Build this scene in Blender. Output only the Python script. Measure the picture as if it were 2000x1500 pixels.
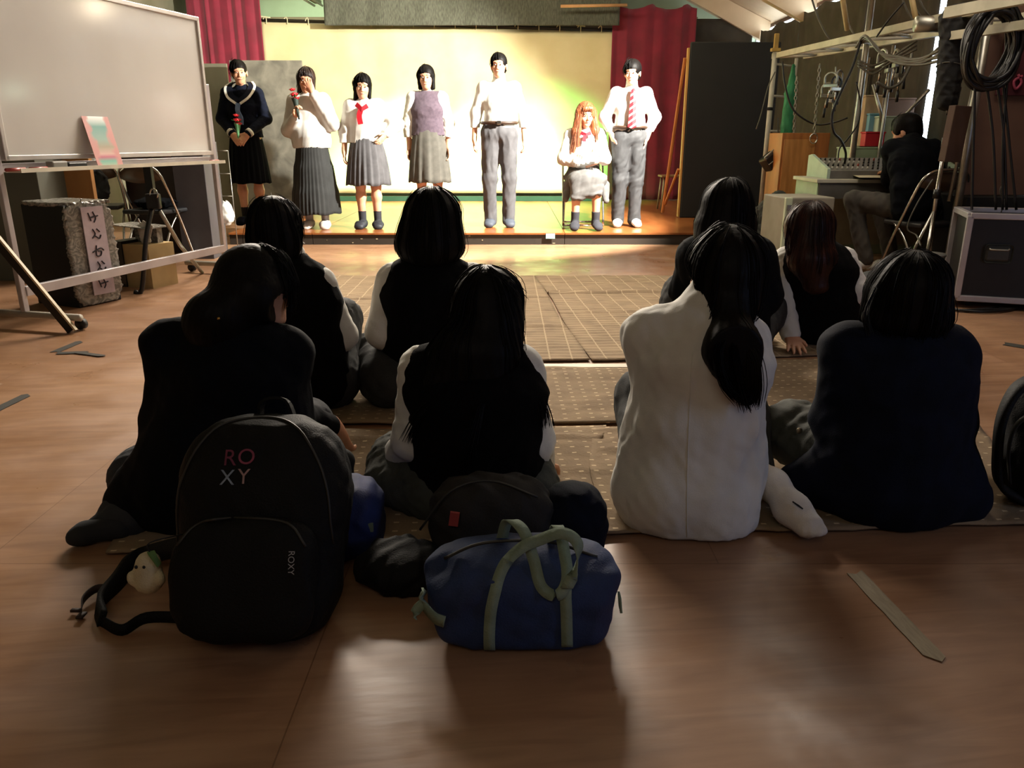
import bpy, bmesh, math, random
import numpy as np
from mathutils import Vector, Matrix, noise as mnoise
random.seed(7); rng = np.random.default_rng(7)
for o in list(bpy.data.objects): bpy.data.objects.remove(o)
SC = bpy.context.scene; COL = SC.collection
# ---------------------------------------------------------------- camera
F_PX = 1520.0; PITCH = math.radians(17.46); CAM_H = 1.0
cd = bpy.data.cameras.new('camera'); cam = bpy.data.objects.new('camera', cd); COL.objects.link(cam)
cam.location = (0, 0, CAM_H); cam.rotation_euler = (math.pi/2 - PITCH, 0, 0)
cd.sensor_fit = 'HORIZONTAL'; cd.sensor_width = 36.0; cd.lens = 36.0*F_PX/2000.0; cd.clip_start = .02; cd.clip_end = 100
SC.camera = cam
CP, SP = math.cos(PITCH), math.sin(PITCH)
def at(px, py, Y):                      # point of the plane y = Y seen at that pixel
    r = (px-1000)/F_PX; u = (750-py)/F_PX
    dy = CP + u*SP; dz = -SP + u*CP; t = Y/dy
    return Vector((r*t, Y, CAM_H + dz*t))
def fl(px, py, z=0.0):                  # point of the level z seen at that pixel
    r = (px-1000)/F_PX; u = (750-py)/F_PX
    dy = CP + u*SP; dz = -SP + u*CP; t = (z-CAM_H)/dz
    return Vector((r*t, dy*t, z))
def K(px, z, Y):                        # x from the pixel column, height and depth in metres
    return Vector(((px-1000)/F_PX*(Y*CP + (CAM_H-z)*SP), Y, z))
# ---------------------------------------------------------------- view, world, lamps
vs = SC.view_settings; vs.view_transform = 'Standard'; vs.look = 'None'; vs.gamma = 1.0
vs.use_curve_mapping = False; vs.exposure = 0.0
w = bpy.data.worlds.new('world'); SC.world = w; w.use_nodes = True
w.node_tree.nodes['Background'].inputs[0].default_value = (.9, .8, .65, 1); w.node_tree.nodes['Background'].inputs[1].default_value = .004
def lamp(name, kind, loc, target, power, col, **kw):
    d = bpy.data.lights.new(name, kind); d.energy = power; d.color = col
    for k, v in kw.items(): setattr(d, k, v)
    o = bpy.data.objects.new(name, d); COL.objects.link(o); o.location = loc
    o.rotation_euler = (Vector(target)-Vector(loc)).to_track_quat('-Z', 'Y').to_euler()
    return o
# front stage spotlight, right of the stage, on the scaffold side
lamp('stage_spotlight', 'SPOT', (2.35, 6.45, 2.75), (-.15, 8.55, 1.15), 4600, (1, .95, .84), spot_size=math.radians(74), spot_blend=.35, shadow_soft_size=.06)
# spotlights above the rear of the stage on the backdrop
lamp('horizon_light_white', 'SPOT', (-1.75, 10.1, 2.95), (-1.6, 11.95, .1), 1500, (.95, 1, .9), spot_size=math.radians(50), spot_blend=.5, shadow_soft_size=.08)
lamp('horizon_light_white', 'SPOT', (-.1, 10.1, 2.95), (-.3, 11.95, .1), 1500, (.95, 1, .9), spot_size=math.radians(50), spot_blend=.5, shadow_soft_size=.08)
lamp('horizon_light_green', 'SPOT', (-1.9, 10.0, 2.95), (-2.0, 12.0, .1), 1100, (.1, 1, .2), spot_size=math.radians(58), spot_blend=1.0, shadow_soft_size=.08)
lamp('horizon_light_green', 'SPOT', (.5, 10.0, 2.95), (.45, 12.0, .1), 1900, (.1, 1, .2), spot_size=math.radians(60), spot_blend=1.0, shadow_soft_size=.08)
lamp('stage_wash', 'AREA', (-.9, 9.2, 3.05), (-1.0, 12.2, 1.4), 88, (1, .88, .66), shape='RECTANGLE', size=4.2, size_y=.3)
lamp('stage_ceiling_light', 'AREA', (-.6, 8.6, 3.1), (-.6, 8.7, 0), 60, (1, .82, .55), shape='RECTANGLE', size=5, size_y=.6)
lamp('backstage_tube', 'AREA', (-3.0, 12.75, 3.0), (-3.0, 13.1, 2.6), 22, (.85, 1, .74), shape='RECTANGLE', size=2.0, size_y=.1)
# dim house lamps over the hall
lamp('stage_border_light', 'AREA', (-1.0, 7.5, 3.0), (-1.4, 1.8, 0), 215, (1, .88, .74), shape='RECTANGLE', size=3.6, size_y=.3, spread=math.radians(105))
lamp('house_lamp_right', 'AREA', (2.3, 4.6, 3.1), (2.6, 5.2, 0), 40, (1, .88, .74), shape='RECTANGLE', size=1.4, size_y=1.4)
lamp('house_lamp_back', 'AREA', (-.3, -1.5, 3.0), (0, 2.0, 0.2), 14.5, (1, .88, .72), shape='RECTANGLE', size=2.0, size_y=1.2)
lamp('side_door_daylight', 'AREA', (3.4, .2, 1.3), (1.2, 2.0, .4), 12, (.45, .62, 1), shape='RECTANGLE', size=.5, size_y=1.6)
lamp('desk_lamp_light', 'POINT', (2.15, 7.1, 1.5), (0, 0, 0), 4, (.75, 1, .75), shadow_soft_size=.05)
# ---------------------------------------------------------------- materials
def lin(c):
    if isinstance(c, str):
        c = [int(c[i:i+2], 16)/255 for i in (0, 2, 4)]
        c = [x/12.92 if x <= .04045 else ((x+.055)/1.055)**2.4 for x in c]
    return (c[0], c[1], c[2], 1)
MATS = {}
def mat(name, col, rough=.6, col2=None, nscale=8, ndist=0, stretch=(1, 1, 1), bump=0, bscale=60, metal=0, spec=.5, emis=None, estr=0, sheen=0, trans=0, alpha=None, mix=(.35, .65)):
    if name in MATS: return MATS[name]
    m = bpy.data.materials.new(name); m.use_nodes = True; nt = m.node_tree; N = nt.nodes; L = nt.links
    b = N['Principled BSDF']; b.inputs['Base Color'].default_value = lin(col); b.inputs['Roughness'].default_value = rough
    b.inputs['Metallic'].default_value = metal; b.inputs['Specular IOR Level'].default_value = spec
    tc = N.new('ShaderNodeTexCoord'); mp = N.new('ShaderNodeMapping'); mp.inputs['Scale'].default_value = stretch
    L.new(tc.outputs['Object'], mp.inputs['Vector'])
    if sheen: b.inputs['Sheen Weight'].default_value = sheen
    if trans: b.inputs['Transmission Weight'].default_value = trans
    if alpha is not None: b.inputs['Alpha'].default_value = alpha
    c2 = col2 if col2 else [x*.82 for x in lin(col)[:3]]
    n = N.new('ShaderNodeTexNoise'); n.inputs['Scale'].default_value = nscale; n.inputs['Detail'].default_value = 5; n.inputs['Distortion'].default_value = ndist
    L.new(mp.outputs[0], n.inputs['Vector'])
    r = N.new('ShaderNodeValToRGB'); r.color_ramp.elements[0].position = mix[0]; r.color_ramp.elements[1].position = mix[1]
    r.color_ramp.elements[0].color = lin(c2); r.color_ramp.elements[1].color = lin(col)
    L.new(n.outputs['Fac'], r.inputs['Fac']); L.new(r.outputs['Color'], b.inputs['Base Color'])
    if bump:
        n2 = N.new('ShaderNodeTexNoise'); n2.inputs['Scale'].default_value = bscale; n2.inputs['Detail'].default_value = 3
        L.new(mp.outputs[0], n2.inputs['Vector']); bp = N.new('ShaderNodeBump'); bp.inputs['Strength'].default_value = bump; bp.inputs['Distance'].default_value = .004
        L.new(n2.outputs['Fac'], bp.inputs['Height']); L.new(bp.outputs[0], b.inputs['Normal'])
    if emis is not None:
        b.inputs['Emission Color'].default_value = lin(emis); b.inputs['Emission Strength'].default_value = estr
    MATS[name] = m; return m
M = dict(
 skin=mat('skin', 'd9a585', .5, 'c98f70', 6, bump=.05, bscale=200),
 hair=mat('black_hair', '0d0908', .55, '070606', 30, stretch=(1, 1, .15), bump=.2, bscale=140, spec=.12),
 brownhair=mat('brown_hair', '3a1c12', .4, '1c0e0a', 30, stretch=(1, 1, .15), bump=.3, bscale=140, spec=.2),
 wig=mat('auburn_wig_hair', '8c4c28', .5, '5e2f18', 40, stretch=(1, 1, .1), bump=.5, bscale=140),
 navy=mat('navy_wool', '0b1122', .9, '080c18', 20, bump=.3, bscale=400, spec=.15),
 navydk=mat('midnight_wool', '070a11', .9, '05070b', 20, bump=.3, bscale=400, spec=.12),
 vest=mat('black_knit', '0a090a', .95, '060606', 40, bump=.4, bscale=500, spec=.1),
 purplevest=mat('plum_grey_knit', '5a4c58', .9, '4d404c', 40, bump=.4, bscale=500, sheen=.1),
 white=mat('white_cotton', 'd9d7d0', .8, 'cbc9c3', 6, bump=.15, bscale=300),
 sweat=mat('pale_grey_sweatshirt', 'cfcdc8', .9, 'bcbab5', 8, bump=.3, bscale=300),
 grey=mat('grey_wool', '565558', .85, '4a494c', 14, bump=.3, bscale=300),
 greydk=mat('charcoal_wool', '242525', .85, '1c1d1d', 14, bump=.3, bscale=300),
 black=mat('black_cloth', '101010', .85, '0a0a0a', 10, bump=.3, bscale=300),
 nylon=mat('black_nylon', '0c0c0c', .7, '080808', 14, bump=.4, bscale=250, spec=.2),
 sock=mat('white_sock', 'd8d0c6', .9, 'c9c1b7', 12, bump=.3, bscale=300),
 blackplastic=mat('black_plastic', '101010', .4, '0c0c0c'),
 rubber=mat('black_rubber', '0d0d0d', .6, '080808'),
 chrome=mat('chrome', 'c9c6c0', .2, 'b5b2ac', metal=1.0),
 steel=mat('galvanised_steel', 'a8a69c', .38, '8d8b82', 10, metal=.9),
 paintpipe=mat('grey_painted_pipe', 'b5b2a4', .45, '9f9c8f', 10, spec=.5),
 alu=mat('anodised_aluminium', 'c3bfc4', .38, 'b3afb4', 6, metal=.5),
 cable=mat('black_cable', '0f0f0e', .45, '0a0a0a'),
 greycable=mat('grey_cable', '59564a', .5, '45433a'),
 red=mat('red_satin', 'c01828', .5, '9c1020', 10),
)
# ---------------------------------------------------------------- object helpers
def tag(o, label=None, cat=None, group=None, kind=None):
    if label: o['label'] = label
    if cat: o['category'] = cat
    if group: o['group'] = group
    if kind: o['kind'] = kind
    return o
def thing(name, label, cat, loc=(0, 0, 0), rz=0.0, group=None):
    o = bpy.data.objects.new(name, None); COL.objects.link(o); o.location = loc; o.rotation_euler = (0, 0, rz)
    o.empty_display_size = .05
    return tag(o, label, cat, group)
def link_mesh(name, me, m, parent=None, smooth=False):
    o = bpy.data.objects.new(name, me); COL.objects.link(o)
    if m is not None: me.materials.append(m)
    if smooth: me.polygons.foreach_set('use_smooth', [True]*len(me.polygons))
    if parent is not None: o.parent = parent
    return o
def toworld(o, root):                    # mesh given in world space, put under a root that has been placed
    o.parent = root; o.matrix_parent_inverse = Matrix.LocRotScale(root.location, root.rotation_euler, None).inverted(); return o
def obj(name, bm, m, parent=None, smooth=False, world=False):
    me = bpy.data.meshes.new(name); bm.normal_update(); bm.to_mesh(me); bm.free()
    o = link_mesh(name, me, m, None, smooth)
    if parent is not None:
        if world: toworld(o, parent)
        else: o.parent = parent
    return o
def recenter(o):                         # origin of a one-mesh thing to its base centre
    co = np.empty(len(o.data.vertices)*3); o.data.vertices.foreach_get('co', co); co = co.reshape(-1, 3)
    c = Vector(((co[:, 0].min()+co[:, 0].max())/2, (co[:, 1].min()+co[:, 1].max())/2, co[:, 2].min()))
    o.data.transform(Matrix.Translation(-c)); o.location = o.location + c; return o
def bx(bm, c, s, rot=None, bev=0.0):
    r = bmesh.ops.create_cube(bm, size=1); vsl = r['verts']
    bmesh.ops.scale(bm, vec=s, verts=vsl)
    if bev > 0:
        es = list({e for v in vsl for e in v.link_edges})
        rb = bmesh.ops.bevel(bm, geom=es, offset=bev, segments=2, affect='EDGES', profile=.5)
        vsl = list({v for f in rb['faces'] for v in f.verts} | {v for v in vsl if v.is_valid})
        # collect the whole island
        seen = set(vsl); st = list(vsl)
        while st:
            v = st.pop()
            for e in v.link_edges:
                o2 = e.other_vert(v)
                if o2 not in seen: seen.add(o2); st.append(o2)
        vsl = list(seen)
    if rot is not None: bmesh.ops.rotate(bm, cent=(0, 0, 0), matrix=rot if isinstance(rot, Matrix) else Matrix.Rotation(rot, 3, 'Z'), verts=vsl)
    bmesh.ops.translate(bm, vec=c, verts=vsl); return vsl
def box(name, c, s, m, parent=None, rot=None, bev=0.0, world=False):
    bm = bmesh.new(); bx(bm, c, s, rot, bev); return obj(name, bm, m, parent, False, world)
def tube(bm, pts, r, n=8, caps=True, closed=False, flat=None):
    pts = [Vector(p) for p in pts]; rr = r if isinstance(r, (list, tuple)) else [r]*len(pts)
    rings = []; prev = None; L = len(pts)
    for i, p in enumerate(pts):
        if closed: t = pts[(i+1) % L]-pts[i-1]
        else: t = (pts[min(i+1, L-1)]-pts[max(i-1, 0)])
        t = t.normalized() if t.length > 1e-9 else Vector((0, 0, 1))
        if prev is None:
            a = Vector((0, 0, 1)) if abs(t.z) < .9 else Vector((1, 0, 0)); nrm = (a-a.dot(t)*t).normalized()
        else:
            nrm = prev-prev.dot(t)*t
            nrm = nrm.normalized() if nrm.length > 1e-6 else Vector((1, 0, 0))
        prev = nrm; bn = t.cross(nrm)
        rings.append([bm.verts.new(p+rr[i]*(math.cos(2*math.pi*k/n)*nrm+math.sin(2*math.pi*k/n)*bn)) for k in range(n)])
    for i in range(L if closed else L-1):
        a, b = rings[i], rings[(i+1) % L]
        for k in range(n): bm.faces.new((a[k], a[(k+1) % n], b[(k+1) % n], b[k]))
    if caps and not closed:
        bm.faces.new(rings[0][::-1]); bm.faces.new(rings[-1])
def smoothpts(pts, n=6):                  # Catmull-Rom
    P = [Vector(p) for p in pts]; out = []
    for i in range(len(P)-1):
        p0 = P[i-1] if i else P[0]*2-P[1]; p1 = P[i]; p2 = P[i+1]; p3 = P[i+2] if i+2 < len(P) else P[-1]*2-P[-2]
        for k in range(n):
            t = k/n; out.append(.5*((2*p1)+(p2-p0)*t+(2*p0-5*p1+4*p2-p3)*t*t+(3*p1-p0-3*p2+p3)*t**3))
    out.append(P[-1]); return out
def ribbon(bm, pts, width, thick, side):  # flat strap; side(i) = direction of the width at point i
    pts = [Vector(p) for p in pts]; rings = []; L = len(pts)
    for i, p in enumerate(pts):
        t = (pts[min(i+1, L-1)]-pts[max(i-1, 0)]).normalized()
        s = Vector(side(i/(L-1)) if callable(side) else side); s = (s-s.dot(t)*t).normalized(); n = t.cross(s)
        rings.append([bm.verts.new(p+a*s*width/2+b*n*thick/2) for a, b in ((-1, -1), (1, -1), (1, 1), (-1, 1))])
    for i in range(L-1):
        for k in range(4): bm.faces.new((rings[i][k], rings[i][(k+1) % 4], rings[i+1][(k+1) % 4], rings[i+1][k]))
    bm.faces.new(rings[0][::-1]); bm.faces.new(rings[-1])
def tubeobj(name, pts, r, m, parent=None, n=8, world=False, smooth=True, closed=False):
    bm = bmesh.new(); tube(bm, pts, r, n, closed=closed); return obj(name, bm, m, parent, smooth, world)
def text_mesh(s, size, depth=.001):
    c = bpy.data.curves.new('lettering', 'FONT'); c.body = s; c.size = size; c.extrude = depth; c.align_x = 'CENTER'; c.align_y = 'CENTER'
    o = bpy.data.objects.new('t', c); COL.objects.link(o)
    dg = bpy.context.evaluated_depsgraph_get(); me = bpy.data.meshes.new_from_object(o.evaluated_get(dg)); bpy.data.objects.remove(o); return me
def copy_tree(o, parent=None):
    c = o.copy(); COL.objects.link(c)
    if parent is not None: c.parent = parent
    for ch in list(o.children): copy_tree(ch, c)
    return c
# ---------------------------------------------------------------- smooth solid modelling on a grid (one continuous surface)
def V3(p): return np.array(p, dtype=np.float32)
class Solid:
    def __init__(s, lo, hi, h=.007):
        s.lo = V3(lo); s.h = h; n = np.ceil((V3(hi)-s.lo)/h).astype(int)+1; s.n = n
        s.ax = [s.lo[i]+h*np.arange(n[i], dtype=np.float32) for i in range(3)]
        s.f = np.full(tuple(n), .3, np.float32)
    def win(s, lo, hi):
        a = np.clip(np.floor((V3(lo)-s.lo)/s.h).astype(int), 0, s.n-1); b = np.clip(np.ceil((V3(hi)-s.lo)/s.h).astype(int)+1, 1, s.n)
        sl = tuple(slice(a[i], b[i]) for i in range(3))
        return sl, s.ax[0][sl[0]][:, None, None], s.ax[1][sl[1]][None, :, None], s.ax[2][sl[2]][None, None, :]
    def comb(s, sl, d, k, op):
        f = s.f[sl]
        if op == 'u':
            h = np.maximum(k-np.abs(f-d), 0)/k; s.f[sl] = np.minimum(f, d)-h*h*k*.25
        elif op == 's':
            d = -d; h = np.maximum(k-np.abs(f-d), 0)/k; s.f[sl] = np.maximum(f, d)+h*h*k*.25
    def cone(s, a, b, ra, rb, k=.03, w=None, sx=1.0, op='u'):
        a = V3(a); b = V3(b); R = max(ra, rb)*max(1, sx)+k+.02
        sl, X, Y, Z = s.win(np.minimum(a, b)-R, np.maximum(a, b)+R)
        if 0 in (X.size, Y.size, Z.size): return s
        ab = b-a
        if w is not None:
            w = V3(w); w = w/np.linalg.norm(w)
            ab2 = ab-w*np.dot(ab, w)*(1-1/sx)
            P = [X-a[0], Y-a[1], Z-a[2]]; pw = P[0]*w[0]+P[1]*w[1]+P[2]*w[2]
            P = [P[i]-w[i]*pw*(1-1/sx) for i in range(3)]
        else: ab2 = ab; P = [X-a[0], Y-a[1], Z-a[2]]
        L2 = max(float(np.dot(ab2, ab2)), 1e-9)
        t = np.clip((P[0]*ab2[0]+P[1]*ab2[1]+P[2]*ab2[2])/L2, 0, 1)
        d = np.sqrt((P[0]-t*ab2[0])**2+(P[1]-t*ab2[1])**2+(P[2]-t*ab2[2])**2)-(ra+(rb-ra)*t)
        s.comb(sl, d, k, op); return s
    def ell(s, c, r, k=.02, fr=None, op='u', p=2):
        c = V3(c); r = V3(r); R = float(r.max())+k+.02
        sl, X, Y, Z = s.win(c-R, c+R)
        if 0 in (X.size, Y.size, Z.size): return s
        P = [X-c[0], Y-c[1], Z-c[2]]
        if fr is not None: P = [sum(P[j]*float(fr[i][j]) for j in range(3)) for i in range(3)]
        q = sum(np.abs(P[i]/r[i])**p for i in range(3))**(1/p)
        d = (q-1)*float(r.min())
        if p == 2:
            g = np.sqrt(sum((P[i]/r[i]**2)**2 for i in range(3)))+1e-6; d = q*(q-1)/g
        s.comb(sl, d, k, op); return s
    def cut(s, c, n, k=.004):              # keep the side opposite to n
        c = V3(c); n = V3(n); n = n/np.linalg.norm(n)
        d = (s.ax[0]-c[0])[:, None, None]*n[0]+(s.ax[1]-c[1])[None, :, None]*n[1]+(s.ax[2]-c[2])[None, None, :]*n[2]
        s.f = np.maximum(s.f, d); return s
    def floor(s, z=0.0):
        s.f = np.maximum(s.f, (z-s.ax[2])[None, None, :]); return s
    def wrinkle(s, amp, wl=.09, seed=0, d=None, squash=2.5):
        r = np.random.default_rng(seed); X = s.ax[0][:, None, None]; Y = s.ax[1][None, :, None]; Z = s.ax[2][None, None, :]
        tot = 0
        for i in range(5):
            v = r.normal(size=3); v[2] *= (.6 if d is None else d); v /= np.linalg.norm(v); u = r.normal(size=3); u /= np.linalg.norm(u)
            L = wl*r.uniform(.7, 1.6); L2 = L*squash
            ph = r.uniform(0, 6.3); wob = np.sin((X*u[0]+Y*u[1]+Z*u[2])*(6.28/L2)+ph)
            a = np.sin((X*v[0]+Y*v[1]+Z*v[2])*(6.28/L)+1.7*wob+r.uniform(0, 6.3))
            tot = tot+(1-np.abs(a))*wob
        s.f = s.f-(tot*(amp/2.2)).astype(np.float32); return s
    def groove(s, c, n, amp, fr=None, wav=3.0):   # strands: ridges around the head axis
        X = s.ax[0][:, None, None]-c[0]; Y = s.ax[1][None, :, None]-c[1]; Z = s.ax[2][None, None, :]-c[2]
        a = np.arctan2(X+0*Z, Y+0*Z); s.f = s.f+(amp*(np.sin(a*n+wav*np.sin(Z*22+2*a))+.6*np.sin(a*n*2.3+Z*30))).astype(np.float32); return s
    def mesh(s, name):
        f = s.f; f[0] = f[-1] = .3; f[:, 0] = f[:, -1] = .3; f[:, :, 0] = f[:, :, -1] = .3
        S = f < 0; c = np.zeros(tuple(s.n-1), np.int8)
        for i in (0, 1):
            for j in (0, 1):
                for k in (0, 1): c += S[i:i+s.n[0]-1, j:j+s.n[1]-1, k:k+s.n[2]-1]
        act = (c > 0) & (c < 8); idx = np.full(act.shape, -1, np.int32); I = np.nonzero(act); nv = len(I[0]); idx[act] = np.arange(nv)
        acc = np.zeros((nv, 3)); cnt = np.zeros(nv)
        for ax in range(3):
            for a in (0, 1):
                for b in (0, 1):
                    o = [0, 0, 0]; oth = [q for q in range(3) if q != ax]; o[oth[0]] = a; o[oth[1]] = b; e = list(o); e[ax] = 1
                    fa = f[I[0]+o[0], I[1]+o[1], I[2]+o[2]]; fb = f[I[0]+e[0], I[1]+e[1], I[2]+e[2]]
                    m = (fa < 0) != (fb < 0); t = np.where(m, fa/np.where(m, fa-fb, 1), 0)
                    for q in range(3): acc[:, q] += m*(t if q == ax else o[q])
                    cnt += m
        v = s.lo+s.h*(np.stack(I, 1)+acc/cnt[:, None])
        Q = []
        for ax in range(3):
            o1, o2 = [q for q in range(3) if q != ax]
            A = [slice(None)]*3; B = [slice(None)]*3; A[ax] = slice(0, -1); B[ax] = slice(1, None)
            for q in (o1, o2): A[q] = slice(1, -1); B[q] = slice(1, -1)
            sa = S[tuple(A)]; sb = S[tuple(B)]; ch = np.nonzero(sa != sb); flip = sa[ch]
            g = [ch[0].copy(), ch[1].copy(), ch[2].copy()]; g[o1] += 1; g[o2] += 1
            def cell(d1, d2):
                h = [g[0].copy(), g[1].copy(), g[2].copy()]; h[o1] -= d1; h[o2] -= d2; return idx[h[0], h[1], h[2]]
            q4 = np.stack([cell(1, 1), cell(0, 1), cell(0, 0), cell(1, 0)], 1)
            if ax == 1: flip = ~flip
            q4 = np.where(flip[:, None], q4, q4[:, ::-1]); Q.append(q4)
        Q = np.concatenate(Q); me = bpy.data.meshes.new(name)
        me.vertices.add(nv); me.vertices.foreach_set('co', v.astype(np.float32).ravel())
        me.loops.add(len(Q)*4); me.loops.foreach_set('vertex_index', Q.ravel().astype(np.int32))
        me.polygons.add(len(Q)); me.polygons.foreach_set('loop_start', np.arange(len(Q), dtype=np.int32)*4)
        me.polygons.foreach_set('use_smooth', np.ones(len(Q), bool)); me.update(calc_edges=True); me.validate(); return me
def solid_obj(name, S, m, parent=None):
    me = S.mesh(name); o = link_mesh(name, me, m)
    if parent is not None: toworld(o, parent)
    return o
# ================================================================ THE SETTING
def struct(name, o): o.name = name; o['kind'] = 'structure'; return o
def floor_mat():
    m = bpy.data.materials.new('worn_plywood_floor'); m.use_nodes = True; nt = m.node_tree; N = nt.nodes; L = nt.links; b = N['Principled BSDF']
    tc = N.new('ShaderNodeTexCoord'); mp = N.new('ShaderNodeMapping'); mp.inputs['Rotation'].default_value = (0, 0, math.radians(-6)); L.new(tc.outputs['Object'], mp.inputs[0])
    def noise(sc, st, det=6, dist=0):
        q = N.new('ShaderNodeMapping'); q.inputs['Scale'].default_value = st; L.new(mp.outputs[0], q.inputs[0])
        n = N.new('ShaderNodeTexNoise'); n.inputs['Scale'].default_value = sc; n.inputs['Detail'].default_value = det; n.inputs['Distortion'].default_value = dist; L.new(q.outputs[0], n.inputs['Vector']); return n.outputs['Fac']
    def ramp(f, a, b_, ca, cb):
        r = N.new('ShaderNodeValToRGB'); r.color_ramp.elements[0].position = a; r.color_ramp.elements[1].position = b_
        r.color_ramp.elements[0].color = lin(ca); r.color_ramp.elements[1].color = lin(cb); L.new(f, r.inputs[0]); return r.outputs[0]
    def mixc(t, a, b_, f):
        x = N.new('ShaderNodeMix'); x.data_type = 'RGBA'; x.blend_type = t
        for s, v in ((6, a), (7, b_)):
            if hasattr(v, 'links'): L.new(v, x.inputs[s])
            else: x.inputs[s].default_value = lin(v)
        if hasattr(f, 'links'): L.new(f, x.inputs[0])
        else: x.inputs[0].default_value = f
        return x.outputs[2]
    grain = ramp(noise(9, (.35, 2.6, 1), 8, 1.2), .3, .72, '7d5840', 'a67f60')
    patch = ramp(noise(1.1, (1, 1, 1), 3), .35, .7, '86634a', 'ac8768')
    c = mixc('MIX', grain, patch, .45)
    wear = ramp(noise(3.2, (.5, 1.4, 1), 9, .6), .55, .72, (0, 0, 0), (1, 1, 1))
    c = mixc('MIX', c, 'c79a74', N.new('ShaderNodeMath').outputs[0]) if False else c
    mm = N.new('ShaderNodeMath'); mm.operation = 'MULTIPLY'; L.new(wear, mm.inputs[0]); mm.inputs[1].default_value = .25
    c = mixc('MIX', c, 'bd9270', mm.outputs[0])
    br = N.new('ShaderNodeTexBrick'); br.inputs['Scale'].default_value = 1; br.inputs['Brick Width'].default_value = 1.82; br.inputs['Row Height'].default_value = .91
    br.inputs['Mortar Size'].default_value = .0016; br.inputs['Mortar Smooth'].default_value = .2; br.inputs['Color1'].default_value = (1, 1, 1, 1); br.inputs['Color2'].default_value = (.86, .84, .82, 1); br.inputs['Mortar'].default_value = (.6, .55, .5, 1)
    q = N.new('ShaderNodeMapping'); q.inputs['Location'].default_value = (.4, .12, 0); L.new(tc.outputs['Object'], q.inputs[0]); L.new(q.outputs[0], br.inputs['Vector'])
    c = mixc('MULTIPLY', c, br.outputs['Color'], 1.0)
    # scuffs and pale chalky drips
    vo = N.new('ShaderNodeTexVoronoi'); vo.inputs['Scale'].default_value = 2.3; L.new(mp.outputs[0], vo.inputs['Vector'])
    sc = ramp(vo.outputs['Distance'], .035, .06, (1, 1, 1), (0, 0, 0)); mq = N.new('ShaderNodeMath'); mq.operation = 'MULTIPLY'; L.new(sc, mq.inputs[0]); L.new(ramp(noise(14, (1, 1, 1)), .5, .6, (0, 0, 0), (.35, .35, .35)), mq.inputs[1])
    c = mixc('MIX', c, 'd8cbb8', mq.outputs[0]); L.new(c, b.inputs['Base Color'])
    rr = ramp(noise(5, (1, 1, 1), 6), .3, .7, (.26, .26, .26), (.5, .5, .5)); L.new(rr, b.inputs['Roughness']); b.inputs['Specular IOR Level'].default_value = .5
    bp = N.new('ShaderNodeBump'); bp.inputs['Strength'].default_value = .15; bp.inputs['Distance'].default_value = .003; L.new(noise(20, (.4, 2, 1), 8), bp.inputs['Height']); L.new(bp.outputs[0], b.inputs['Normal'])
    return m
FLOORM = floor_mat()
darkwall = mat('brown_painted_wall', '5b4334', .8, '4d382b', 3, bump=.2, bscale=40)
creamwall = mat('cream_wall', 'b9b598', .8, 'a8a487', 3)
greenwall = mat('pale_green_wall', 'aab59a', .8, '9fa98e', 3)
o = box('floor', (-.3, 5.6, -.05), (9.4, 16.4, .1), FLOORM); struct('floor', o)
o = box('ceiling', (-.6, 5.6, 3.35), (8.8, 16.4, .1), mat('grey_green_ceiling', 'a3a791', .85, '969a85', 2)); struct('ceiling', o)
o = box('w', (-.5, 13.55, 1.65), (9.0, .1, 3.4), greenwall); struct('wall_back', o)
o = box('w', (-4.9, 5.6, 1.65), (.1, 16.4, 3.4), mat('grey_beige_wall', '74705f', .85, '66634f', 3)); struct('wall_left', o)
o = box('w', (-.3, -2.6, 1.65), (9.4, .1, 3.4), darkwall); struct('wall_rear', o)
# right wall: brown panelled part near, window band far
bm = bmesh.new(); bx(bm, (3.95, 1.8, 1.65), (.1, 8.9, 3.4)); bx(bm, (3.95, 9.9, .45), (.1, 7.4, .9)); bx(bm, (3.95, 9.9, 2.98), (.1, 7.4, .74))
struct('wall_right', obj('w', bm, darkwall))
dayl = mat('daylit_window_glass', 'cfe4ff', .3, emis=(.75, .88, 1), estr=7)
bm = bmesh.new(); bx(bm, (3.93, 9.9, 1.76), (.02, 7.3, 1.72))
struct('window_1', obj('w', bm, dayl))
bm = bmesh.new()
for k in range(9): bx(bm, (3.91, 6.3+k*.9, 1.76), (.03, .04, 1.72))
bx(bm, (3.91, 9.9, 1.76), (.03, 7.3, .04)); struct('trim_1', obj('t', bm, M['alu']))
# sloping ceiling over the right side with cross beams
slopem = mat('cream_ceiling_board', 'd9bf9c', .7, 'cdb28f', 3)
def prism(bm, poly, y0, y1):
    a = [bm.verts.new((x, y0, z)) for x, z in poly]; b = [bm.verts.new((x, y1, z)) for x, z in poly]; n = len(poly)
    bm.faces.new(a[::-1]); bm.faces.new(b)
    for i in range(n): bm.faces.new((a[i], a[(i+1) % n], b[(i+1) % n], b[i]))
    bmesh.ops.recalc_face_normals(bm, faces=bm.faces)
bm = bmesh.new(); prism(bm, [(3.9, 2.66), (3.9, 2.72), (2.6, 3.3), (2.6, 3.24)], -2.5, 13.1); struct('ceiling_slope', obj('c', bm, slopem))
for i, y in enumerate((12.75, 10.9, 9.05, 7.2, 5.3)):
    bm = bmesh.new(); prism(bm, [(3.86, 2.36), (3.86, 2.67), (2.6, 3.24), (2.6, 2.98)], y-.06, y+.06); struct('trim_%d' % (i+2), obj('t', bm, slopem))
bm = bmesh.new(); bx(bm, (-.9, 13.4, 2.72), (7.6, .2, .2)); bx(bm, (-.9, 13.42, 2.54), (7.6, .14, .16)); struct('trim_7', obj('t', bm, mat('brown_beam', '6d5a45', .7)))
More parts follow.
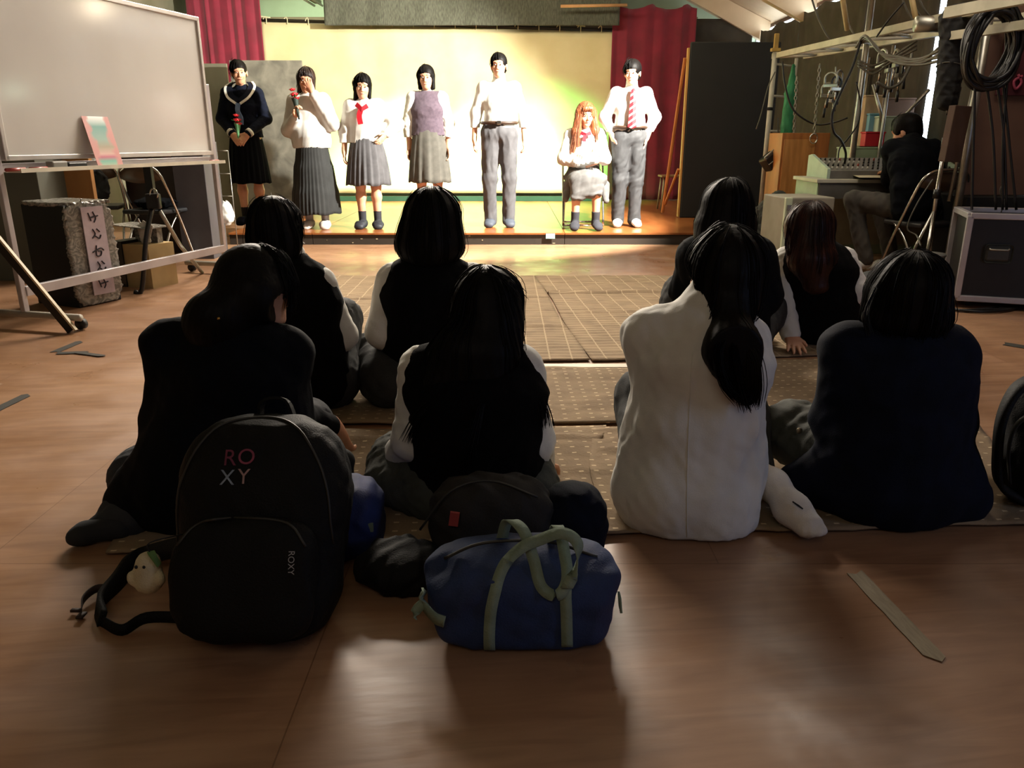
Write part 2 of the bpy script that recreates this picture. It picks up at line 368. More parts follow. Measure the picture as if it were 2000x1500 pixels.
# ---------------------------------------------------------------- stage platforms
stageboard = mat('varnished_stage_board', '94592f', .3, '77431f', 5, stretch=(1, .25, 1), ndist=.5, bump=.1, bscale=30, spec=.55)
fascia = mat('scuffed_black_fascia', '1d1813', .6, '2b231b', 9, mix=(.6, .75))
for i, (x0, x1) in enumerate(((-2.8, -1.98), (-1.975, .52), (.525, 3.2))):
    lab = ['short stage platform at the left end with black edge', 'long middle stage platform with black scuffed edge under the lit actors', 'right stage platform with plain black edge in front of the dark panel'][i]
    t = thing('stage_platform', lab, 'stage platform', ((x0+x1)/2, 7.8, 0), 0, 'low wooden stage platforms'); w_ = x1-x0
    box('top_board', (0, 2.66, .1085), (w_, 5.36, .017), stageboard, t)
    box('side_fascia', (0, 2.66, .05), (w_, 5.32, .1), fascia, t)
    if i == 1:
        for k in range(12): box('paint_chip', (random.uniform(-1.2, 1.2), -.0015, random.uniform(.01, .09)), (random.uniform(.005, .03), .003, random.uniform(.003, .01)), mat('chipped_paint', 'a99a7e', .7), t)
o = box('n', at(1075, 461, 7.78)+Vector((0, -.004, 0)), (.09, .006, .05), mat('mint_tape', '8fc9b4', .5)); o.name = 'tape_piece'
tag(recenter(o), 'pale mint tape piece stuck on the front edge of the stage', 'tape')
# ---------------------------------------------------------------- curtains
def curtain(name, p0, p1, z0, z1, folds, amp, m, label, cat, group=None, seed=0, scallop=0, topz=None, thick=.006, nz=24, wob=.25):
    r = random.Random(seed); p0 = Vector((p0[0], p0[1], 0)); p1 = Vector((p1[0], p1[1], 0)); d = p1-p0; Ln = d.length; d.normalize(); n = Vector((-d.y, d.x, 0))
    nx = max(24, int(folds*12)); bm = bmesh.new(); g = []
    ph = [r.uniform(0, 6.28) for _ in range(5)]
    for i in range(nx+1):
        u = i/nx; row = []
        uu = u+.018*math.sin(u*17+ph[0])+.01*math.sin(u*41+ph[1])
        for j in range(nz+1):
            v = j/nz; zt = z1 if topz is None else z1+(topz-z1)*u
            sc = scallop*abs(math.sin(uu*folds*math.pi*.5))*v**6
            a = amp*(.45+.55*(1-v)**.5)*(math.sin(uu*folds*2*math.pi+wob*math.sin(v*4+ph[2]))+.35*math.sin(uu*folds*4.7+ph[3]+v))
            p = p0+d*(Ln*u+.3*amp*math.sin(uu*folds*2*math.pi*2))+n*a; row.append(bm.verts.new((p.x, p.y, z0+(zt-z0)*v-sc)))
        g.append(row)
    for i in range(nx):
        for j in range(nz): bm.faces.new((g[i][j], g[i+1][j], g[i+1][j+1], g[i][j+1]))
    o = obj(name, bm, m, None, True); tag(recenter(o), label, cat, group)
    so = o.modifiers.new('thickness', 'SOLIDIFY'); so.thickness = thick; return o
redc = mat('crimson_velvet', '80142e', .8, '6c0f25', 4, bump=.2, bscale=200, sheen=.3)
blackc = mat('dusty_black_curtain', '4a443a', .9, '3e392f', 5, bump=.2, bscale=200)
cream = mat('cream_backdrop_cloth', 'd6c99c', .85, 'cdbf90', 3)
T = .117
# cream backdrop
c = curtain('backdrop', (-3.62, 12.2), (1.52, 12.2), T+.1, 2.6, 7, .012, cream, 'wide cream backdrop cloth hanging behind the actors on stage', 'backdrop', topz=2.47, seed=3)
box('foot', (-1.08, 11.93, T+.036), (4.9, .05, .07), mat('dark_green_foot_board', '0a2e1c', .7)); bb = bpy.data.objects['foot']; bb.name = 'foot_board'; tag(recenter(bb), 'dark green foot board lying along the bottom of the backdrop', 'board')
rail = tubeobj('curtain_rail', [(-3.75, 12.22, 2.635), (1.6, 12.22, 2.5)], .022, mat('dark_rail', '3a342a', .6)); tag(recenter(rail), 'thin dark rail carrying the cream backdrop', 'rail')
for k in range(17):
    u = (k+.35)/17; x = -3.62+5.1*u; z = 2.612-.13*u; bm = bmesh.new()
    tube(bm, smoothpts([(x, 12.18, z-.03), (x, 12.175, z+.045), (x-.02, 12.18, z+.062), (x-.045, 12.185, z+.05-random.uniform(0, .03))], 3), .006, 6)
    if k % 3 == 0: bx(bm, (x, 12.17, z+.055), (.13, .012, .014), Matrix.Rotation(.12, 3, 'Y'))
    o = obj('curtain_clip', bm, mat('cream_ribbon', 'd7cfa9', .7)); tag(recenter(o), 'cream tie or clip holding the backdrop to its rail', 'clip', 'ties along the top of the backdrop')
curtain('red_curtain', (-5.0+.4, 12.05), (-3.55, 12.08), T+.01, 3.2, 7, .02, redc, 'crimson stage curtain to the left of the cream backdrop', 'curtain', seed=4)
curtain('red_curtain', (1.44, 12.1), (2.62, 12.15), T+.01, 2.83, 4.5, .03, redc, 'crimson stage curtain behind the boy with the striped tie', 'curtain', seed=5, scallop=.07)
curtain('valance', (-2.62, 11.9), (1.5, 11.9), 2.52, 3.2, 9, .012, mat('sheer_dark_green_cloth', '3f3f35', .9, '55584a', 30, stretch=(3, 1, .6)), 'sheer dark green valance above the cream backdrop', 'valance', seed=6, wob=1.5)
curtain('black_curtain', (2.66, 12.75), (3.62, 12.75), .0, 2.72, 3, .006, blackc, 'flat black curtain in the far right corner behind the stage', 'curtain', seed=7)
curtain('black_curtain', (3.72, 12.68), (3.72, 10.98), .0, 2.56, 4, .015, blackc, 'black side curtain hanging on the right wall, farthest from camera', 'curtain', 'black curtains along the right wall', seed=8, scallop=.06)
curtain('black_curtain', (3.7, 10.95), (3.72, 8.95), .0, 2.56, 5, .018, blackc, 'black side curtain on the right wall behind the front end of the scaffold', 'curtain', 'black curtains along the right wall', seed=9, scallop=.06)
curtain('black_curtain', (3.7, 8.9), (3.7, 7.43), .0, 2.6, 5, .02, blackc, 'black side curtain on the right wall left of the bright daylight gap', 'curtain', 'black curtains along the right wall', seed=10, scallop=.04)
o = curtain('black_curtain', (3.7, 7.29), (3.7, 5.98), .0, 2.75, 4, .02, blackc, 'black side curtain on the right wall right of the bright daylight gap', 'curtain', 'black curtains along the right wall', seed=11)
# wooden pole and rails over the stage
pa_, pb_ = at(1095, 12, 11.6), at(1225, 10, 11.6); t = thing('wooden_pole', 'short pale wooden pole hanging above the right end of the backdrop', 'pole', (pa_+pb_)/2)
mid = (pa_+pb_)/2; tubeobj('pole', [pa_-mid, pb_-mid], .02, mat('bare_wood_pole', 'b98a5c', .6), t)
for q_ in (.12, .88): tubeobj('cord', [pa_.lerp(pb_, q_)-mid, pa_.lerp(pb_, q_)-mid+Vector((0, 0, 3.3-mid.z))], .003, M['greycable'], t)
def tubelight(p0, p1, lab):
    t = thing('fluorescent_fixture', lab, 'ceiling light', Vector(p0), 0, 'tube lights above the stage'); d = Vector(p1)-Vector(p0); n = d.cross(Vector((0, 0, 1))).normalized()
    bm = bmesh.new(); ribbon(bm, [(0, 0, 0), d], .1, .04, n); obj('housing', bm, mat('white_enamel', 'c5cdb0', .5), t)
    for s in (-1, 1): tubeobj('tube', [n*s*.06+Vector((0, 0, -.045)), d+n*s*.06+Vector((0, 0, -.045))], .016, mat('unlit_tube', 'dfe6cf', .3), t)
tubelight((-3.05, 10.6, 3.0), (-2.85, 12.6, 2.92), 'unlit double tube light fixed above the left side of the backdrop')
# ---------------------------------------------------------------- flats and boards on the stage
grimy = mat('grimy_grey_board', '78756a', .7, '55534b', 5, ndist=.5)
def panel(name, x0, x1, Y, z0, z1, th, m, lab, cat, rz=0, parent=None, bev=.004):
    o = box(name, (0, 0, 0), (x1-x0, th, z1-z0), m, None, None, bev); o.location = ((x0+x1)/2, Y, (z0+z1)/2); o.rotation_euler = (0, 0, rz); tag(o, lab, cat); return o
a = at(448, 118, 10.0); b = at(590, 122, 10.0)
panel('plywood_panel', a.x, b.x, 10.0, T, a.z, .03, grimy, 'grimy grey plywood panel standing behind the girl in the sailor uniform', 'panel')
a = at(400, 125, 10.3); b = at(449, 125, 10.3)
panel('partition', a.x-.3, b.x-.02, 10.25, 0, a.z, .03, mat('olive_grey_board', '6b6858', .75, '62604f', 4), 'plain olive grey panel between whiteboard and grimy plywood panel', 'panel')
# big black panel with wooden prop frame
a = at(1347, 112, 9.35); t = thing('black_flat', 'tall black rounded-corner stage panel standing right of the actors', 'panel', (a.x+.5, 9.35, T))
bm = bmesh.new(); bx(bm, (0, 0, .955), (1.0, .04, 1.91), None, .012); obj('panel_face', bm, mat('blackboard_paint', '0f1110', .8, '171918', 4, mix=(.5, .9)), t)
bm = bmesh.new(); bx(bm, (-.515, .02, .93), (.02, .06, 1.84)); obj('edge_batten', bm, mat('yellow_pine', 'c89c52', .55, 'a87a3a', 8, stretch=(1, 1, .2)), t)
bm = bmesh.new(); tube(bm, [(-.54, .05, 1.75), (-.62, .45, 0.02)], .02, 6); tube(bm, [(-.54, .04, .55), (-.6, .42, .12)], .016, 6); obj('prop_strut', bm, mat('orange_pine', 'b0692f', .6), t)
# stool behind it
a = at(1310, 390, 10.4); t = thing('stool', 'small wooden school stool between red curtain and black panel', 'stool', (a.x, 10.4, T))
bm = bmesh.new(); bx(bm, (0, 0, .43), (.32, .28, .025), None, .005); obj('seat', bm, mat('worn_seat_wood', '7b5a3a', .6), t)
for sx in (-1, 1):
    for sy in (-1, 1): tubeobj('leg', [(sx*.12, sy*.1, .42), (sx*.145, sy*.13, .004)], .012, mat('beige_tube', '8f8266', .5), t)
# ---------------------------------------------------------------- floor mats
def mat_cloth(kind):
    m = bpy.data.materials.new('mat_'+kind); m.use_nodes = True; nt = m.node_tree; N = nt.nodes; L = nt.links; b = N['Principled BSDF']; b.inputs['Roughness'].default_value = .95; b.inputs['Specular IOR Level'].default_value = .2
    tc = N.new('ShaderNodeTexCoord'); n = N.new('ShaderNodeTexNoise'); n.inputs['Scale'].default_value = 7; n.inputs['Detail'].default_value = 8; L.new(tc.outputs['Object'], n.inputs['Vector'])
    r = N.new('ShaderNodeValToRGB'); r.color_ramp.elements[0].position = .3; r.color_ramp.elements[1].position = .7; r.color_ramp.elements[0].color = lin('786652'); r.color_ramp.elements[1].color = lin('8e7a61'); L.new(n.outputs['Fac'], r.inputs[0])
    br = N.new('ShaderNodeTexBrick'); br.inputs['Scale'].default_value = 1; br.offset = 0
    if kind == 'grid': br.inputs['Brick Width'].default_value = .105; br.inputs['Row Height'].default_value = .055; br.inputs['Mortar Size'].default_value = .0045
    else: br.inputs['Brick Width'].default_value = .05; br.inputs['Row Height'].default_value = .05; br.inputs['Mortar Size'].default_value = .0042; br.offset = .5
    br.inputs['Mortar Smooth'].default_value = .3; br.inputs['Color1'].default_value = (0, 0, 0, 1); br.inputs['Color2'].default_value = (0, 0, 0, 1); br.inputs['Mortar'].default_value = (1, 1, 1, 1)
    mpd = N.new('ShaderNodeMapping'); mpd.inputs['Location'].default_value = (25.01, 25.01, 0) if kind == 'dots' else (0, 0, 0); L.new(tc.outputs['Object'], mpd.inputs[0]); L.new(mpd.outputs[0], br.inputs['Vector']); fac = br.outputs['Color']
    if kind == 'dots':
        br2 = N.new('ShaderNodeTexBrick'); br2.inputs['Scale'].default_value = 1; br2.offset = 0; br2.inputs['Brick Width'].default_value = .05; br2.inputs['Row Height'].default_value = 50.; br2.inputs['Mortar Size'].default_value = .0085; br2.inputs['Mortar Smooth'].default_value = .3
        for s_, v_ in (('Color1', 0), ('Color2', 0), ('Mortar', 1)): br2.inputs[s_].default_value = (v_, v_, v_, 1)
        br.offset = 0; br.inputs['Brick Width'].default_value = 50.
        L.new(mpd.outputs[0], br2.inputs['Vector']); q = N.new('ShaderNodeMath'); q.operation = 'MULTIPLY'; L.new(br.outputs['Color'], q.inputs[0]); L.new(br2.outputs['Color'], q.inputs[1]); fac = q.outputs[0]
    q = N.new('ShaderNodeMath'); q.operation = 'MULTIPLY'; q.inputs[1].default_value = .75 if kind == 'dots' else .38; L.new(fac, q.inputs[0])
    x = N.new('ShaderNodeMix'); x.data_type = 'RGBA'; L.new(q.outputs[0], x.inputs[0]); L.new(r.outputs[0], x.inputs[6]); x.inputs[7].default_value = lin('d0bb98'); L.new(x.outputs[2], b.inputs['Base Color'])
    n2 = N.new('ShaderNodeTexNoise'); n2.inputs['Scale'].default_value = 90; L.new(tc.outputs['Object'], n2.inputs['Vector']); bp = N.new('ShaderNodeBump'); bp.inputs['Strength'].default_value = .5; bp.inputs['Distance'].default_value = .004; L.new(n2.outputs['Fac'], bp.inputs['Height']); L.new(bp.outputs[0], b.inputs['Normal'])
    return m
GRID, DOTS = mat_cloth('grid'), mat_cloth('dots')
def floormat(c4, m, lab, seed, amp=.006, ridges=(), z=0.004, edge=.0):
    r = random.Random(seed); A, B, C_, D = [Vector((p[0], p[1], 0)) for p in c4]     # near-left, near-right, far-right, far-left
    W_ = (B-A).length; H_ = (D-A).length; nx, ny = int(W_/.02), int(H_/.02); bm = bmesh.new(); g = []
    ctr = (A+B+C_+D)/4; ang = math.atan2((B-A).y, (B-A).x)
    for i in range(nx+1):
        row = []
        for j in range(ny+1):
            u, v = i/nx, j/ny; p = (A*(1-u)+B*u)*(1-v)+(D*(1-u)+C_*u)*v
            p = p+Vector((.008*math.sin(v*9+seed), .008*math.sin(u*11+seed*2), 0))
            h = abs(mnoise.noise((p.x*2.2+seed, p.y*5, seed)))*amp+abs(mnoise.noise((p.x*7, p.y*16, seed+3)))*amp*.7
            for (a_, b_, hh, wd) in ridges:   # a_ = v at u 0, b_ = v at u 1
                dv = (v-(a_+(b_-a_)*u)-.006*math.sin(u*23))*H_; h += hh*math.exp(-(dv/wd)**2)
            row.append(bm.verts.new((p.x-ctr.x, p.y-ctr.y, h+.006)))
        g.append(row)
    for i in range(nx):
        for j in range(ny): bm.faces.new((g[i][j], g[i+1][j], g[i+1][j+1], g[i][j+1]))
    bmesh.ops.rotate(bm, cent=(0, 0, 0), matrix=Matrix.Rotation(-ang, 3, 'Z'), verts=bm.verts)
    o = obj('floor_mat', bm, m, None, True); o.location = (ctr.x, ctr.y, z); o.rotation_euler = (0, 0, ang); tag(o, lab, 'mat', 'brown cloth mats on the hall floor')
    so = o.modifiers.new('thickness', 'SOLIDIFY'); so.thickness = .006; so.offset = -1; return o
def quad(px4): return [fl(x, y) for x, y in px4]
floormat(quad([(600, 708), (1149, 707), (1044, 541), (640, 541)]), GRID, 'brown grid-patterned mat nearest the stage, left of the slanting seam', 1, ridges=((.62, .63, .012, .02), (.27, .29, .01, .015)))
floormat(quad([(1153, 707), (1660, 696), (1560, 541), (1046, 541)]), GRID, 'brown grid-patterned mat nearest the stage, right of the slanting seam', 2, ridges=((.7, .7, .02, .018), (.44, .44, .01, .012), (.88, .88, .008, .01)))
o = box('s', (fl(945, 716).x, fl(900, 716).y, .003), (1.32, .055, .006), mat('white_floor_strip', 'd8cdb8', .6)); o.name = 'floor_strip'; tag(recenter(o), 'long white strip on the floor between the two rows of mats', 'strip')
floormat(quad([(560, 836), (1290, 830), (1250, 722), (610, 726)]), DOTS, 'brown dotted mat in the middle row, directly below the long white strip', 3, amp=.01)
floormat(quad([(1280, 842), (1905, 815), (1700, 702), (1240, 716)]), DOTS, 'brown dotted mat in the middle row, at the right beside the hand on the floor', 4, amp=.008)
floormat(quad([(215, 1084), (1150, 1052), (1180, 838), (330, 850)]), DOTS, 'brown dotted mat in the front row under the girl with the black rucksack behind her', 5, amp=.012, ridges=((.9, .85, .01, .02),))
floormat(quad([(1165, 1050), (2080, 1030), (1900, 832), (1150, 842)]), DOTS, 'brown wrinkled mat in the front row under the long white shirt', 6, amp=.018)
# ---------------------------------------------------------------- tape on the floor
def tape(pts, m, lab, z=.0015, grp=None):
    a, b = Vector(fl(*pts[0])), Vector(fl(*pts[1])); wd = pts[2]; d = (b-a); L_ = d.length
    bm = bmesh.new(); n = 14; top = []; bot = []
    r = random.Random(pts[0][0]); ys = [-wd/2, wd/2]
    poly = [(0, -wd/2), (L_*.02, 0), (-.01, wd/2)]+[(L_*k/8, wd/2+r.uniform(-.001, .001)) for k in range(1, 8)]+[(L_-.01, wd/2), (L_+.004, wd*.1), (L_-.02, -wd/2)]+[(L_*k/8, -wd/2+r.uniform(-.001, .001)) for k in range(7, 0, -1)]
    vs_ = [bm.verts.new((x, y, 0)) for x, y in poly]; f = bm.faces.new(vs_); e = bmesh.ops.extrude_face_region(bm, geom=[f]); bmesh.ops.translate(bm, vec=(0, 0, .0012), verts=[v for v in e['geom'] if isinstance(v, bmesh.types.BMVert)])
    bmesh.ops.recalc_face_normals(bm, faces=bm.faces)
    o = obj('floor_tape', bm, m); o.location = (a.x, a.y, z); o.rotation_euler = (0, 0, math.atan2(d.y, d.x)); return tag(o, lab, 'tape', grp)
gt = mat('grey_gaffer_tape', '8d8067', .7, '7d7059', 20, stretch=(1, 6, 1)); bt = mat('black_gaffer_tape', '25241f', .7, '302e28', 20)
tape([(1670, 1120), (1833, 1292), .042], gt, 'grey gaffer tape strip on the bare floor at lower right')
tape([(-30, 812), (55, 771), .045], bt, 'black tape strip on the floor at the left edge of the photo')
tape([(108, 688), (158, 667), .045], bt, 'black tape strip forming the upper arm of the arrow mark by the whiteboard')
tape([(112, 691), (172, 689), .04], bt, 'black tape strip forming the middle of the arrow mark by the whiteboard', .003)
tape([(150, 690), (204, 697), .03], bt, 'thin black tape strip at the right tip of the arrow mark by the whiteboard', .0045)
tape([(1962, 672), (2030, 683), .07], bt, 'black strip lying on the floor at the right edge beyond the sitting girls')
# ================================================================ PEOPLE
def frame(yaw, pitch=0, roll=0):          # rows: right, forward, up (yaw 0 faces +Y, away from the camera; pitch > 0 looks up)
    R = Matrix.Rotation(yaw, 3, 'Z') @ Matrix.Rotation(pitch, 3, 'X') @ Matrix.Rotation(roll, 3, 'Y')
    return [np.array(R.col[i], dtype=float) for i in range(3)]
def A3(v): return np.array(v, dtype=float)
def hand_into(S, wr, d, palm, side, curl=.5, sc=1.0, spread=1.0, k=.006):
    """wr wrist, d wrist->fingers, palm = direction the palm faces, side = towards the thumb"""
    d = A3(d)/np.linalg.norm(d); palm = A3(palm)-d*np.dot(palm, d); palm /= np.linalg.norm(palm)
    side = A3(side); side = side-d*np.dot(side, d)-palm*np.dot(side, palm); side /= np.linalg.norm(side)
    wr = A3(wr); fr = [side, d, palm]
    S.ell(wr+d*.045*sc, (.037*sc, .052*sc, .0145*sc), .012, fr)
    S.cone(wr-d*.03*sc, wr+d*.02*sc, .021*sc, .024*sc, .015, side, 1.2)
    for i, (o, L) in enumerate(((.029, .068), (.0105, .076), (-.0085, .071), (-.027, .056))):
        b = wr+d*(.083-.004*abs(i-1))*sc+side*o*sc; a1 = .35*curl+.05*i*curl
        dd = d+side*(.07*(1.5-i))*spread; dd /= np.linalg.norm(dd)
        d1 = dd*math.cos(a1)+palm*math.sin(a1); d2 = dd*math.cos(a1+1.1*curl)+palm*math.sin(a1+1.1*curl); d3 = dd*math.cos(a1+1.9*curl)+palm*math.sin(a1+1.9*curl)
        p1 = b+d1*L*.45*sc; p2 = p1+d2*L*.3*sc; p3 = p2+d3*L*.25*sc
        S.cone(b-d*.015*sc, p1, .0098*sc, .0088*sc, k); S.cone(p1, p2, .0088*sc, .0078*sc, .004); S.cone(p2, p3, .0078*sc, .0066*sc, .004)
    t0 = wr+d*.02*sc+side*.024*sc; t1 = t0+(side*.75+d*.75+palm*.2)*.036*sc; t2 = t1+(side*.25+d+palm*.35*curl)*.03*sc
    S.cone(t0, t1, .014*sc, .0105*sc, .01); S.cone(t1, t2, .0105*sc, .0082*sc, .005)
def head_into(S, c, fr, sc=1.0):
    r, f, u = fr
    L = lambda a, b, d: c+(r*a+f*b+u*d)*sc
    S.ell(L(0, -.012, .03), (.074*sc, .091*sc, .083*sc), .03, fr)
    S.ell(L(0, .03, -.035), (.056*sc, .058*sc, .078*sc), .03, fr)
    S.ell(L(0, .052, -.088), (.026*sc, .026*sc, .022*sc), .025, fr)
    for s in (-1, 1):
        S.ell(L(s*.03, .062, -.03), (.026*sc, .02*sc, .022*sc), .02, fr)
        S.ell(L(s*.029, .094, .0), (.017*sc, .012*sc, .011*sc), .012, fr, 's')
        S.ell(L(s*.076, -.004, -.012), (.008*sc, .019*sc, .031*sc), .006, fr)
    S.ell(L(0, .078, .026), (.05*sc, .014*sc, .014*sc), .02, fr)
    S.cone(L(0, .086, .004), L(0, .101, -.032), .007*sc, .0105*sc, .012)
    for s in (-1, 1): S.ell(L(s*.011, .09, -.036), (.008*sc, .009*sc, .007*sc), .006, fr)
    S.ell(L(0, .083, -.058), (.022*sc, .009*sc, .0055*sc), .005, fr); S.ell(L(0, .081, -.068), (.019*sc, .009*sc, .006*sc), .005, fr)
class Person:
    """J: world joints. keys P W C N H sh el wr hip kn an toe as [left, right]"""
    def __init__(s, label, J, yaw, hyaw=None, hpitch=0, hroll=0, hs=1.0, group=None, base=None, build=1.0, cat='person', name='person'):
        s.J = {k: ([A3(q) for q in v] if k in ('sh', 'el', 'wr', 'hip', 'kn', 'an', 'toe') else A3(v)) for k, v in J.items()}
        s.fr = frame(yaw); s.hf = frame(yaw if hyaw is None else hyaw, hpitch, hroll); s.hs = hs; s.b = build*.94
        b = base if base is not None else (s.J['P'][0], s.J['P'][1], 0)
        s.root = thing(name, label, cat, b, 0, group)
    def bounds(s, keys, m=.12):
        pts = []
        for k in keys:
            v = s.J[k]; pts += v if isinstance(v, list) else [v]
        pts = np.array(pts); return pts.min(0)-m, pts.max(0)+m
    def torso(s, S, i=0.0, low=True, shoulders=True, k=.05, hipw=1.0):
        k = min(k, .032)
        J = s.J; r, f, u = s.fr; b = s.b
        if low: S.cone(J['P'], J['W'], .105*b+i, .086*b+i, k, r, 1.5*hipw)
        S.cone(J['W'], J['C'], .086*b+i, .098*b+i, k, r, 1.45)
        m = (J['C']*.45+J['N']*.55)
        S.cone(J['C'], m, .098*b+i, .07*b+i, k, r, 1.5)
        if shoulders:
            for q in (0, 1): S.cone(m, J['sh'][q], .062*b+i, .046*b+i, k)
        S.cone(m, J['N'], .06*b+i, .048*b+i, .03)
    def arm(s, S, q, i=0.0, end=1.0, k=.02, cuff=0.0, w=1.0):
        J = s.J; S.cone(J['sh'][q], J['el'][q], (.045+i)*w, (.034+i)*w, k)
        e = J['el'][q]+(J['wr'][q]-J['el'][q])*end; S.cone(J['el'][q], e, (.034+i)*w, (.025+i*.8+cuff)*w, k)
    def leg(s, S, q, i=0.0, end=1.0, k=.03):
        J = s.J; S.cone(J['hip'][q], J['kn'][q], .078+i, .05+i, k); e = J['kn'][q]+(J['an'][q]-J['kn'][q])*end
        m = J['kn'][q]*.7+J['an'][q]*.3+s.calf*.012; S.cone(J['kn'][q], m, .048+i, .05+i, k)
        if end >= 1: S.cone(m, e, .05+i, .033+i, k)
        else: S.cone(m, e, .05+i, .05+i-.017*max(0, (end-.3)/.7), k)
    calf = np.array((0, 0, 0))
    def foot(s, S, q, i=0.0, k=.02):
        J = s.J; a, t = J['an'][q], J['toe'][q]; d = t-a; side = np.cross(d/np.linalg.norm(d), (0, 0, 1)); n = np.linalg.norm(side); side = side/n if n > .2 else s.fr[0]
        S.cone(a-(0, 0, .025), a*.4+t*.6, .034+i, .03+i, k); S.cone(a*.4+t*.6, t, .03+i, .022+i, k, side, 1.5)
        S.ell(a-d*.16-(0, 0, .025), (.032+i, .032+i, .032+i), k)
    def body(s, legs=True, h=.0065, hands=(None, None), neck=True, floorz=None, mat_=None, feet=True):
        keys = ['P', 'W', 'C', 'N', 'H', 'sh', 'el', 'wr']+(['hip', 'kn', 'an', 'toe'] if legs else [])
        lo, hi = s.bounds(keys, .16); S = Solid(lo, hi, h); J = s.J
        s.torso(S)
        S.cone(J['N']-(0, 0, .02), J['H']-s.hf[2]*.05*s.hs-s.hf[1]*.012, .05, .047, .03)
        head_into(S, J['H'], s.hf, s.hs)
        for q in (0, 1):
            s.arm(S, q, 0, 1.0)
            hd = hands[q]
            if hd: hand_into(S, J['wr'][q], *hd)
        if legs:
            for q in (0, 1):
                s.leg(S, q)
                if feet: s.foot(S, q)
        if floorz is not None: S.floor(floorz)
        return solid_obj('body', S, mat_ or M['skin'], s.root)
    def cloth(s, name, fn, m, keys, marg=.15, h=.007, wr=0.0, wl=.09, seed=0, floorz=None, d=None, parent=None):
        lo, hi = s.bounds(keys, marg); S = Solid(lo, hi, h); fn(S)
        if hasattr(S, 'folds'): S.wrinkle(.007, .11, 5, .12, 4); S.wrinkle(.003, .05, 9, .5)
        if wr: S.wrinkle(wr, wl, seed, d)
        if floorz is not None: S.floor(floorz)
        o = solid_obj(name, S, m); toworld(o, s.root); return o
    def hair(s, fn, m=None, h=.006, marg=.2, amp=.0007, n=52, lowext=0.0, keys=('H',), name='hair', strands=None):
        lo, hi = s.bounds(keys, marg); lo[2] -= lowext; S = Solid(lo, hi, h); fn(S)
        S.groove(s.J['H'], n, amp)
        o = solid_obj(name, S, m or M['hair']); toworld(o, s.root)
        if strands:
            bm = bmesh.new(); bm.from_mesh(o.data)
            for pts, r in strands: tube(bm, smoothpts(pts, 4), r, 3)
            bm.to_mesh(o.data); bm.free()
        return o
    def L(s, a, b, d):                       # head-local point
        r, f, u = s.hf; return s.J['H']+(r*a+f*b+u*d)*s.hs
    def cap(s, S, t=.014, back=0.0, fringe=None, side=None, k=.02, deep=1.0, vol=1.0):
        """cranial hair, open at the face"""
        fr = s.hf; c = s.L(0, -.014, .034); v = s.hs
        S.ell(c, ((.074+t)*v*vol, (.093+t)*v, (.083+t)*v), k, fr)
        S.ell(s.L(0, -.045-back, -.03), ((.066+t)*v*vol, (.05+t)*v, (.06+t)*v*deep), .03, fr)
    def facecut(s, S, up=.035, wd=.056, dn=.09, dp=.05):
        wd += .006; dp += .012
        S.ell(s.L(0, .105, up-dn), (wd*s.hs, dp*s.hs, dn*s.hs), .008, s.hf, 's', 2.6)
    def face(s, brow='241a15', lips='b0605a', eyes=True):
        for q in (-1, 1):
            bm = bmesh.new(); c = s.L(q*.029, .0855, .002)
            F3 = Matrix([s.hf[0], s.hf[1], s.hf[2]]).transposed()
            bmesh.ops.create_uvsphere(bm, u_segments=12, v_segments=8, radius=1); bmesh.ops.scale(bm, vec=(.0115*s.hs, .006*s.hs, .0042*s.hs), verts=bm.verts)
            bmesh.ops.transform(bm, matrix=Matrix.Translation(Vector(c)) @ F3.to_4x4(), verts=bm.verts)
            e = obj('eye', bm, mat('eye_white', 'd9d4cc', .3), None, True); toworld(e, s.root)
            bm = bmesh.new(); bmesh.ops.create_uvsphere(bm, u_segments=10, v_segments=8, radius=1); bmesh.ops.scale(bm, vec=(.0058*s.hs, .004*s.hs, .0046*s.hs), verts=bm.verts)
            bmesh.ops.transform(bm, matrix=Matrix.Translation(Vector(s.L(q*.029, .089, .002))) @ F3.to_4x4(), verts=bm.verts)
            i = obj('iris', bm, mat('dark_iris', '120b08', .2), None, True); i.parent = e; i.matrix_parent_inverse = Matrix()
            bm = bmesh.new(); tube(bm, [s.L(q*.014, .0925, .021), s.L(q*.028, .0905, .0265), s.L(q*.044, .081, .021)], [.002, .0024, .0012], 6); toworld(obj('eyebrow', bm, mat('brow_'+brow, brow, .8), None, True), s.root)
        bm = bmesh.new(); tube(bm, [s.L(-.021, .084, -.062), s.L(-.008, .092, -.0605), s.L(0, .0925, -.0615), s.L(.008, .092, -.0605), s.L(.021, .084, -.062)], [.0012, .0036, .004, .0036, .0012], 8); toworld(obj('lips', bm, mat('lips_'+lips, lips, .45), None, True), s.root)
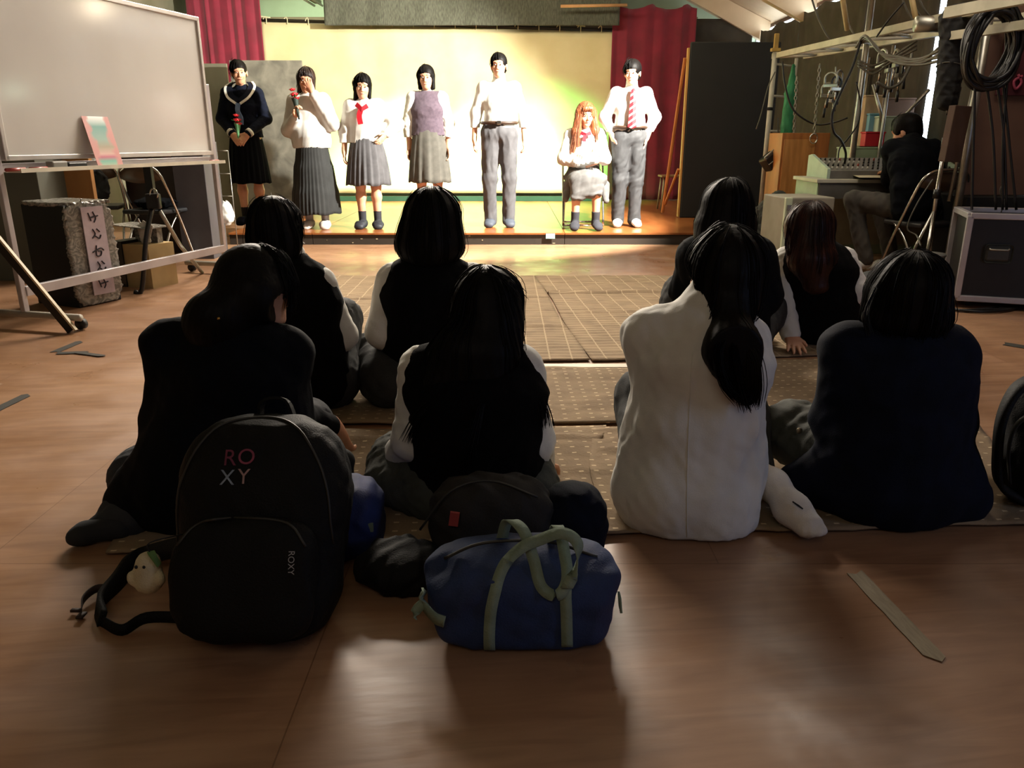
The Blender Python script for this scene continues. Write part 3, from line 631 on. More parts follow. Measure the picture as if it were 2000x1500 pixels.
def skirt(p, name, m, c0, c1, r0, r1, pleats=22, amp=.012, nz=14, hang=1.0, sx=1.35, tiers=None, seed=0, squash=1.0):
    """pleated skirt: open cone from the waist ring to the hem ring"""
    r = random.Random(seed); bm = bmesh.new(); nu = pleats*6; c0 = A3(c0); c1 = A3(c1); rg = []; R, Fw, U = p.fr
    for j in range(nz+1):
        v = j/nz; c = c0+(c1-c0)*v; rad = (r0-.012)+(r1-r0+.012)*(v**.8); ring = []
        for i in range(nu):
            a = 2*math.pi*i/nu; ph = (i*pleats/nu+.25*math.sin(a*3+seed)) % 1; saw = (ph if ph < .8 else (1-ph)*4)-.4
            q = rad+amp*(.06+1.14*v)*saw*2+.006*math.sin(a*5+seed+v*2)*v
            if tiers:
                for tv in tiers:
                    if v > tv: q += .012*min(1, (v-tv)*12)
            P = c+R*math.cos(a)*q*sx*(1-.18*v)+Fw*math.sin(a)*q*squash
            P = P+A3((0, 0, .006*math.sin(a*7+seed)*v)); ring.append(bm.verts.new(P))
        rg.append(ring)
    for j in range(nz):
        for i in range(nu): bm.faces.new((rg[j][i], rg[j][(i+1) % nu], rg[j+1][(i+1) % nu], rg[j+1][i]))
    bmesh.ops.recalc_face_normals(bm, faces=bm.faces)
    o = obj(name, bm, m, None, True); toworld(o, p.root); so = o.modifiers.new('thickness', 'SOLIDIFY'); so.thickness = .003; return o
def strands_from(pts_list, n, spread, seed, r0=.0009):
    """loose hairs following polylines, jittered"""
    r = random.Random(seed); out = []
    for _ in range(n):
        base = r.choice(pts_list); off = Vector((r.gauss(0, spread), r.gauss(0, spread), r.gauss(0, spread*.6))); P = []
        for i, p in enumerate(base): P.append(Vector(p)+off*(.3+.7*i/(len(base)-1))+Vector((r.gauss(0, .002), r.gauss(0, .002), 0)))
        out.append((P, [r0]*((len(P)-1)*4)+[r0*.4]))
    return out

from mathutils.bvhtree import BVHTree
def comb_hair(p, n, seed, m=None, part=(0, -.02), off=.0022, step=.018, maxn=22, r0=.0011, stray=.12, zmin=-9):
    o = [c for c in p.root.children if c.name.split('.')[0] == 'hair'][0]; me = o.data
    bv = BVHTree.FromPolygons([v.co for v in me.vertices], [q.vertices for q in me.polygons]); r = random.Random(seed); bm = bmesh.new()
    H = Vector(p.J['H']); U = Vector(p.hf[2]); R = Vector(p.hf[0]); Fw = Vector(p.hf[1])
    for _ in range(n):
        a = r.uniform(0, 6.283); q = H+U*.13+R*(part[0]+.012*math.cos(a))+Fw*(part[1]+.03*math.sin(a)); d = (R*math.cos(a)+Fw*math.sin(a))*.9-U*.1
        L_ = r.randint(int(maxn*.5), maxn); st = r.random() < stray; of = off*r.uniform(.3, 1.6)*(3 if st else 1); pts = []; sway = r.uniform(-.12, .12); skip = r.randint(0, 6)
        for k in range(L_):
            h = bv.find_nearest(q)
            if h[0] is None: break
            nrm = h[1]
            if (q-h[0]).length > .03 and k > 2: break
            q = h[0]+nrm*of*(1+.5*math.sin(k*.7+seed+a)); 
            if k >= skip: pts.append(q.copy())
            g = Vector((0, 0, -1)); tg = g-nrm*g.dot(nrm)
            if tg.length < .25 and k > 3: break
            side = nrm.cross(g); d = (d*.35+tg.normalized()*.65+side*sway*.25) if tg.length > 1e-3 else d
            d = d-nrm*d.dot(nrm); d.normalize(); q = q+d*step
            if nrm.z < -.45 and k > 3: break
        if len(pts) > 3:
            if r.random() < .6: pts.append(pts[-1]+Vector((r.gauss(0, .003), r.gauss(0, .003), -.012)))
            tube(bm, pts, [r0*.5]+[r0]*(len(pts)-2)+[r0*.3], 3, caps=False)
    toworld(obj('hair_strands', bm, m or M['hair'], None, True), p.root).data
# ------------------------------------------------ audience, seated on the mats, seen from behind
def seated(px, Y, head, neck, sh, el, wr, kn, an, toe, chest=None, pelvis_z=.12, lean=.06, waist=None):
    """pixels of columns with heights in metres; joints as (px, z, Y)"""
    P = K(px, pelvis_z, Y); N = K(*neck); H = K(head[0], head[1]-DZ, head[2])
    W_ = P.lerp(N, .34)+Vector((0, -.03, 0)); C_ = P.lerp(N, .7)+Vector((0, -.02, 0))
    g = lambda v: [K(*v[0]), K(*v[1])]
    J = dict(P=P, W=W_, C=C_, N=N, H=H, sh=g(sh), el=g(el), wr=g(wr), kn=g(kn), an=g(an), toe=g(toe), hip=[P+Vector((-.09, .03, 0)), P+Vector((.09, .03, 0))])
    return J
DZ = 0.0
def Kh(px, z, Y): return K(px, z-DZ, Y)
PK = ['P', 'W', 'C', 'N', 'sh']; AK = ['sh', 'el', 'wr']; LK = ['P', 'hip', 'kn', 'an']
relaxed = lambda d, palm, side, c=.5: (d, palm, side, c)

DZ = 0.028
# A: dark blazer, head bowed to the right, low bun (front row, left)
J = seated(452, 1.96, (497, .635, 2.02), (458, .535, 1.98), ((335, .48, 1.97), (556, .46, 1.98)), ((318, .28, 1.98), (568, .27, 2.04)), ((430, .2, 2.22), (652, .16, 2.22)),
           ((275, .10, 2.0), (600, .15, 2.3)), ((350, .06, 2.2), (560, .06, 2.3)), ((270, .04, 2.22), (610, .05, 2.34)))
pA = Person('person in dark blazer with low bun, head bowed, behind the black rucksack', J, -.12, -.85, -.5, .12)
pA.body(hands=(None, ((.1, .35, -.75), (0, .4, .3), (-1, .3, 0), .5)))
def fA(S):
    pA.torso(S, .03, k=.06); [pA.arm(S, q, .02, .82, k=.03) for q in (0, 1)]; pA.J
    S.ell(K(318, .497, 1.96), (.056, .05, .034), .02, None, 'u', 2.6); S.ell(K(570, .463, 1.98), (.05, .05, .034), .02, None, 'u', 2.6)
    S.cone(K(400, .3, 1.96), K(380, .12, 1.93), .12, .15, .04); S.cone(K(520, .3, 1.98), K(520, .12, 1.95), .11, .14, .04)
    S.cone(K(400, .2, 1.95), K(285, .10, 1.92), .14, .085, .05); S.cone(K(330, .09, 1.9), K(240, .055, 1.9), .09, .05, .05)
pA.cloth('blazer', fA, M['navydk'], PK+['el', 'wr'], .25, .0075, .006, .12, 1, .004)
def fAs(S):
    [pA.leg(S, q, .022, .8, .05) for q in (0, 1)]
    S.cone(K(340, .08, 1.93), K(235, .05, 1.88), .085, .05, .03); S.cone(K(255, .05, 1.86), K(190, .035, 1.83), .05, .028, .03)
pA.cloth('skirt', fAs, mat('slate_navy_wool', '2b2f36', .85, '22262c', 10, bump=.2, bscale=200), LK, .3, .008, .007, .08, 2, .004)
def fAf(S): S.cone(K(235, .035, 1.83), K(165, .03, 1.80), .034, .026, .02)
S = Solid(K(160, 0, 1.8)-Vector((.12, .12, .01)), K(240, .1, 1.83)+Vector((.1, .12, .05)), .006); fAf(S); S.cone(K(165, .03, 1.80), K(148, .026, 1.79), .028, .022, .02, (0, 1, 0), 1.3); S.floor(.004); solid_obj('sock', S, mat('slate_sock', '23262b', .9), pA.root)
S = Solid(K(655, .08, 2.0)-Vector((.12, .12, .09)), K(670, .16, 2.0)+Vector((.1, .12, .08)), .0055)
S.cone(K(668, .03, 2.02), K(664, .15, 1.99), .034, .036, .03, (1, 0, 0), 1.05); S.ell(K(664, .155, 1.985), (.036, .022, .026), .02); S.floor(.004)
o = solid_obj('sock', S, M['black'], pA.root); o['label'] = 'black sock sole with small white mark'
bm = bmesh.new(); c = K(667, .135, 1.947); tube(bm, [c+Vector((-.006, 0, .006)), c+Vector((.0, -.002, 0)), c+Vector((.006, 0, -.007))], [.001, .003, .001], 6); toworld(obj('sock_mark', bm, M['white'], None, True), o)
def hA(S):
    pA.cap(S, .016, .0, deep=.9); S.ell(Kh(497, .645, 1.99), (.086, .095, .088), .012)
    S.ell(Kh(430, .60, 1.93), (.082, .07, .07), .03); S.ell(Kh(408, .575, 1.92), (.062, .055, .07), .03); S.ell(Kh(440, .545, 1.94), (.07, .06, .05), .03)
    pA.facecut(S, .03, .06, .11, .075)
    S.ell(Kh(553, .60, 1.98), (.026, .07, .052), .01, None, 's')
pA.hair(hA, h=.0055, strands=strands_from([[Kh(520, .72, 2.0), Kh(562, .69, 2.0), Kh(570, .64, 2.02), Kh(566, .60, 2.02)], [Kh(470, .73, 1.98), Kh(540, .725, 2.0), Kh(572, .67, 2.02)]], 60, .006, 3))
bm = bmesh.new(); c = K(427, .585, 1.848); bmesh.ops.create_uvsphere(bm, u_segments=8, v_segments=6, radius=.004, matrix=Matrix.Translation(c)); toworld(obj('hair_pin', bm, mat('gold', 'd8a85a', .3, metal=1.0), None, True), pA.root)

DZ = 0.014
# B: vest over white shirt, behind A
J = seated(590, 2.85, (541, .69, 2.86), (560, .555, 2.86), ((500, .49, 2.86), (622, .485, 2.85)), ((490, .3, 2.92), (668, .285, 2.9)), ((560, .22, 3.1), (640, .27, 3.12)),
           ((540, .24, 3.2), (665, .3, 3.12)), ((560, .06, 3.0), (640, .06, 2.95)), ((560, .04, 3.1), (650, .04, 3.05)))
pB = Person('person in black vest with short hair, second from left, sitting behind the bowed head', J, .05, -.35, -.12, 0)
pB.body(hands=(None, ((-.3, .6, -.3), (0, -.3, -1), (-1, 0, 0), .5)))
pB.cloth('shirt', lambda S: (pB.torso(S, .012), [pB.arm(S, q, .022, .92, k=.03) for q in (0, 1)], S.cone(K(566, .56, 2.86), K(566, .6, 2.86), .058, .052, .01)), M['white'], PK+['el', 'wr', 'H'], .14, .007, .004, .07, 4, .004)
pB.cloth('vest', lambda S: (pB.torso(S, .034, k=.06, shoulders=False), S.cone(K(520, .49, 2.85), K(608, .49, 2.85), .066, .06, .05)), M['vest'], PK, .17, .0075, .004, .09, 5, .004)
pB.cloth('trousers', lambda S: ([pB.leg(S, q, .028, .95, .05) for q in (0, 1)], S.cone(K(585, .1, 2.84), K(655, .1, 2.9), .12, .085, .08)), M['greydk'], LK, .2, .008, .007, .06, 6, .004)
def hB(S): pB.cap(S, .014, .0, deep=1.0); S.ell(Kh(541, .655, 2.82), (.088, .07, .085), .03); pB.facecut(S, .03, .06, .12, .07); S.ell(Kh(583, .63, 2.87), (.025, .05, .045), .01, None, 's')
pB.hair(hB, strands=strands_from([[Kh(541, .78, 2.86), Kh(582, .75, 2.84), Kh(590, .68, 2.84)]], 20, .005, 5))
tubeobj('mask_loop', [pB.L(.078, .0, -.03), pB.L(.085, .02, -.02), pB.L(.075, .06, -.035)], .0018, M['white'], None); toworld(bpy.data.objects['mask_loop'], pB.root)

DZ = 0.0
# C: bob, vest, centre back row
J = seated(835, 2.95, (845, .70, 2.97), (840, .56, 2.97), ((770, .475, 2.97), (920, .475, 2.97)), ((748, .29, 2.93), (925, .29, 3.0)), ((790, .2, 3.1), (900, .2, 3.2)),
           ((730, .16, 3.1), (950, .17, 3.2)), ((830, .06, 3.2), (850, .06, 3.2)), ((800, .04, 3.3), (880, .04, 3.3)))
pC = Person('person in black vest with round dark bob, sitting below the back of stage centre', J, .0, .05, .0, 0)
pC.body(hands=(((.3, .5, -.4), (0, 0, -1), (1, 0, 0), .5), None))
pC.cloth('shirt', lambda S: (pC.torso(S, .012), [pC.arm(S, q, .03, .92, k=.03, cuff=-.006) for q in (0, 1)]), M['white'], PK+['el', 'wr'], .14, .007, .004, .07, 7, .004)
pC.cloth('vest', lambda S: (pC.torso(S, .033, k=.06, shoulders=False), S.cone(K(785, .478, 2.97), K(905, .478, 2.97), .062, .062, .05)), M['vest'], PK, .17, .0075, .004, .09, 8, .004)
pC.cloth('trousers', lambda S: ([pC.leg(S, q, .03, .95, .05) for q in (0, 1)], S.cone(K(760, .1, 2.9), K(910, .1, 2.95), .11, .11, .07), S.cone(K(735, .13, 3.0), K(760, .1, 2.86), .09, .08, .05)), M['greydk'], LK, .2, .008, .009, .08, 9, .004)
def hC(S):
    pC.cap(S, .018, .0); S.cone(Kh(843, .71, 2.94), Kh(838, .63, 2.92), .098, .10, .04, (1, 0, 0), 1.05); S.ell(Kh(840, .625, 2.93), (.128, .085, .07), .03)
    S.cone(Kh(812, .66, 2.95), Kh(800, .605, 2.95), .06, .045, .03); S.cone(Kh(872, .66, 2.95), Kh(880, .605, 2.95), .06, .045, .03); pC.facecut(S, .03, .055, .12, .06)
pC.hair(hC, strands=strands_from([[Kh(800, .76, 2.95), Kh(787, .68, 2.93), Kh(783, .6, 2.93)], [Kh(885, .76, 2.95), Kh(900, .68, 2.93), Kh(903, .6, 2.93)]], 40, .004, 7))
tubeobj('mask_loop', smoothpts([K(802, .585, 2.86), K(808, .603, 2.85), K(803, .615, 2.86)], 3), .0022, M['white'], None); o = bpy.data.objects['mask_loop.001']; toworld(o, pC.root)

DZ = 0.034
# D: long hair, vest over white shirt, front centre
J = seated(930, 1.99, (952, .575, 2.06), (930, .46, 2.0), ((828, .405, 2.0), (1012, .41, 2.0)), ((812, .22, 1.98), (1040, .22, 1.99)), ((770, .09, 2.12), (1050, .09, 2.1)),
           ((775, .08, 2.12), (1000, .12, 2.35)), ((830, .06, 2.35), (1010, .06, 2.4)), ((790, .04, 2.4), (1050, .04, 2.45)))
pD = Person('person with long dark hair and black vest, sitting behind the blue sports bag', J, .0, -.05, -.1, 0, hs=1.04)
pD.body(hands=(((-.3, .8, -.3), (0, 0, -1), (1, 0, 0), .4), ((.3, .8, -.3), (0, 0, -1), (-1, 0, 0), .4)))
pD.cloth('shirt', lambda S: (pD.torso(S, .012), [pD.arm(S, q, .024, .95, k=.03, cuff=.006) for q in (0, 1)]), M['white'], PK+['el', 'wr'], .14, .007, .005, .07, 10, .004)
pD.cloth('vest', lambda S: (pD.torso(S, .034, k=.06, shoulders=False), S.cone(K(834, .412, 1.99), K(1008, .415, 1.99), .068, .062, .03)), M['vest'], PK, .18, .0075, .004, .1, 11, .004)
def fDt(S):
    [pD.leg(S, q, .03, .95, .05) for q in (0, 1)]; S.cone(K(850, .08, 1.98), K(1030, .07, 1.98), .10, .09, .04); S.cone(K(800, .06, 2.0), K(748, .065, 2.04), .07, .058, .03)
pD.cloth('trousers', fDt, mat('grey_green_slacks', '3f413b', .85, '32342d', 10, bump=.2, bscale=200), LK, .2, .008, .008, .07, 12, .004)
def hD(S):
    pD.cap(S, .019, .0); S.ell(Kh(950, .567, 2.02), (.094, .098, .1), .015)
    S.cone(Kh(958, .56, 2.0), Kh(955, .45, 1.97), .086, .08, .02); S.cone(Kh(930, .50, 1.95), Kh(905, .30, 1.9), .08, .05, .03, (1, 0, 0), 1.4)
    S.cone(Kh(900, .50, 1.97), Kh(850, .40, 1.93), .07, .05, .05); S.cone(Kh(860, .41, 1.94), Kh(812, .33, 1.93), .045, .02, .04); pD.facecut(S, .03, .055, .12, .06)
pD.hair(hD, lowext=.2, marg=.25, strands=strands_from([[Kh(905, .5, 1.9), Kh(860, .42, 1.88), Kh(820, .36, 1.88), Kh(795, .28, 1.9)], [Kh(1010, .46, 1.95), Kh(1045, .41, 1.93), Kh(1062, .36, 1.92), Kh(1066, .31, 1.93)],
      [Kh(935, .69, 2.0), Kh(955, .702, 2.0), Kh(985, .688, 2.0), Kh(1010, .65, 2.0)], [Kh(940, .4, 1.84), Kh(920, .3, 1.82), Kh(905, .22, 1.84)]], 110, .011, 9, .0011))

DZ = 0.028
# E: long white shirt, ponytail
J = seated(1345, 1.96, (1412, .69, 2.02), (1385, .585, 1.98), ((1272, .505, 1.99), (1446, .49, 1.99)), ((1285, .33, 2.08), (1450, .32, 2.12)), ((1330, .22, 2.28), (1440, .22, 2.3)),
           ((1250, .24, 2.3), (1440, .24, 2.32)), ((1290, .06, 2.2), (1480, .07, 2.05)), ((1290, .04, 2.3), (1560, .05, 1.9)))
pE = Person('person sitting in a long loose white shirt with a dark ponytail', J, .0, .28, -.12, .08)
pE.body(hands=(((.5, .6, 0), (0, 0, -1), (1, 0, 0), .5), None), feet=False)
def fE(S):
    S.folds = 1
    pE.torso(S, .026, k=.06); [pE.arm(S, q, .028, .9, k=.03) for q in (0, 1)]
    S.ell(K(1256, .512, 1.98), (.05, .05, .038), .02, None, 'u', 2.5); S.ell(K(1464, .49, 1.99), (.044, .05, .042), .02, None, 'u', 2.5)
    S.cone(K(1347, .38, 1.98), K(1336, .11, 1.93), .112, .138, .03, (1, 0, 0), 1.42); S.cone(K(1300, .08, 1.93), K(1380, .05, 1.93), .14, .135, .03)
    S.cone(K(1385, .58, 1.975), K(1392, .618, 1.985), .064, .056, .015); S.cone(K(1420, .3, 1.98), K(1425, .14, 1.96), .08, .095, .03)
o = pE.cloth('shirt', fE, M['white'], PK+['el', 'wr', 'H'], .26, .007, .006, .16, 14, .006, .35)
bv_ = BVHTree.FromPolygons([v.co for v in o.data.vertices], [q.vertices for q in o.data.polygons])
def crease(pts_, r_=.002, name='seam'):
    P_ = []
    for q_ in smoothpts(pts_, 6):
        e_ = Vector((0, 0, CAM_H)); h_ = bv_.ray_cast(e_, (q_-e_).normalized(), 5)
        if h_[0] is not None and h_[0].y < 2.1: P_.append(h_[0]-Vector((0, .0004, 0)))
    if len(P_) > 3: bm = bmesh.new(); tube(bm, P_, [r_*.4]+[r_]*(len(P_)-2)+[r_*.4], 6); toworld(obj(name, bm, M['white'], None, True), pE.root)
crease([K(1352, .50, 1.85), K(1346, .35, 1.8), K(1342, .18, 1.78), K(1342, .03, 1.78)], .0016)
# trousers, hem and foot
pE.cloth('trousers', lambda S: [pE.leg(S, q, .02, .9, .05) for q in (0, 1)], M['greydk'], LK, .16, .008, .006, .07, 15, .004)
S = Solid(K(1480, 0, 1.7)-Vector((.05, .05, .01)), K(1610, .2, 2.1)+Vector((.06, .03, .03)), .005)
a, b_, c = K(1508, .085, 1.98), K(1548, .058, 1.88), K(1580, .042, 1.815)
S.cone(K(1480, .09, 2.06), a, .036, .038, .02); S.cone(a, b_, .041, .038, .03, (.9, .3, .2), 1.05); S.cone(b_, c, .038, .031, .03, (.9, .3, .2), 1.25)
for i in range(5): S.ell(c+Vector((.028-.012*i, -.022-.006*math.sin(i), -.004*i*.3)), (.011, .013, .011), .012)
S.wrinkle(.0015, .03, 3); S.floor(.006)
o = solid_obj('sock', S, M['sock'], pE.root); o['label'] = 'white sock with a small dark mark on the sole'
bm = bmesh.new(); p0 = K(1548, .098, 1.845); tube(bm, [p0, p0+Vector((.012, -.012, -.006)), p0+Vector((.02, -.022, -.01))], [.002, .003, .002], 6); toworld(obj('sock_mark', bm, M['greydk'], None, True), o)
def hE(S):
    pE.cap(S, .013, .0, deep=.95); S.ell(Kh(1418, .695, 1.985), (.093, .095, .098), .03); S.ell(Kh(1425, .625, 1.94), (.07, .06, .06), .03)
    S.cone(Kh(1425, .60, 1.9), Kh(1430, .535, 1.84), .045, .066, .035); S.cone(Kh(1430, .54, 1.84), Kh(1447, .46, 1.83), .066, .045, .035); S.cone(Kh(1450, .46, 1.83), Kh(1463, .405, 1.84), .043, .012, .02)
    pE.facecut(S, .03, .056, .12, .07); S.ell(Kh(1345, .66, 2.02), (.022, .06, .06), .012, None, 's')
pE.hair(hE, lowext=.15, marg=.22, amp=.001, strands=strands_from([[Kh(1425, .6, 1.86), Kh(1402, .54, 1.79), Kh(1415, .47, 1.78), Kh(1452, .41, 1.81)], [Kh(1430, .58, 1.85), Kh(1470, .54, 1.81), Kh(1478, .47, 1.8), Kh(1470, .4, 1.83)], [Kh(1430, .58, 1.83), Kh(1440, .5, 1.77), Kh(1460, .4, 1.8)]], 220, .009, 11, .0011))

DZ = 0.034
# F: dark blazer, round bob, front right
J = seated(1730, 1.99, (1768, .625, 2.02), (1762, .50, 2.0), ((1658, .462, 2.0), (1845, .455, 2.0)), ((1625, .26, 2.03), (1862, .26, 2.0)), ((1640, .17, 2.16), (1850, .2, 2.15)),
           ((1550, .16, 2.22), (1820, .2, 2.35)), ((1700, .06, 2.3), (1760, .06, 2.35)), ((1660, .04, 2.4), (1800, .04, 2.4)))
pF = Person('person in dark navy blazer with round bob, sitting nearest at the right', J, .0, -.0, -.08, 0)
pF.body(hands=(None, None))
def fF(S):
    pF.torso(S, .032, k=.06); [pF.arm(S, q, .022, .92, k=.03, cuff=.004) for q in (0, 1)]
    S.ell(K(1645, .478, 2.0), (.052, .05, .034), .02, None, 'u', 2.6); S.ell(K(1855, .46, 2.0), (.05, .05, .04), .02, None, 'u', 2.5)
    S.cone(K(1742, .3, 2.0), K(1745, .09, 1.97), .12, .145, .03, (1, 0, 0), 1.42); S.cone(K(1840, .14, 2.0), K(1866, .05, 1.98), .09, .09, .04); S.cone(K(1640, .12, 2.0), K(1560, .07, 2.02), .09, .06, .04)
pF.cloth('blazer', fF, M['navy'], PK+['el', 'wr'], .27, .0075, .006, .13, 16, .006)
bm = bmesh.new(); c = K(1561, .215, 2.055); bmesh.ops.create_uvsphere(bm, u_segments=12, v_segments=8, radius=.0095, matrix=Matrix.Translation(c)); bmesh.ops.scale(bm, vec=(1, .5, 1), verts=bm.verts, space=Matrix.Translation(-c)); toworld(obj('button', bm, mat('pewter_button', '8e8672', .35, metal=.8), None, True), pF.root)
pF.cloth('trousers', lambda S: ([pF.leg(S, q, .03, .95, .05) for q in (0, 1)], S.cone(K(1525, .15, 2.2), K(1600, .13, 2.08), .07, .075, .03)), mat('grey_green_slacks', '45463f'), LK, .2, .008, .010, .07, 17, .006)
def hF(S):
    pF.cap(S, .02, .0); S.ell(Kh(1768, .635, 2.0), (.1, .1, .094), .012); S.ell(Kh(1768, .59, 1.99), (.112, .088, .058), .012); S.cone(Kh(1735, .6, 2.0), Kh(1727, .56, 2.0), .05, .035, .03); S.cone(Kh(1805, .6, 2.0), Kh(1812, .56, 2.0), .055, .035, .03); pF.facecut(S, .03, .055, .12, .06)
pF.hair(hF, strands=strands_from([[Kh(1710, .68, 1.93), Kh(1692, .62, 1.92), Kh(1700, .555, 1.93)], [Kh(1830, .68, 1.93), Kh(1850, .62, 1.92), Kh(1838, .55, 1.93)]], 50, .004, 13))

DZ = 0.01
# G: dark jacket, bob, far right back row
J = seated(1425, 3.5, (1420, .715, 3.52), (1425, .58, 3.52), ((1358, .5, 3.52), (1480, .5, 3.5)), ((1335, .33, 3.6), (1500, .32, 3.5)), ((1380, .25, 3.75), (1470, .22, 3.7)),
           ((1330, .28, 3.8), (1500, .2, 3.75)), ((1310, .07, 3.7), (1480, .06, 3.8)), ((1300, .05, 3.85), (1500, .04, 3.9)))
pG = Person('person in dark jacket with bob, sitting just beyond the white shirt and ponytail', J, .05, .15, -.1, 0)
pG.body(hands=(((.5, .5, 0), (0, 0, -1), (1, 0, 0), .5), None))
pG.cloth('jacket', lambda S: (pG.torso(S, .03, k=.06), [pG.arm(S, q, .026, .9, k=.05) for q in (0, 1)]), M['navydk'], PK+['el', 'wr'], .17, .008, .006, .1, 18, .004)
pG.cloth('trousers', lambda S: ([pG.leg(S, q, .03, .95, .05) for q in (0, 1)],), M['greydk'], LK, .2, .009, .007, .07, 19, .004)
S = Solid(K(1300, 0, 3.4)-Vector((.15, .1, .0)), K(1330, .2, 3.8)+Vector((.12, .1, 0)), .007); S.cone(K(1318, .05, 3.72), K(1300, .045, 3.52), .05, .042, .03, (1, 0, 0), 1.2); S.floor(.01); solid_obj('sock', S, mat('grey_violet_sock', '55505c', .9), pG.root)
def hG(S):
    pG.cap(S, .018, .0); S.cone(Kh(1418, .73, 3.5), Kh(1412, .6, 3.47), .098, .105, .04, (1, 0, 0), 1.15); S.cone(Kh(1385, .64, 3.5), Kh(1374, .54, 3.48), .06, .03, .04); S.cone(Kh(1450, .64, 3.5), Kh(1455, .54, 3.48), .06, .045, .04); pG.facecut(S, .03, .055, .12, .06)
pG.hair(hG, lowext=.05, strands=strands_from([[Kh(1395, .78, 3.5), Kh(1372, .68, 3.48), Kh(1366, .56, 3.47)]], 30, .006, 15, .0013))

DZ = 0.02
# H: vest, white shirt, leaning back on the left hand
J = seated(1605, 3.86, (1582, .60, 3.88), (1590, .485, 3.88), ((1535, .42, 3.9), (1645, .42, 3.88)), ((1528, .23, 3.84), (1672, .28, 3.82)), ((1545, .07, 3.74), (1690, .2, 4.05)),
           ((1580, .25, 4.35), (1700, .22, 4.3)), ((1560, .06, 4.5), (1680, .06, 4.4)), ((1560, .04, 4.65), (1690, .04, 4.6)))
pH = Person('person in black vest and white sleeves leaning back on one hand, reddish hair', J, -.1, -.05, .0, 0)
pH.body(hands=(((-.1, -.95, -.25), (0, -.1, -1), (1, .2, 0), .12, 1.0, 2.0), ((.2, .9, 0), (0, 0, -1), (-1, 0, 0), .4)))
pH.cloth('shirt', lambda S: (pH.torso(S, .012), [pH.arm(S, q, .026, .93, k=.03, cuff=.002) for q in (0, 1)]), M['white'], PK+['el', 'wr'], .14, .007, .005, .06, 20, .004)
pH.cloth('vest', lambda S: (pH.torso(S, .033, k=.06, shoulders=False), S.cone(K(1548, .42, 3.88), K(1632, .42, 3.88), .062, .06, .05)), M['vest'], PK, .17, .008, .004, .1, 21, .004)
pH.cloth('trousers', lambda S: ([pH.leg(S, q, .028, .95, .05) for q in (0, 1)],), M['greydk'], LK, .2, .009, .006, .07, 22, .004)
def hH(S):
    pH.cap(S, .018, .0); S.cone(Kh(1580, .62, 3.86), Kh(1582, .46, 3.79), .098, .085, .04, (1, 0, 0), 1.2); S.cone(Kh(1590, .46, 3.79), Kh(1595, .34, 3.76), .08, .05, .04, (1, 0, 0), 1.4); pH.facecut(S, .03, .055, .12, .06)
pH.hair(hH, lowext=.15, m=M['brownhair'], strands=strands_from([[Kh(1552, .66, 3.84), Kh(1535, .56, 3.8), Kh(1540, .47, 3.78)], [Kh(1612, .66, 3.84), Kh(1628, .56, 3.8), Kh(1620, .46, 3.78)]], 50, .006, 17, .0013))

for p_, n_, sd_ in ((pA, 420, 1), (pB, 260, 2), (pC, 300, 3), (pD, 480, 4), (pE, 380, 5), (pF, 480, 6), (pG, 240, 7)): comb_hair(p_, n_, sd_)
comb_hair(pH, 260, 8, M['brownhair'])
# ------------------------------------------------ actors on the stage
TZ = .117
def actor(px, Y, h, yaw=math.pi, lean=0):
    """standing joints; local right/forward/up scaled by body height"""
    k = h/1.6; b = A3(K(px, TZ, Y)); r, f, u = frame(yaw)
    g = lambda a, c, d: b+(r*a+f*c+u*d)*k
    J = dict(P=g(0, 0, .885), W=g(0, 0, 1.02), C=g(0, -.005, 1.17), N=g(0, -.012, 1.335), H=g(0, .018, 1.482), sh=[g(-.145, -.01, 1.285), g(.145, -.01, 1.285)],
             el=[g(-.2, -.02, 1.04), g(.2, -.02, 1.04)], wr=[g(-.205, .03, .82), g(.205, .03, .82)], hip=[g(-.082, 0, .85), g(.082, 0, .85)], kn=[g(-.085, .01, .46), g(.085, .01, .46)],
             an=[g(-.085, -.01, .075), g(.085, -.01, .075)], toe=[g(-.105, .13, .028), g(.105, .13, .028)])
    return J, g, k
HD = lambda g0, side=1: None
TK = ['P', 'W', 'C', 'N', 'sh', 'el', 'wr']; LEGS = ['hip', 'kn', 'an', 'toe']
def shoes(p, m, i=.006, name='shoe', top=None):
    i = max(i, .012)
    for q in (0, 1):
        a, t = p.J['an'][q], p.J['toe'][q]; lo = np.minimum(a, t)-.09; hi = np.maximum(a, t)+.09; S = Solid(lo, hi, .006); p.foot(S, q, i); S.cut(a+A3((0, 0, .01)), (0, 0, 1)); S.floor(TZ); o = solid_obj(name, S, m); toworld(o, p.root)
        if top:
            d = (t-a); d[2] = 0; d /= np.linalg.norm(d); c = Vector(a*.45+t*.55)+Vector((0, 0, .027)); bm = bmesh.new(); bx(bm, (0, 0, 0), (.06, .035, .012), Matrix.Rotation(math.atan2(d[1], d[0])-math.pi/2, 3, 'Z'), .004); bmesh.ops.translate(bm, vec=c, verts=bm.verts); st = obj('instep_strap', bm, top); st.parent = o; st.matrix_parent_inverse = Matrix()
def socks(p, m, hi_=.16, i=.004, floorz=TZ):
    for q in (0, 1):
        a, t, kn = p.J['an'][q], p.J['toe'][q], p.J['kn'][q]; lo = np.minimum(a, t)-.09; hh = np.maximum(a, t)+.09; hh[2] += hi_; S = Solid(lo, hh, .006); p.foot(S, q, i); u = (kn-a)/np.linalg.norm(kn-a); S.cone(a, a+u*hi_, .034+i, .038+i, .02); S.cut(a+u*(hi_-.02), u); S.floor(floorz); toworld(solid_obj('sock', S, m), p.root)
def ribbon_part(p, name, pts, w_, th, side, m):
    bm = bmesh.new(); ribbon(bm, pts, w_, th, side); return toworld(obj(name, bm, m), p.root)

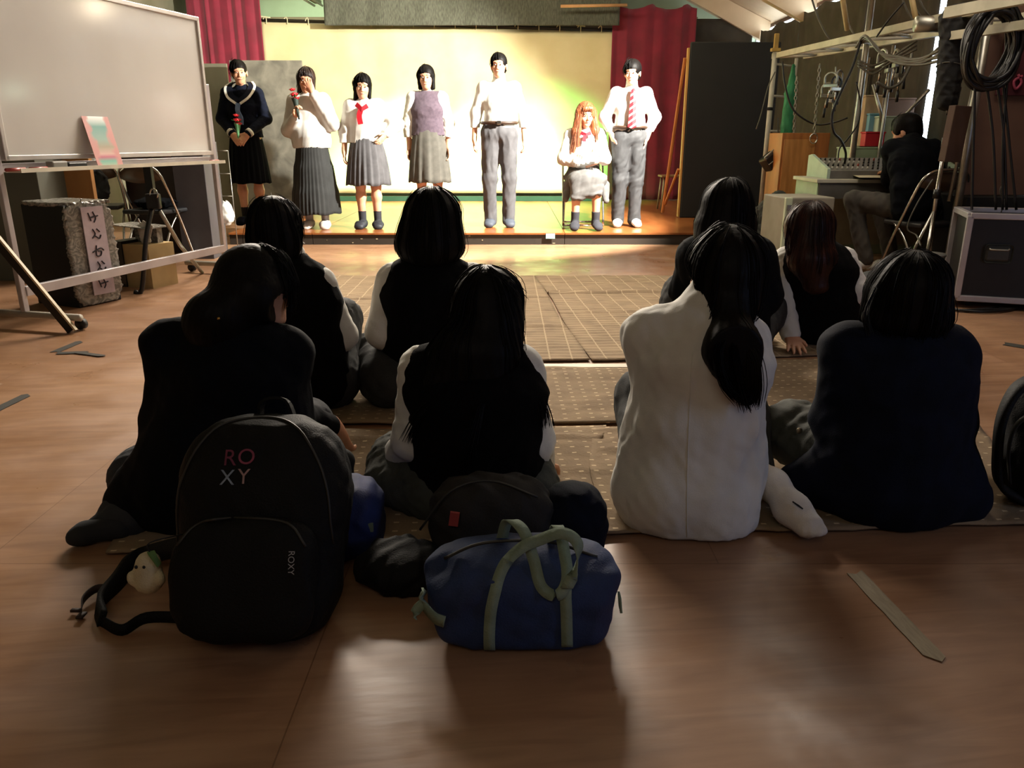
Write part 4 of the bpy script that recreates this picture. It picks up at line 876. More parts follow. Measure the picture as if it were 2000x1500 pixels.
# 1 sailor uniform, holding a red flower
J, g, k = actor(497, 8.6, 1.66); J['el'] = [g(-.225, .0, 1.05), g(.225, .0, 1.05)]; J['wr'] = [g(-.075, .17, .90), g(.075, .17, .90)]
p1 = Person('person on stage in navy sailor uniform with pale blue scarf and red flower', J, math.pi, math.pi+.35, -.12, .05, group=None)
p1.body(hands=((g(.6, .35, -.75)-g(0, 0, 0), g(0, -1, 0)-g(0, 0, 0), g(.5, .5, .6)-g(0, 0, 0), .4), (g(-.6, .35, -.75)-g(0, 0, 0), g(0, -1, 0)-g(0, 0, 0), g(-.5, .5, .6)-g(0, 0, 0), .4)), h=.006)
p1.face()
p1.cloth('sailor_blouse', lambda S: (p1.torso(S, .022), [p1.arm(S, q, .022, .93, k=.03) for q in (0, 1)], S.cut(g(0, 0, .87), (0, 0, -1)), S.cut(g(0, 0, 1.375), (0, 0, 1))), M['navy'], TK, .12, .0065, .004, .08, 31)
skirt(p1, 'pleated_skirt', M['navydk'], g(0, 0, .98), g(0, .0, .42), .115, .185, 20, .012, seed=1)
for s_ in (-1, 1):
    ribbon_part(p1, 'collar', smoothpts([g(s_*.075, -.05, 1.395), g(s_*.115, .02, 1.355), g(s_*.085, .095, 1.27), g(s_*.015, .128, 1.205)], 5), .07, .006, (s_*.9, .2, .3), M['navy'])
    ribbon_part(p1, 'collar_stripe', smoothpts([g(s_*.1, -.05, 1.40), g(s_*.145, .03, 1.345), g(s_*.107, .115, 1.25), g(s_*.02, .14, 1.185)], 5), .024, .008, (s_*.9, .2, .3), M['white'])
    q = 0 if s_ < 0 else 1; w0 = p1.J['wr'][q]; e0 = p1.J['el'][q]; dd = (w0-e0)/np.linalg.norm(w0-e0); bm = bmesh.new(); tube(bm, [w0-dd*.045, w0-dd*.01], .045, 14); toworld(obj('cuff', bm, M['white'], None, True), p1.root)
ribbon_part(p1, 'scarf', smoothpts([g(0, .14, 1.19), g(.008, .15, 1.12), g(-.015, .145, 1.05), g(-.01, .14, .99)], 4), .045, .012, (1, 0, 0), mat('pale_blue_satin', '7590b8', .5, '5d79a5', 20))
socks(p1, M['black'], .13); shoes(p1, M['navy'], .009)
def short_hair(p, m=None, fr_z=.04, t=.008, seed=0, fringe=True, low=-.05, name='hair'):
    def f(S):
        p.cap(S, t, .0, deep=.85); p.facecut(S, fr_z, .058, .12, .055)
        for q in (-1, 1): S.ell(p.L(q*.085, .02, -.05), (.03, .06, .055), .01, p.hf, 's')
        S.cut(p.L(0, -.09, low-.03), -p.hf[2]+p.hf[1]*.2)
    p.hair(f, m, h=.0055, marg=.17)
short_hair(p1, fr_z=.045)
fl1 = thing('flower', 'red artificial rose in a green wrapper held by the sailor-uniform girl', 'flower', Vector(g(.0, .235, .86)))
def rose(t, tall=.15, wrapm=None, tilt=(0, 0)):
    bm = bmesh.new(); n = 14; rg = []
    for j, (r_, z) in enumerate(((.008, 0), (.016, tall*.4), (.026, tall*.8), (.034, tall))):
        rg.append([bm.verts.new((r_*math.cos(6.283*i/n)*(1+.06*(i % 2)), r_*math.sin(6.283*i/n)*(1+.06*(i % 2)), z)) for i in range(n)])
    for a, b in zip(rg, rg[1:]):
        for i in range(n): bm.faces.new((a[i], a[(i+1) % n], b[(i+1) % n], b[i]))
    bm.faces.new(rg[0][::-1]); obj('wrapper', bm, wrapm, t, True)
    for (dx, dz, rr) in ((.0, tall+.03, .032), (.012, tall-.005, .027), (-.008, tall+.075, .024)):
        bm = bmesh.new()
        for L_ in range(4):
            for i in range(5+L_):
                a = 6.283*i/(5+L_)+L_*.7; r_ = rr*(.25+.25*L_); vs_ = []
                for (u, v) in ((-.5, 0), (-.6, .6), (-.3, 1), (.3, 1), (.6, .6), (.5, 0)):
                    aa = a+u*1.5/(1+L_*.5); rad = r_*(.6+.5*v)+.002*L_*v; vs_.append(bm.verts.new((dx+rad*math.cos(aa), rad*math.sin(aa), dz-rr*.5+rr*v*(1.1-.12*L_))))
                bm.faces.new(vs_)
        bmesh.ops.remove_doubles(bm, verts=bm.verts, dist=.0001); o = obj('blossom', bm, mat('red_petal', 'd0202a', .5, 'a81420', 20), t, True); so = o.modifiers.new('t', 'SOLIDIFY'); so.thickness = .0015
    bm = bmesh.new()
    for i in range(4):
        a = i*1.57+.4; vs_ = [bm.verts.new(p) for p in ((0, 0, tall), (.03*math.cos(a)-.012*math.sin(a), .03*math.sin(a)+.012*math.cos(a), tall+.02), (.06*math.cos(a), .06*math.sin(a), tall+.03), (.03*math.cos(a)+.012*math.sin(a), .03*math.sin(a)-.012*math.cos(a), tall+.02))]; bm.faces.new(vs_)
    o = obj('leaves', bm, mat('leaf_green', '2d6b36', .5), t); so = o.modifiers.new('t', 'SOLIDIFY'); so.thickness = .0015
rose(fl1, .15, mat('mint_green_wrapper', '6fb07c', .5)); fl1.rotation_euler = (.15, .1, 0)

# 2 sweatshirt, long tiered skirt, flower as microphone, hand at face
J, g, k = actor(621, 8.2, 1.55); J['el'] = [g(-.24, .03, 1.06), g(.235, -.01, 1.0)]; J['wr'] = [g(-.085, .17, 1.36), g(.09, .2, 1.13)]
p2 = Person('person on stage in pale sweatshirt and long black tiered skirt, hand at face', J, math.pi, math.pi+.1, -.15, -.12)
v = lambda a, b, c: g(a, b, c)-g(0, 0, 0)
p2.body(hands=((v(.35, .1, 1), v(0, -1, 0), v(1, 0, 0), .5), (v(-.3, .3, 1), v(-.7, .4, 0), v(0, .8, .5), 1.0)), h=.006); p2.face()
def f2(S): p2.torso(S, .026, k=.03); [p2.arm(S, q, .03, .9, k=.04) for q in (0, 1)]; S.cone(g(0, 0, .93), g(0, 0, .86), .15, .14, .05, p2.fr[0], 1.25); S.cut(g(0, 0, .82), (0, 0, -1)); S.cut(g(0, 0, 1.385), (0, 0, 1))
p2.cloth('sweatshirt', f2, M['sweat'], TK, .16, .0065, .006, .15, 32)
skirt(p2, 'tiered_skirt', M['greydk'], g(0, 0, .93), g(0, 0, .16), .13, .235, 34, .006, 24, seed=2, tiers=(.3, .62), sx=1.15)
socks(p2, mat('pale_grey_sock', 'b8b4b2', .9), .16); shoes(p2, M['sock'], .009, 'slipper')
def bob(p, m=None, ln=.13, wdt=.088, fr_z=.04, part=0.0, name='hair', strands=None):
    def f(S):
        p.cap(S, .009, .0); L = p.L
        S.cone(L(0, -.04, 0), L(0, -.035, -ln+.03), wdt*.86, wdt*.78, .02)
        for q in (-1, 1): S.cone(L(q*.062, -.0, .02), L(q*.068, .01, -ln+.02), .026, .02, .015, p.hf[1], 1.4)
        p.facecut(S, fr_z, .052, .15, .06)
        S.cut(L(0, 0, -ln), -p.hf[2])
    p.hair(f, m, h=.0055, marg=.2, strands=strands)
bob(p2, mat('dark_brown_hair', '2a1610', .4, '160b08', 30, stretch=(1, 1, .15), bump=.4, bscale=120), .14, fr_z=.05)
fl2 = thing('flower', 'red flower in a dark wrapper held up by the girl in the pale sweatshirt', 'flower', Vector(g(.05, .235, 1.10))); rose(fl2, .2, mat('dark_green_wrapper', '2c3b36', .5)); fl2.rotation_euler = (.12, -.1, 0)

# 3 white sailor blouse with red ribbon, grey pleated skirt, hand on hip
J, g, k = actor(724, 8.22, 1.49); J['el'] = [g(-.34, -.05, 1.1), g(.225, -.02, 1.03)]; J['wr'] = [g(-.225, .03, 1.0), g(.235, .03, .83)]
p3 = Person('person on stage in white blouse with red ribbon, one hand on the hip', J, math.pi, math.pi+.12, -.12, -.1)
p3.body(hands=((v(.45, .5, -.6), v(.8, -.3, .2), v(0, .3, 1), .3), (v(0, .25, -1), v(-1, 0, 0), v(0, 1, 0), .5)), h=.006); p3.face()
p3.cloth('blouse', lambda S: (p3.torso(S, .022, k=.03), [p3.arm(S, q, .026, .92, k=.04) for q in (0, 1)], S.cut(g(0, 0, .91), (0, 0, -1)), S.cut(g(0, 0, 1.385), (0, 0, 1))), M['white'], TK, .16, .0065, .005, .13, 33)
skirt(p3, 'pleated_skirt', M['grey'], g(0, 0, .98), g(0, 0, .47), .115, .2, 22, .012, seed=3)
ribbon_part(p3, 'ribbon_tail', smoothpts([g(.01, .14, 1.25), g(.03, .15, 1.18), g(.02, .15, 1.10)], 4), .05, .01, (1, 0, 0), M['red']); ribbon_part(p3, 'ribbon_bow', [g(-.06, .13, 1.285), g(0, .145, 1.25), g(.06, .13, 1.30)], .045, .014, (0, 0, 1), M['red'])
socks(p3, mat('charcoal_sock', '2c2c33', .9), .13); shoes(p3, mat('dark_indoor_shoe', '23262e', .6), .009, top=M['white'])
bob(p3, None, .15, fr_z=.045)

# 4 back turned? front-lit head seen with hair parted; knit vest and grey skirt
J, g, k = actor(842, 8.5, 1.60); J['wr'] = [g(-.2, .0, .8), g(.2, .0, .8)]; J['el'] = [g(-.21, -.02, 1.04), g(.21, -.02, 1.04)]
p4 = Person('person on stage in plum grey knit vest over white shirt and grey skirt', J, math.pi, math.pi-.05, -.08, 0)
v = lambda a, b, c: g(a, b, c)-g(0, 0, 0)
p4.body(hands=((v(-.05, .1, -1), v(.7, .3, 0), v(0, 1, 0), .5), (v(.05, .1, -1), v(-.7, .3, 0), v(0, 1, 0), .5)), h=.006); p4.face()
p4.cloth('shirt', lambda S: (p4.torso(S, .012), [p4.arm(S, q, .026, .96, k=.03) for q in (0, 1)], S.cone(g(0, -.01, 1.34), g(0, -.01, 1.39), .062, .056, .01), S.cut(g(0, 0, .9), (0, 0, -1))), M['white'], TK, .14, .0065, .005, .08, 34)
p4.cloth('vest', lambda S: (p4.torso(S, .026, k=.05, shoulders=False), S.cone(g(-.105, -.01, 1.29), g(.105, -.01, 1.29), .068, .068, .04), S.cut(g(0, 0, .92), (0, 0, -1)), S.cut(g(0, 0, 1.355), (0, 0, 1))), M['purplevest'], TK, .12, .0065, .002, .1, 35)
skirt(p4, 'pleated_skirt', mat('warm_grey_wool', '5a5750', .85, '4c4a44', 14), g(0, 0, .99), g(0, 0, .45), .12, .195, 14, .014, seed=4)
socks(p4, M['white'], .16); bob(p4, None, .12, fr_z=.04)

# 5 tall boy in white shirt and grey trousers
def boy(p, g, tr=None, seed=40):
    p.cloth('shirt', lambda S: (p.torso(S, .016, k=.03), [p.arm(S, q, .022, .8 if seed == 40 else .6, k=.04) for q in (0, 1)], S.cone(g(0, -.01, 1.34), g(0, -.006, 1.395), .064, .058, .01), S.cut(g(0, 0, .93), (0, 0, -1))), M['white'], TK, .15, .0065, .004, .14, seed)
    p.cloth('trousers', lambda S: (S.cone(g(0, 0, .9), g(0, 0, .96), .118, .108, .04, p.fr[0], 1.4), [(S.cone(p.J['hip'][q], p.J['kn'][q], .1, .074, .05), S.cone(p.J['kn'][q], p.J['an'][q]-A3((0, 0, .015)), .074, .064, .03)) for q in (0, 1)], S.cut(g(0, 0, .985), (0, 0, 1)), S.floor(TZ+.02)), tr, ['P', 'hip', 'kn', 'an'], .16, .0065, .011, .11, seed+1)
    bm = bmesh.new(); tube(bm, [g(math.cos(a)*.168, math.sin(a)*.122, .975) for a in [6.283*i/28 for i in range(28)]], .016, 6, closed=True); toworld(obj('belt', bm, mat('brown_leather', '3a2618', .5), None, True), p.root)
    bm = bmesh.new(); bx(bm, g(0, .14, .975), (.045, .012, .036), None, .004); toworld(obj('belt_buckle', bm, M['chrome']), p.root)
J, g, k = actor(976, 8.38, 1.71); J['el'] = [g(-.225, -.03, 1.06), g(.225, -.03, 1.06)]; J['wr'] = [g(-.24, .0, .83), g(.24, .0, .83)]
for q, s_ in ((0, -1), (1, 1)): J['kn'][q] = g(s_*.1, .02, .46); J['an'][q] = g(s_*.085, 0, .07)
p5 = Person('tall person in white shirt and grey trousers standing at the centre of the stage', J, math.pi, math.pi-.12, .0, 0)
v = lambda a, b, c: g(a, b, c)-g(0, 0, 0)
p5.body(hands=((v(-.02, .15, -1), v(1, 0, 0), v(0, 1, 0), .5), (v(.02, .15, -1), v(-1, 0, 0), v(0, 1, 0), .5)), h=.006); p5.face(); boy(p5, g, tr=M['grey'])
shoes(p5, mat('slate_slipper', '454b57', .7), .012, 'slipper', top=mat('sky_blue_strap', '6fa3cf', .5)); short_hair(p5, fr_z=.048)

# 7 boy with the striped tie, hands in pockets
J, g, k = actor(1222, 8.38, 1.64); J['el'] = [g(-.25, -.05, 1.07), g(.25, -.05, 1.07)]; J['wr'] = [g(-.17, .03, .88), g(.17, .03, .88)]
p7 = Person('person on stage in white shirt, red striped tie and grey trousers', J, math.pi, math.pi-.35, -.12, 0)
v = lambda a, b, c: g(a, b, c)-g(0, 0, 0)
p7.body(hands=((v(.3, .1, -1), v(1, 0, .3), v(0, 1, 0), .3), (v(-.3, .1, -1), v(-1, 0, .3), v(0, 1, 0), .3)), h=.006); p7.face(); boy(p7, g, tr=mat('mid_grey_wool', '39393b', .8, '2e2e30', 14), seed=44)
tiepts = [g(0, .108, 1.335), g(0, .135, 1.28), g(0, .142, 1.15), g(0, .146, 1.02), g(0, .146, .96)]
def tapered_tie(p, pts, m):
    bm = bmesh.new(); P = smoothpts(pts, 6); n = len(P); rg = []
    for i, q in enumerate(P):
        v_ = i/(n-1); w_ = .02+.028*v_ if v_ < .93 else .048*(1-v_)/.07; w_ = max(w_, .004)
        rg.append([bm.verts.new(q+Vector((a*w_, b, 0))) for a, b in ((-1, 0), (0, -.008), (1, 0), (0, .006))])
    for a, b in zip(rg, rg[1:]):
        for i in range(4): bm.faces.new((a[i], a[(i+1) % 4], b[(i+1) % 4], b[i]))
    bm.faces.new(rg[0]); bm.faces.new(rg[-1][::-1]); bmesh.ops.recalc_face_normals(bm, faces=bm.faces); return toworld(obj('tie', bm, m), p.root)
tm = bpy.data.materials.new('striped_tie'); tm.use_nodes = True; _N = tm.node_tree.nodes; _L = tm.node_tree.links
_tc = _N.new('ShaderNodeTexCoord'); _mp = _N.new('ShaderNodeMapping'); _mp.inputs['Rotation'].default_value = (0, math.radians(35), 0); _w = _N.new('ShaderNodeTexWave'); _w.bands_direction = 'Z'; _w.inputs['Scale'].default_value = 6.2
_r = _N.new('ShaderNodeValToRGB'); _r.color_ramp.interpolation = 'CONSTANT'; _r.color_ramp.elements[0].color = lin('8a0c1a'); _r.color_ramp.elements[1].position = .72; _r.color_ramp.elements[1].color = lin('a8908c')
_L.new(_tc.outputs['Object'], _mp.inputs[0]); _L.new(_mp.outputs[0], _w.inputs['Vector']); _L.new(_w.outputs['Fac'], _r.inputs[0]); _L.new(_r.outputs[0], _N['Principled BSDF'].inputs['Base Color'])
tapered_tie(p7, tiepts, tm); socks(p7, M['white'], .05, .006); short_hair(p7, fr_z=.035, t=.012)

# 6 seated girl with the auburn wig, doll in her lap
cx = K(1138, 0, 8.35).x
P6 = Vector((cx+.02, 8.45, TZ+.53))
G6 = lambda a, b, c: A3((cx-a, 8.45-b, TZ+c))      # a = her right (picture left is +a), b towards the camera
J = dict(P=G6(0, 0, .53), W=G6(0, 0, .66), C=G6(0, .01, .82), N=G6(0, .03, .965), H=G6(0, .07, 1.115), sh=[G6(-.145, .02, .915), G6(.145, .02, .915)], el=[G6(-.21, .1, .69), G6(.22, .1, .69)],
         wr=[G6(-.04, .27, .72), G6(.0, .25, .63)], hip=[G6(-.09, .02, .52), G6(.09, .02, .52)], kn=[G6(-.1, .42, .5), G6(.1, .42, .5)], an=[G6(-.1, .40, .085), G6(.11, .40, .085)], toe=[G6(-.12, .54, .03), G6(.125, .54, .03)])
p6 = Person('person on stage with long auburn wig, seated and cradling a white bundle', J, math.pi, math.pi+.2, -.1, 0, base=(cx, 8.45, TZ))
p6.body(hands=((A3((-.7, -.4, .1)), A3((0, .6, -1)), A3((0, -.3, 1)), .5), (A3((.9, -.2, .1)), A3((0, .2, 1)), A3((0, -1, 0)), .5)), h=.006); p6.face()
p6.cloth('blouse', lambda S: (p6.torso(S, .022, k=.03), [p6.arm(S, q, .026, .9, k=.04) for q in (0, 1)], S.cut(G6(0, 0, 1.01), (0, 0, 1)), S.cut(G6(0, 0, .56), (0, 0, -1))), M['white'], TK, .15, .0065, .007, .09, 50)
def f6(S):
    S.cone(G6(0, 0, .6), G6(0, .05, .5), .12, .14, .05, (1, 0, 0), 1.35); S.cone(G6(0, .1, .5), G6(0, .38, .5), .1, .085, .06, (1, 0, 0), 1.9)
    S.cone(G6(-.04, .42, .5), G6(-.05, .46, .36), .07, .05, .06, (1, 0, 0), 2.2); S.cone(G6(.08, .42, .48), G6(.1, .46, .33), .06, .045, .05, (1, 0, 0), 1.6); S.cone(G6(.17, .2, .42), G6(.2, .3, .3), .05, .03, .06); S.cone(G6(-.2, .2, .42), G6(-.21, .3, .28), .05, .03, .06)
    S.cone(G6(-.1, .46, .25), G6(-.1, .5, .3), .05, .05, .02, op='s'); S.cone(G6(.1, .46, .22), G6(.1, .5, .26), .05, .04, .02, op='s')
p6.cloth('skirt', f6, mat('light_grey_wool', '5e5c5b', .85, '504e4d', 14), ['P', 'hip', 'kn'], .26, .007, .010, .12, 51)
ribbon_part(p6, 'ribbon_bow', [G6(-.05, .15, .945), G6(0, .165, .925), G6(.05, .15, .945)], .035, .012, (0, 0, 1), M['red']); ribbon_part(p6, 'ribbon_tail', [G6(.01, .165, .925), G6(.02, .17, .86)], .035, .008, (1, 0, 0), M['red'])
socks(p6, mat('charcoal_sock', '2c2c33'), .12, .006)
def h6(S):
    p6.cap(S, .02, .0); L = p6.L
    for q in (-1, 1):
        S.cone(L(q*.068, .01, .03), L(q*.10, .03, -.16), .042, .048, .03); S.cone(L(q*.10, .03, -.16), L(q*(.13 if q > 0 else .10), .06, -.34 if q > 0 else -.26), .045, .02 if q > 0 else .015, .03)
    S.cone(L(0, -.06, 0), L(0, -.07, -.25), .09, .09, .03); S.ell(L(0, .078, .066), (.06, .025, .03), .015, p6.hf); p6.facecut(S, .05, .048, .16, .06)
p6.hair(h6, M['wig'], lowext=.25, marg=.24, amp=.003, n=60, strands=strands_from([[p6.L(.075, .05, 0), p6.L(.11, .06, -.12), p6.L(.13, .08, -.24), p6.L(.15, .1, -.36)], [p6.L(.06, .06, .02), p6.L(.09, .075, -.12), p6.L(.1, .1, -.3)], [p6.L(-.075, .05, 0), p6.L(-.1, .06, -.12), p6.L(-.1, .08, -.26)]], 120, .014, 21, .0018))
t = thing('bundle', 'white swaddled doll bundle in the arms of the seated girl with the auburn wig', 'doll', tuple(G6(0, .27, .66)))
S = Solid(G6(.25, .42, .55), G6(-.25, .12, .85)); S = Solid(np.minimum(G6(.25, .42, .55), G6(-.25, .12, .85)), np.maximum(G6(.25, .42, .55), G6(-.25, .12, .85)), .006)
S.cone(G6(.1, .3, .665), G6(-.06, .29, .70), .05, .058, .03); S.ell(G6(-.10, .28, .755), (.052, .05, .055), .02); S.wrinkle(.006, .06, 8); solid_obj('blanket', S, M['white'], t)

# seated sound operator
def kk(px, z, Y): return A3(K(px, z, Y))
J = dict(P=kk(1790, .53, 5.75), W=kk(1785, .66, 5.76), C=kk(1782, .83, 5.85), N=kk(1780, .965, 5.95), H=kk(1770, 1.055, 6.08), sh=[kk(1745, .92, 5.95), kk(1818, .91, 5.9)], el=[kk(1742, .72, 6.1), kk(1835, .70, 6.05)], wr=[kk(1735, .76, 6.3), kk(1800, .76, 6.3)],
         hip=[kk(1762, .52, 5.8), kk(1812, .52, 5.78)], kn=[kk(1668, .56, 6.05), kk(1720, .52, 6.2)], an=[kk(1690, .12, 5.95), kk(1740, .11, 6.0)], toe=[kk(1655, .04, 5.95), kk(1700, .04, 6.1)])
p8 = Person('person in dark jacket and face mask seated at the mixing console', J, .35, .75, -.35, 0)
p8.body(hands=(((.0, 1, -.1), (0, 0, -1), (1, 0, 0), .4), ((-.2, 1, -.1), (0, 0, -1), (-1, 0, 0), .4)), h=.007)
p8.cloth('jacket', lambda S: (p8.torso(S, .035, k=.06), [p8.arm(S, q, .03, .9, k=.05) for q in (0, 1)]), M['navydk'], TK, .18, .008, .008, .1, 60)
def f8(S):
    for q in (0, 1): S.cone(J['hip'][q], J['kn'][q], .095, .07, .05); S.cone(J['kn'][q], J['an'][q], .07, .055, .03)
p8.cloth('trousers', f8, mat('stone_grey_slacks', '453f38', .85, '36322c', 10), ['P', 'hip', 'kn', 'an'], .16, .008, .009, .09, 61)
socks(p8, M['white'], .1, .006, 0.0)
short_hair(p8, t=.014)
S = Solid(p8.J['H']-.16, p8.J['H']+.16, .005); S.ell(p8.L(0, .062, -.055), (.058, .05, .05), .01, p8.hf); solid_obj('face_mask', S, M['white'], p8.root)

for p_, n_, m_ in ((p1, 130, None), (p2, 150, mat('dark_brown_hair', '2a1610')), (p3, 150, None), (p4, 150, None), (p5, 130, None), (p7, 130, None), (p8, 130, None)): comb_hair(p_, n_, 30+n_, m_, part=(.02, .0), off=.003, r0=.0022, maxn=14)
from mathutils.bvhtree import BVHTree
def bvh_of(o): return BVHTree.FromPolygons([v.co for v in o.data.vertices], [p.vertices for p in o.data.polygons])
def press(bvh, p, d, off=.003, maxd=.12):            # lay a point on the surface, looking along d
    p = Vector(p); d = Vector(d).normalized(); h = bvh.ray_cast(p-d*.3, d, .6)
    return h[0]-d*off if h[0] is not None and (h[0]-p).length < maxd else p
# ================================================================ BAGS ON THE FLOOR
def solid_at(lo, hi, h=.006): return Solid(np.minimum(A3(lo), A3(hi)), np.maximum(A3(lo), A3(hi)), h)
# black rucksack, leaning back; local frame: x right, z up along the leaning back, y forward (away from camera)
b0 = fl(478, 1300); t = thing('rucksack', 'large black rucksack with coloured stitched letters, leaning in the left foreground', 'rucksack', (b0.x, b0.y+.08, 0))
tilt = Matrix.Rotation(math.radians(-24), 3, 'X') @ Matrix.Rotation(math.radians(-2), 3, 'Z'); base = Vector((b0.x, b0.y+.09, .0))
def BL(x, y, z): return base+tilt @ Vector((x, y, z))
fr = [A3(tilt.col[i]) for i in range(3)]
S = solid_at((base.x-.26, base.y-.2, -.02), (base.x+.26, base.y+.45, .56), .006)
S.ell(BL(0, .01, .2), (.17, .1, .21), .02, fr, 'u', 3.2); S.ell(BL(.005, .015, .34), (.148, .09, .125), .06, fr, 'u', 2.6)
S.wrinkle(.0035, .12, 70); S.floor(.004); pkb = bvh_of(solid_obj('pack_body', S, M['nylon'], t))
S = solid_at((base.x-.2, base.y-.2, -.02), (base.x+.22, base.y+.3, .42), .006)
S.ell(BL(0, -.09, .13), (.145, .045, .125), .03, fr, 'u', 3.4); S.wrinkle(.003, .1, 71); S.floor(.006); ppb = bvh_of(solid_obj('front_pocket', S, M['nylon'], t))
def zipline(name, pts, m, r=.003, bv=None):
    bm = bmesh.new(); tube(bm, [press(bv, q_, fr[1], .001) for q_ in smoothpts(pts, 6)] if bv else smoothpts(pts, 6), r, 6); return toworld(obj(name, bm, m, None, True), t)
zm = mat('dark_zip', '24231f', .5)
zipline('zip', [BL(-.165, -.03, .2), BL(-.15, -.045, .33), BL(-.09, -.055, .435), BL(0, -.06, .463), BL(.09, -.055, .435), BL(.15, -.045, .33), BL(.165, -.03, .2)], zm, bv=pkb)
zipline('zip', [BL(-.13, -.118, .2), BL(-.09, -.128, .245), BL(0, -.13, .255), BL(.09, -.128, .245), BL(.13, -.118, .2)], zm, bv=ppb)
bm = bmesh.new(); ribbon(bm, smoothpts([BL(-.03, .05, .45), BL(-.02, .03, .5), BL(.03, .03, .505), BL(.05, .05, .455)], 5), .025, .006, fr[1]); toworld(obj('grab_handle', bm, M['nylon']), t)
S = solid_at(BL(.02, .02, .38)-Vector((.05, .1, .05)), BL(.15, .05, .47)+Vector((.05, .1, .05)), .006); S.cone(BL(.05, .03, .45), BL(.15, .04, .38), .016, .014, .01, fr[1], 2.0); toworld(solid_obj('shoulder_pad', S, mat('charcoal_mesh', '2a2a2a', .8)), t)
face_y = -.083
def letters(s_, x, z, size, col, y=face_y):
    me = text_mesh(s_, size, .0012); R = Matrix((fr[0], -fr[2]*-1, -fr[1])).transposed()
    # text plane: x -> right, y -> up along the pack, normal towards the camera
    Rm = Matrix([[fr[0][i], fr[2][i], -fr[1][i]] for i in range(3)])
    me.transform(Matrix.Translation(BL(x, y, z)) @ Rm.to_4x4())
    for v_ in me.vertices: v_.co = press(pkb, v_.co, fr[1], .003)
    o = link_mesh('letter', me, mat('stitch_'+col, col, .6)); return toworld(o, t)
letters('R', -.040, .374, .047, 'a04a68', -.082); letters('O', -.006, .376, .045, 'c05a78', -.082); letters('X', -.042, .334, .044, 'b4c4d8', -.09); letters('Y', -.008, .336, .044, 'e0b8b4', -.09)
me = text_mesh('ROXY', .017, .0008); me.transform(Matrix.Rotation(-math.pi/2, 4, 'Z')); Rm = Matrix([[fr[0][i], fr[2][i], -fr[1][i]] for i in range(3)]); me.transform(Matrix.Translation(BL(.105, -.134, .17)) @ Rm.to_4x4())
for v_ in me.vertices: v_.co = press(ppb, v_.co, fr[1], .002)
toworld(link_mesh('side_lettering', me, mat('stitch_white', 'c8c8c8', .6)), t)
sp = smoothpts([BL(-.13, .05, .2), fl(300, 1118)+Vector((0, 0, .05)), fl(262, 1125)+Vector((0, 0, .035)), fl(228, 1155)+Vector((0, 0, .02)), fl(196, 1190)+Vector((0, 0, .012)), fl(200, 1222)+Vector((0, 0, .01))], 6)
bm = bmesh.new(); ribbon(bm, sp, .045, .012, (0, .6, .8)); toworld(obj('shoulder_strap', bm, M['nylon'], None, True), t)
sp = smoothpts([fl(200, 1222)+Vector((0, 0, .012)), fl(240, 1240)+Vector((0, 0, .012)), fl(290, 1222)+Vector((0, 0, .02)), BL(-.14, .0, .04)], 6)
bm = bmesh.new(); ribbon(bm, sp, .024, .003, (0, .3, .9)); toworld(obj('webbing', bm, M['nylon'], None, True), t)
sp = smoothpts([fl(222, 1160)+Vector((0, 0, .015)), fl(190, 1165)+Vector((0, 0, .02)), fl(165, 1185)+Vector((0, 0, .018)), fl(160, 1205)+Vector((0, 0, .008))], 5)
bm = bmesh.new(); ribbon(bm, sp, .018, .0025, (0, .3, .9)); bx(bm, fl(160, 1208)+Vector((0, 0, .008)), (.014, .022, .005)); bx(bm, fl(150, 1198)+Vector((0, 0, .008)), (.022, .01, .005)); toworld(obj('webbing', bm, mat('brown_webbing', '2e1c14', .7), None, True), t)
# plush charm
pc = at(298, 1110, base.y-.0); th = thing('plush_charm', 'white pear-shaped plush charm with green leaf hanging at left side of rucksack', 'keychain', (pc.x, pc.y-.02, pc.z-.035))
S = solid_at(pc-Vector((.06, .06, .07)), pc+Vector((.06, .06, .07)), .0035)
S.ell(pc+Vector((-.002, -.02, -.012)), (.031, .024, .032), .02); S.ell(pc+Vector((.004, -.02, .024)), (.024, .02, .024), .02); S.ell(pc+Vector((-.03, -.028, -.006)), (.009, .01, .015), .006); S.ell(pc+Vector((.027, -.028, -.006)), (.009, .01, .015), .006); S.wrinkle(.0012, .02, 5); solid_obj('plush_body', S, mat('cream_plush', 'cfc4a2', .95, 'bdb291', 30, bump=.5, bscale=300), th)
for q in (-1, 1):
    bm = bmesh.new(); bmesh.ops.create_uvsphere(bm, u_segments=8, v_segments=6, radius=.0035, matrix=Matrix.Translation(pc+Vector((-.004+q*.008, -.039, .026)))); toworld(obj('eye', bm, M['greydk'], None, True), th)
bm = bmesh.new(); ribbon(bm, smoothpts([pc+Vector((.012, -.02, .05)), pc+Vector((.022, -.03, .042)), pc+Vector((.03, -.03, .025))], 4), .014, .003, (0, 1, .2)); toworld(obj('leaf', bm, mat('leaf_felt', '5f7f42', .8)), th)
bm = bmesh.new(); tube(bm, smoothpts([pc+Vector((.01, -.02, .045)), pc+Vector((.018, -.03, .075)), BL(-.14, -.06, .22)], 5), .0014, 5); toworld(obj('cord', bm, M['greydk'], None, True), th)

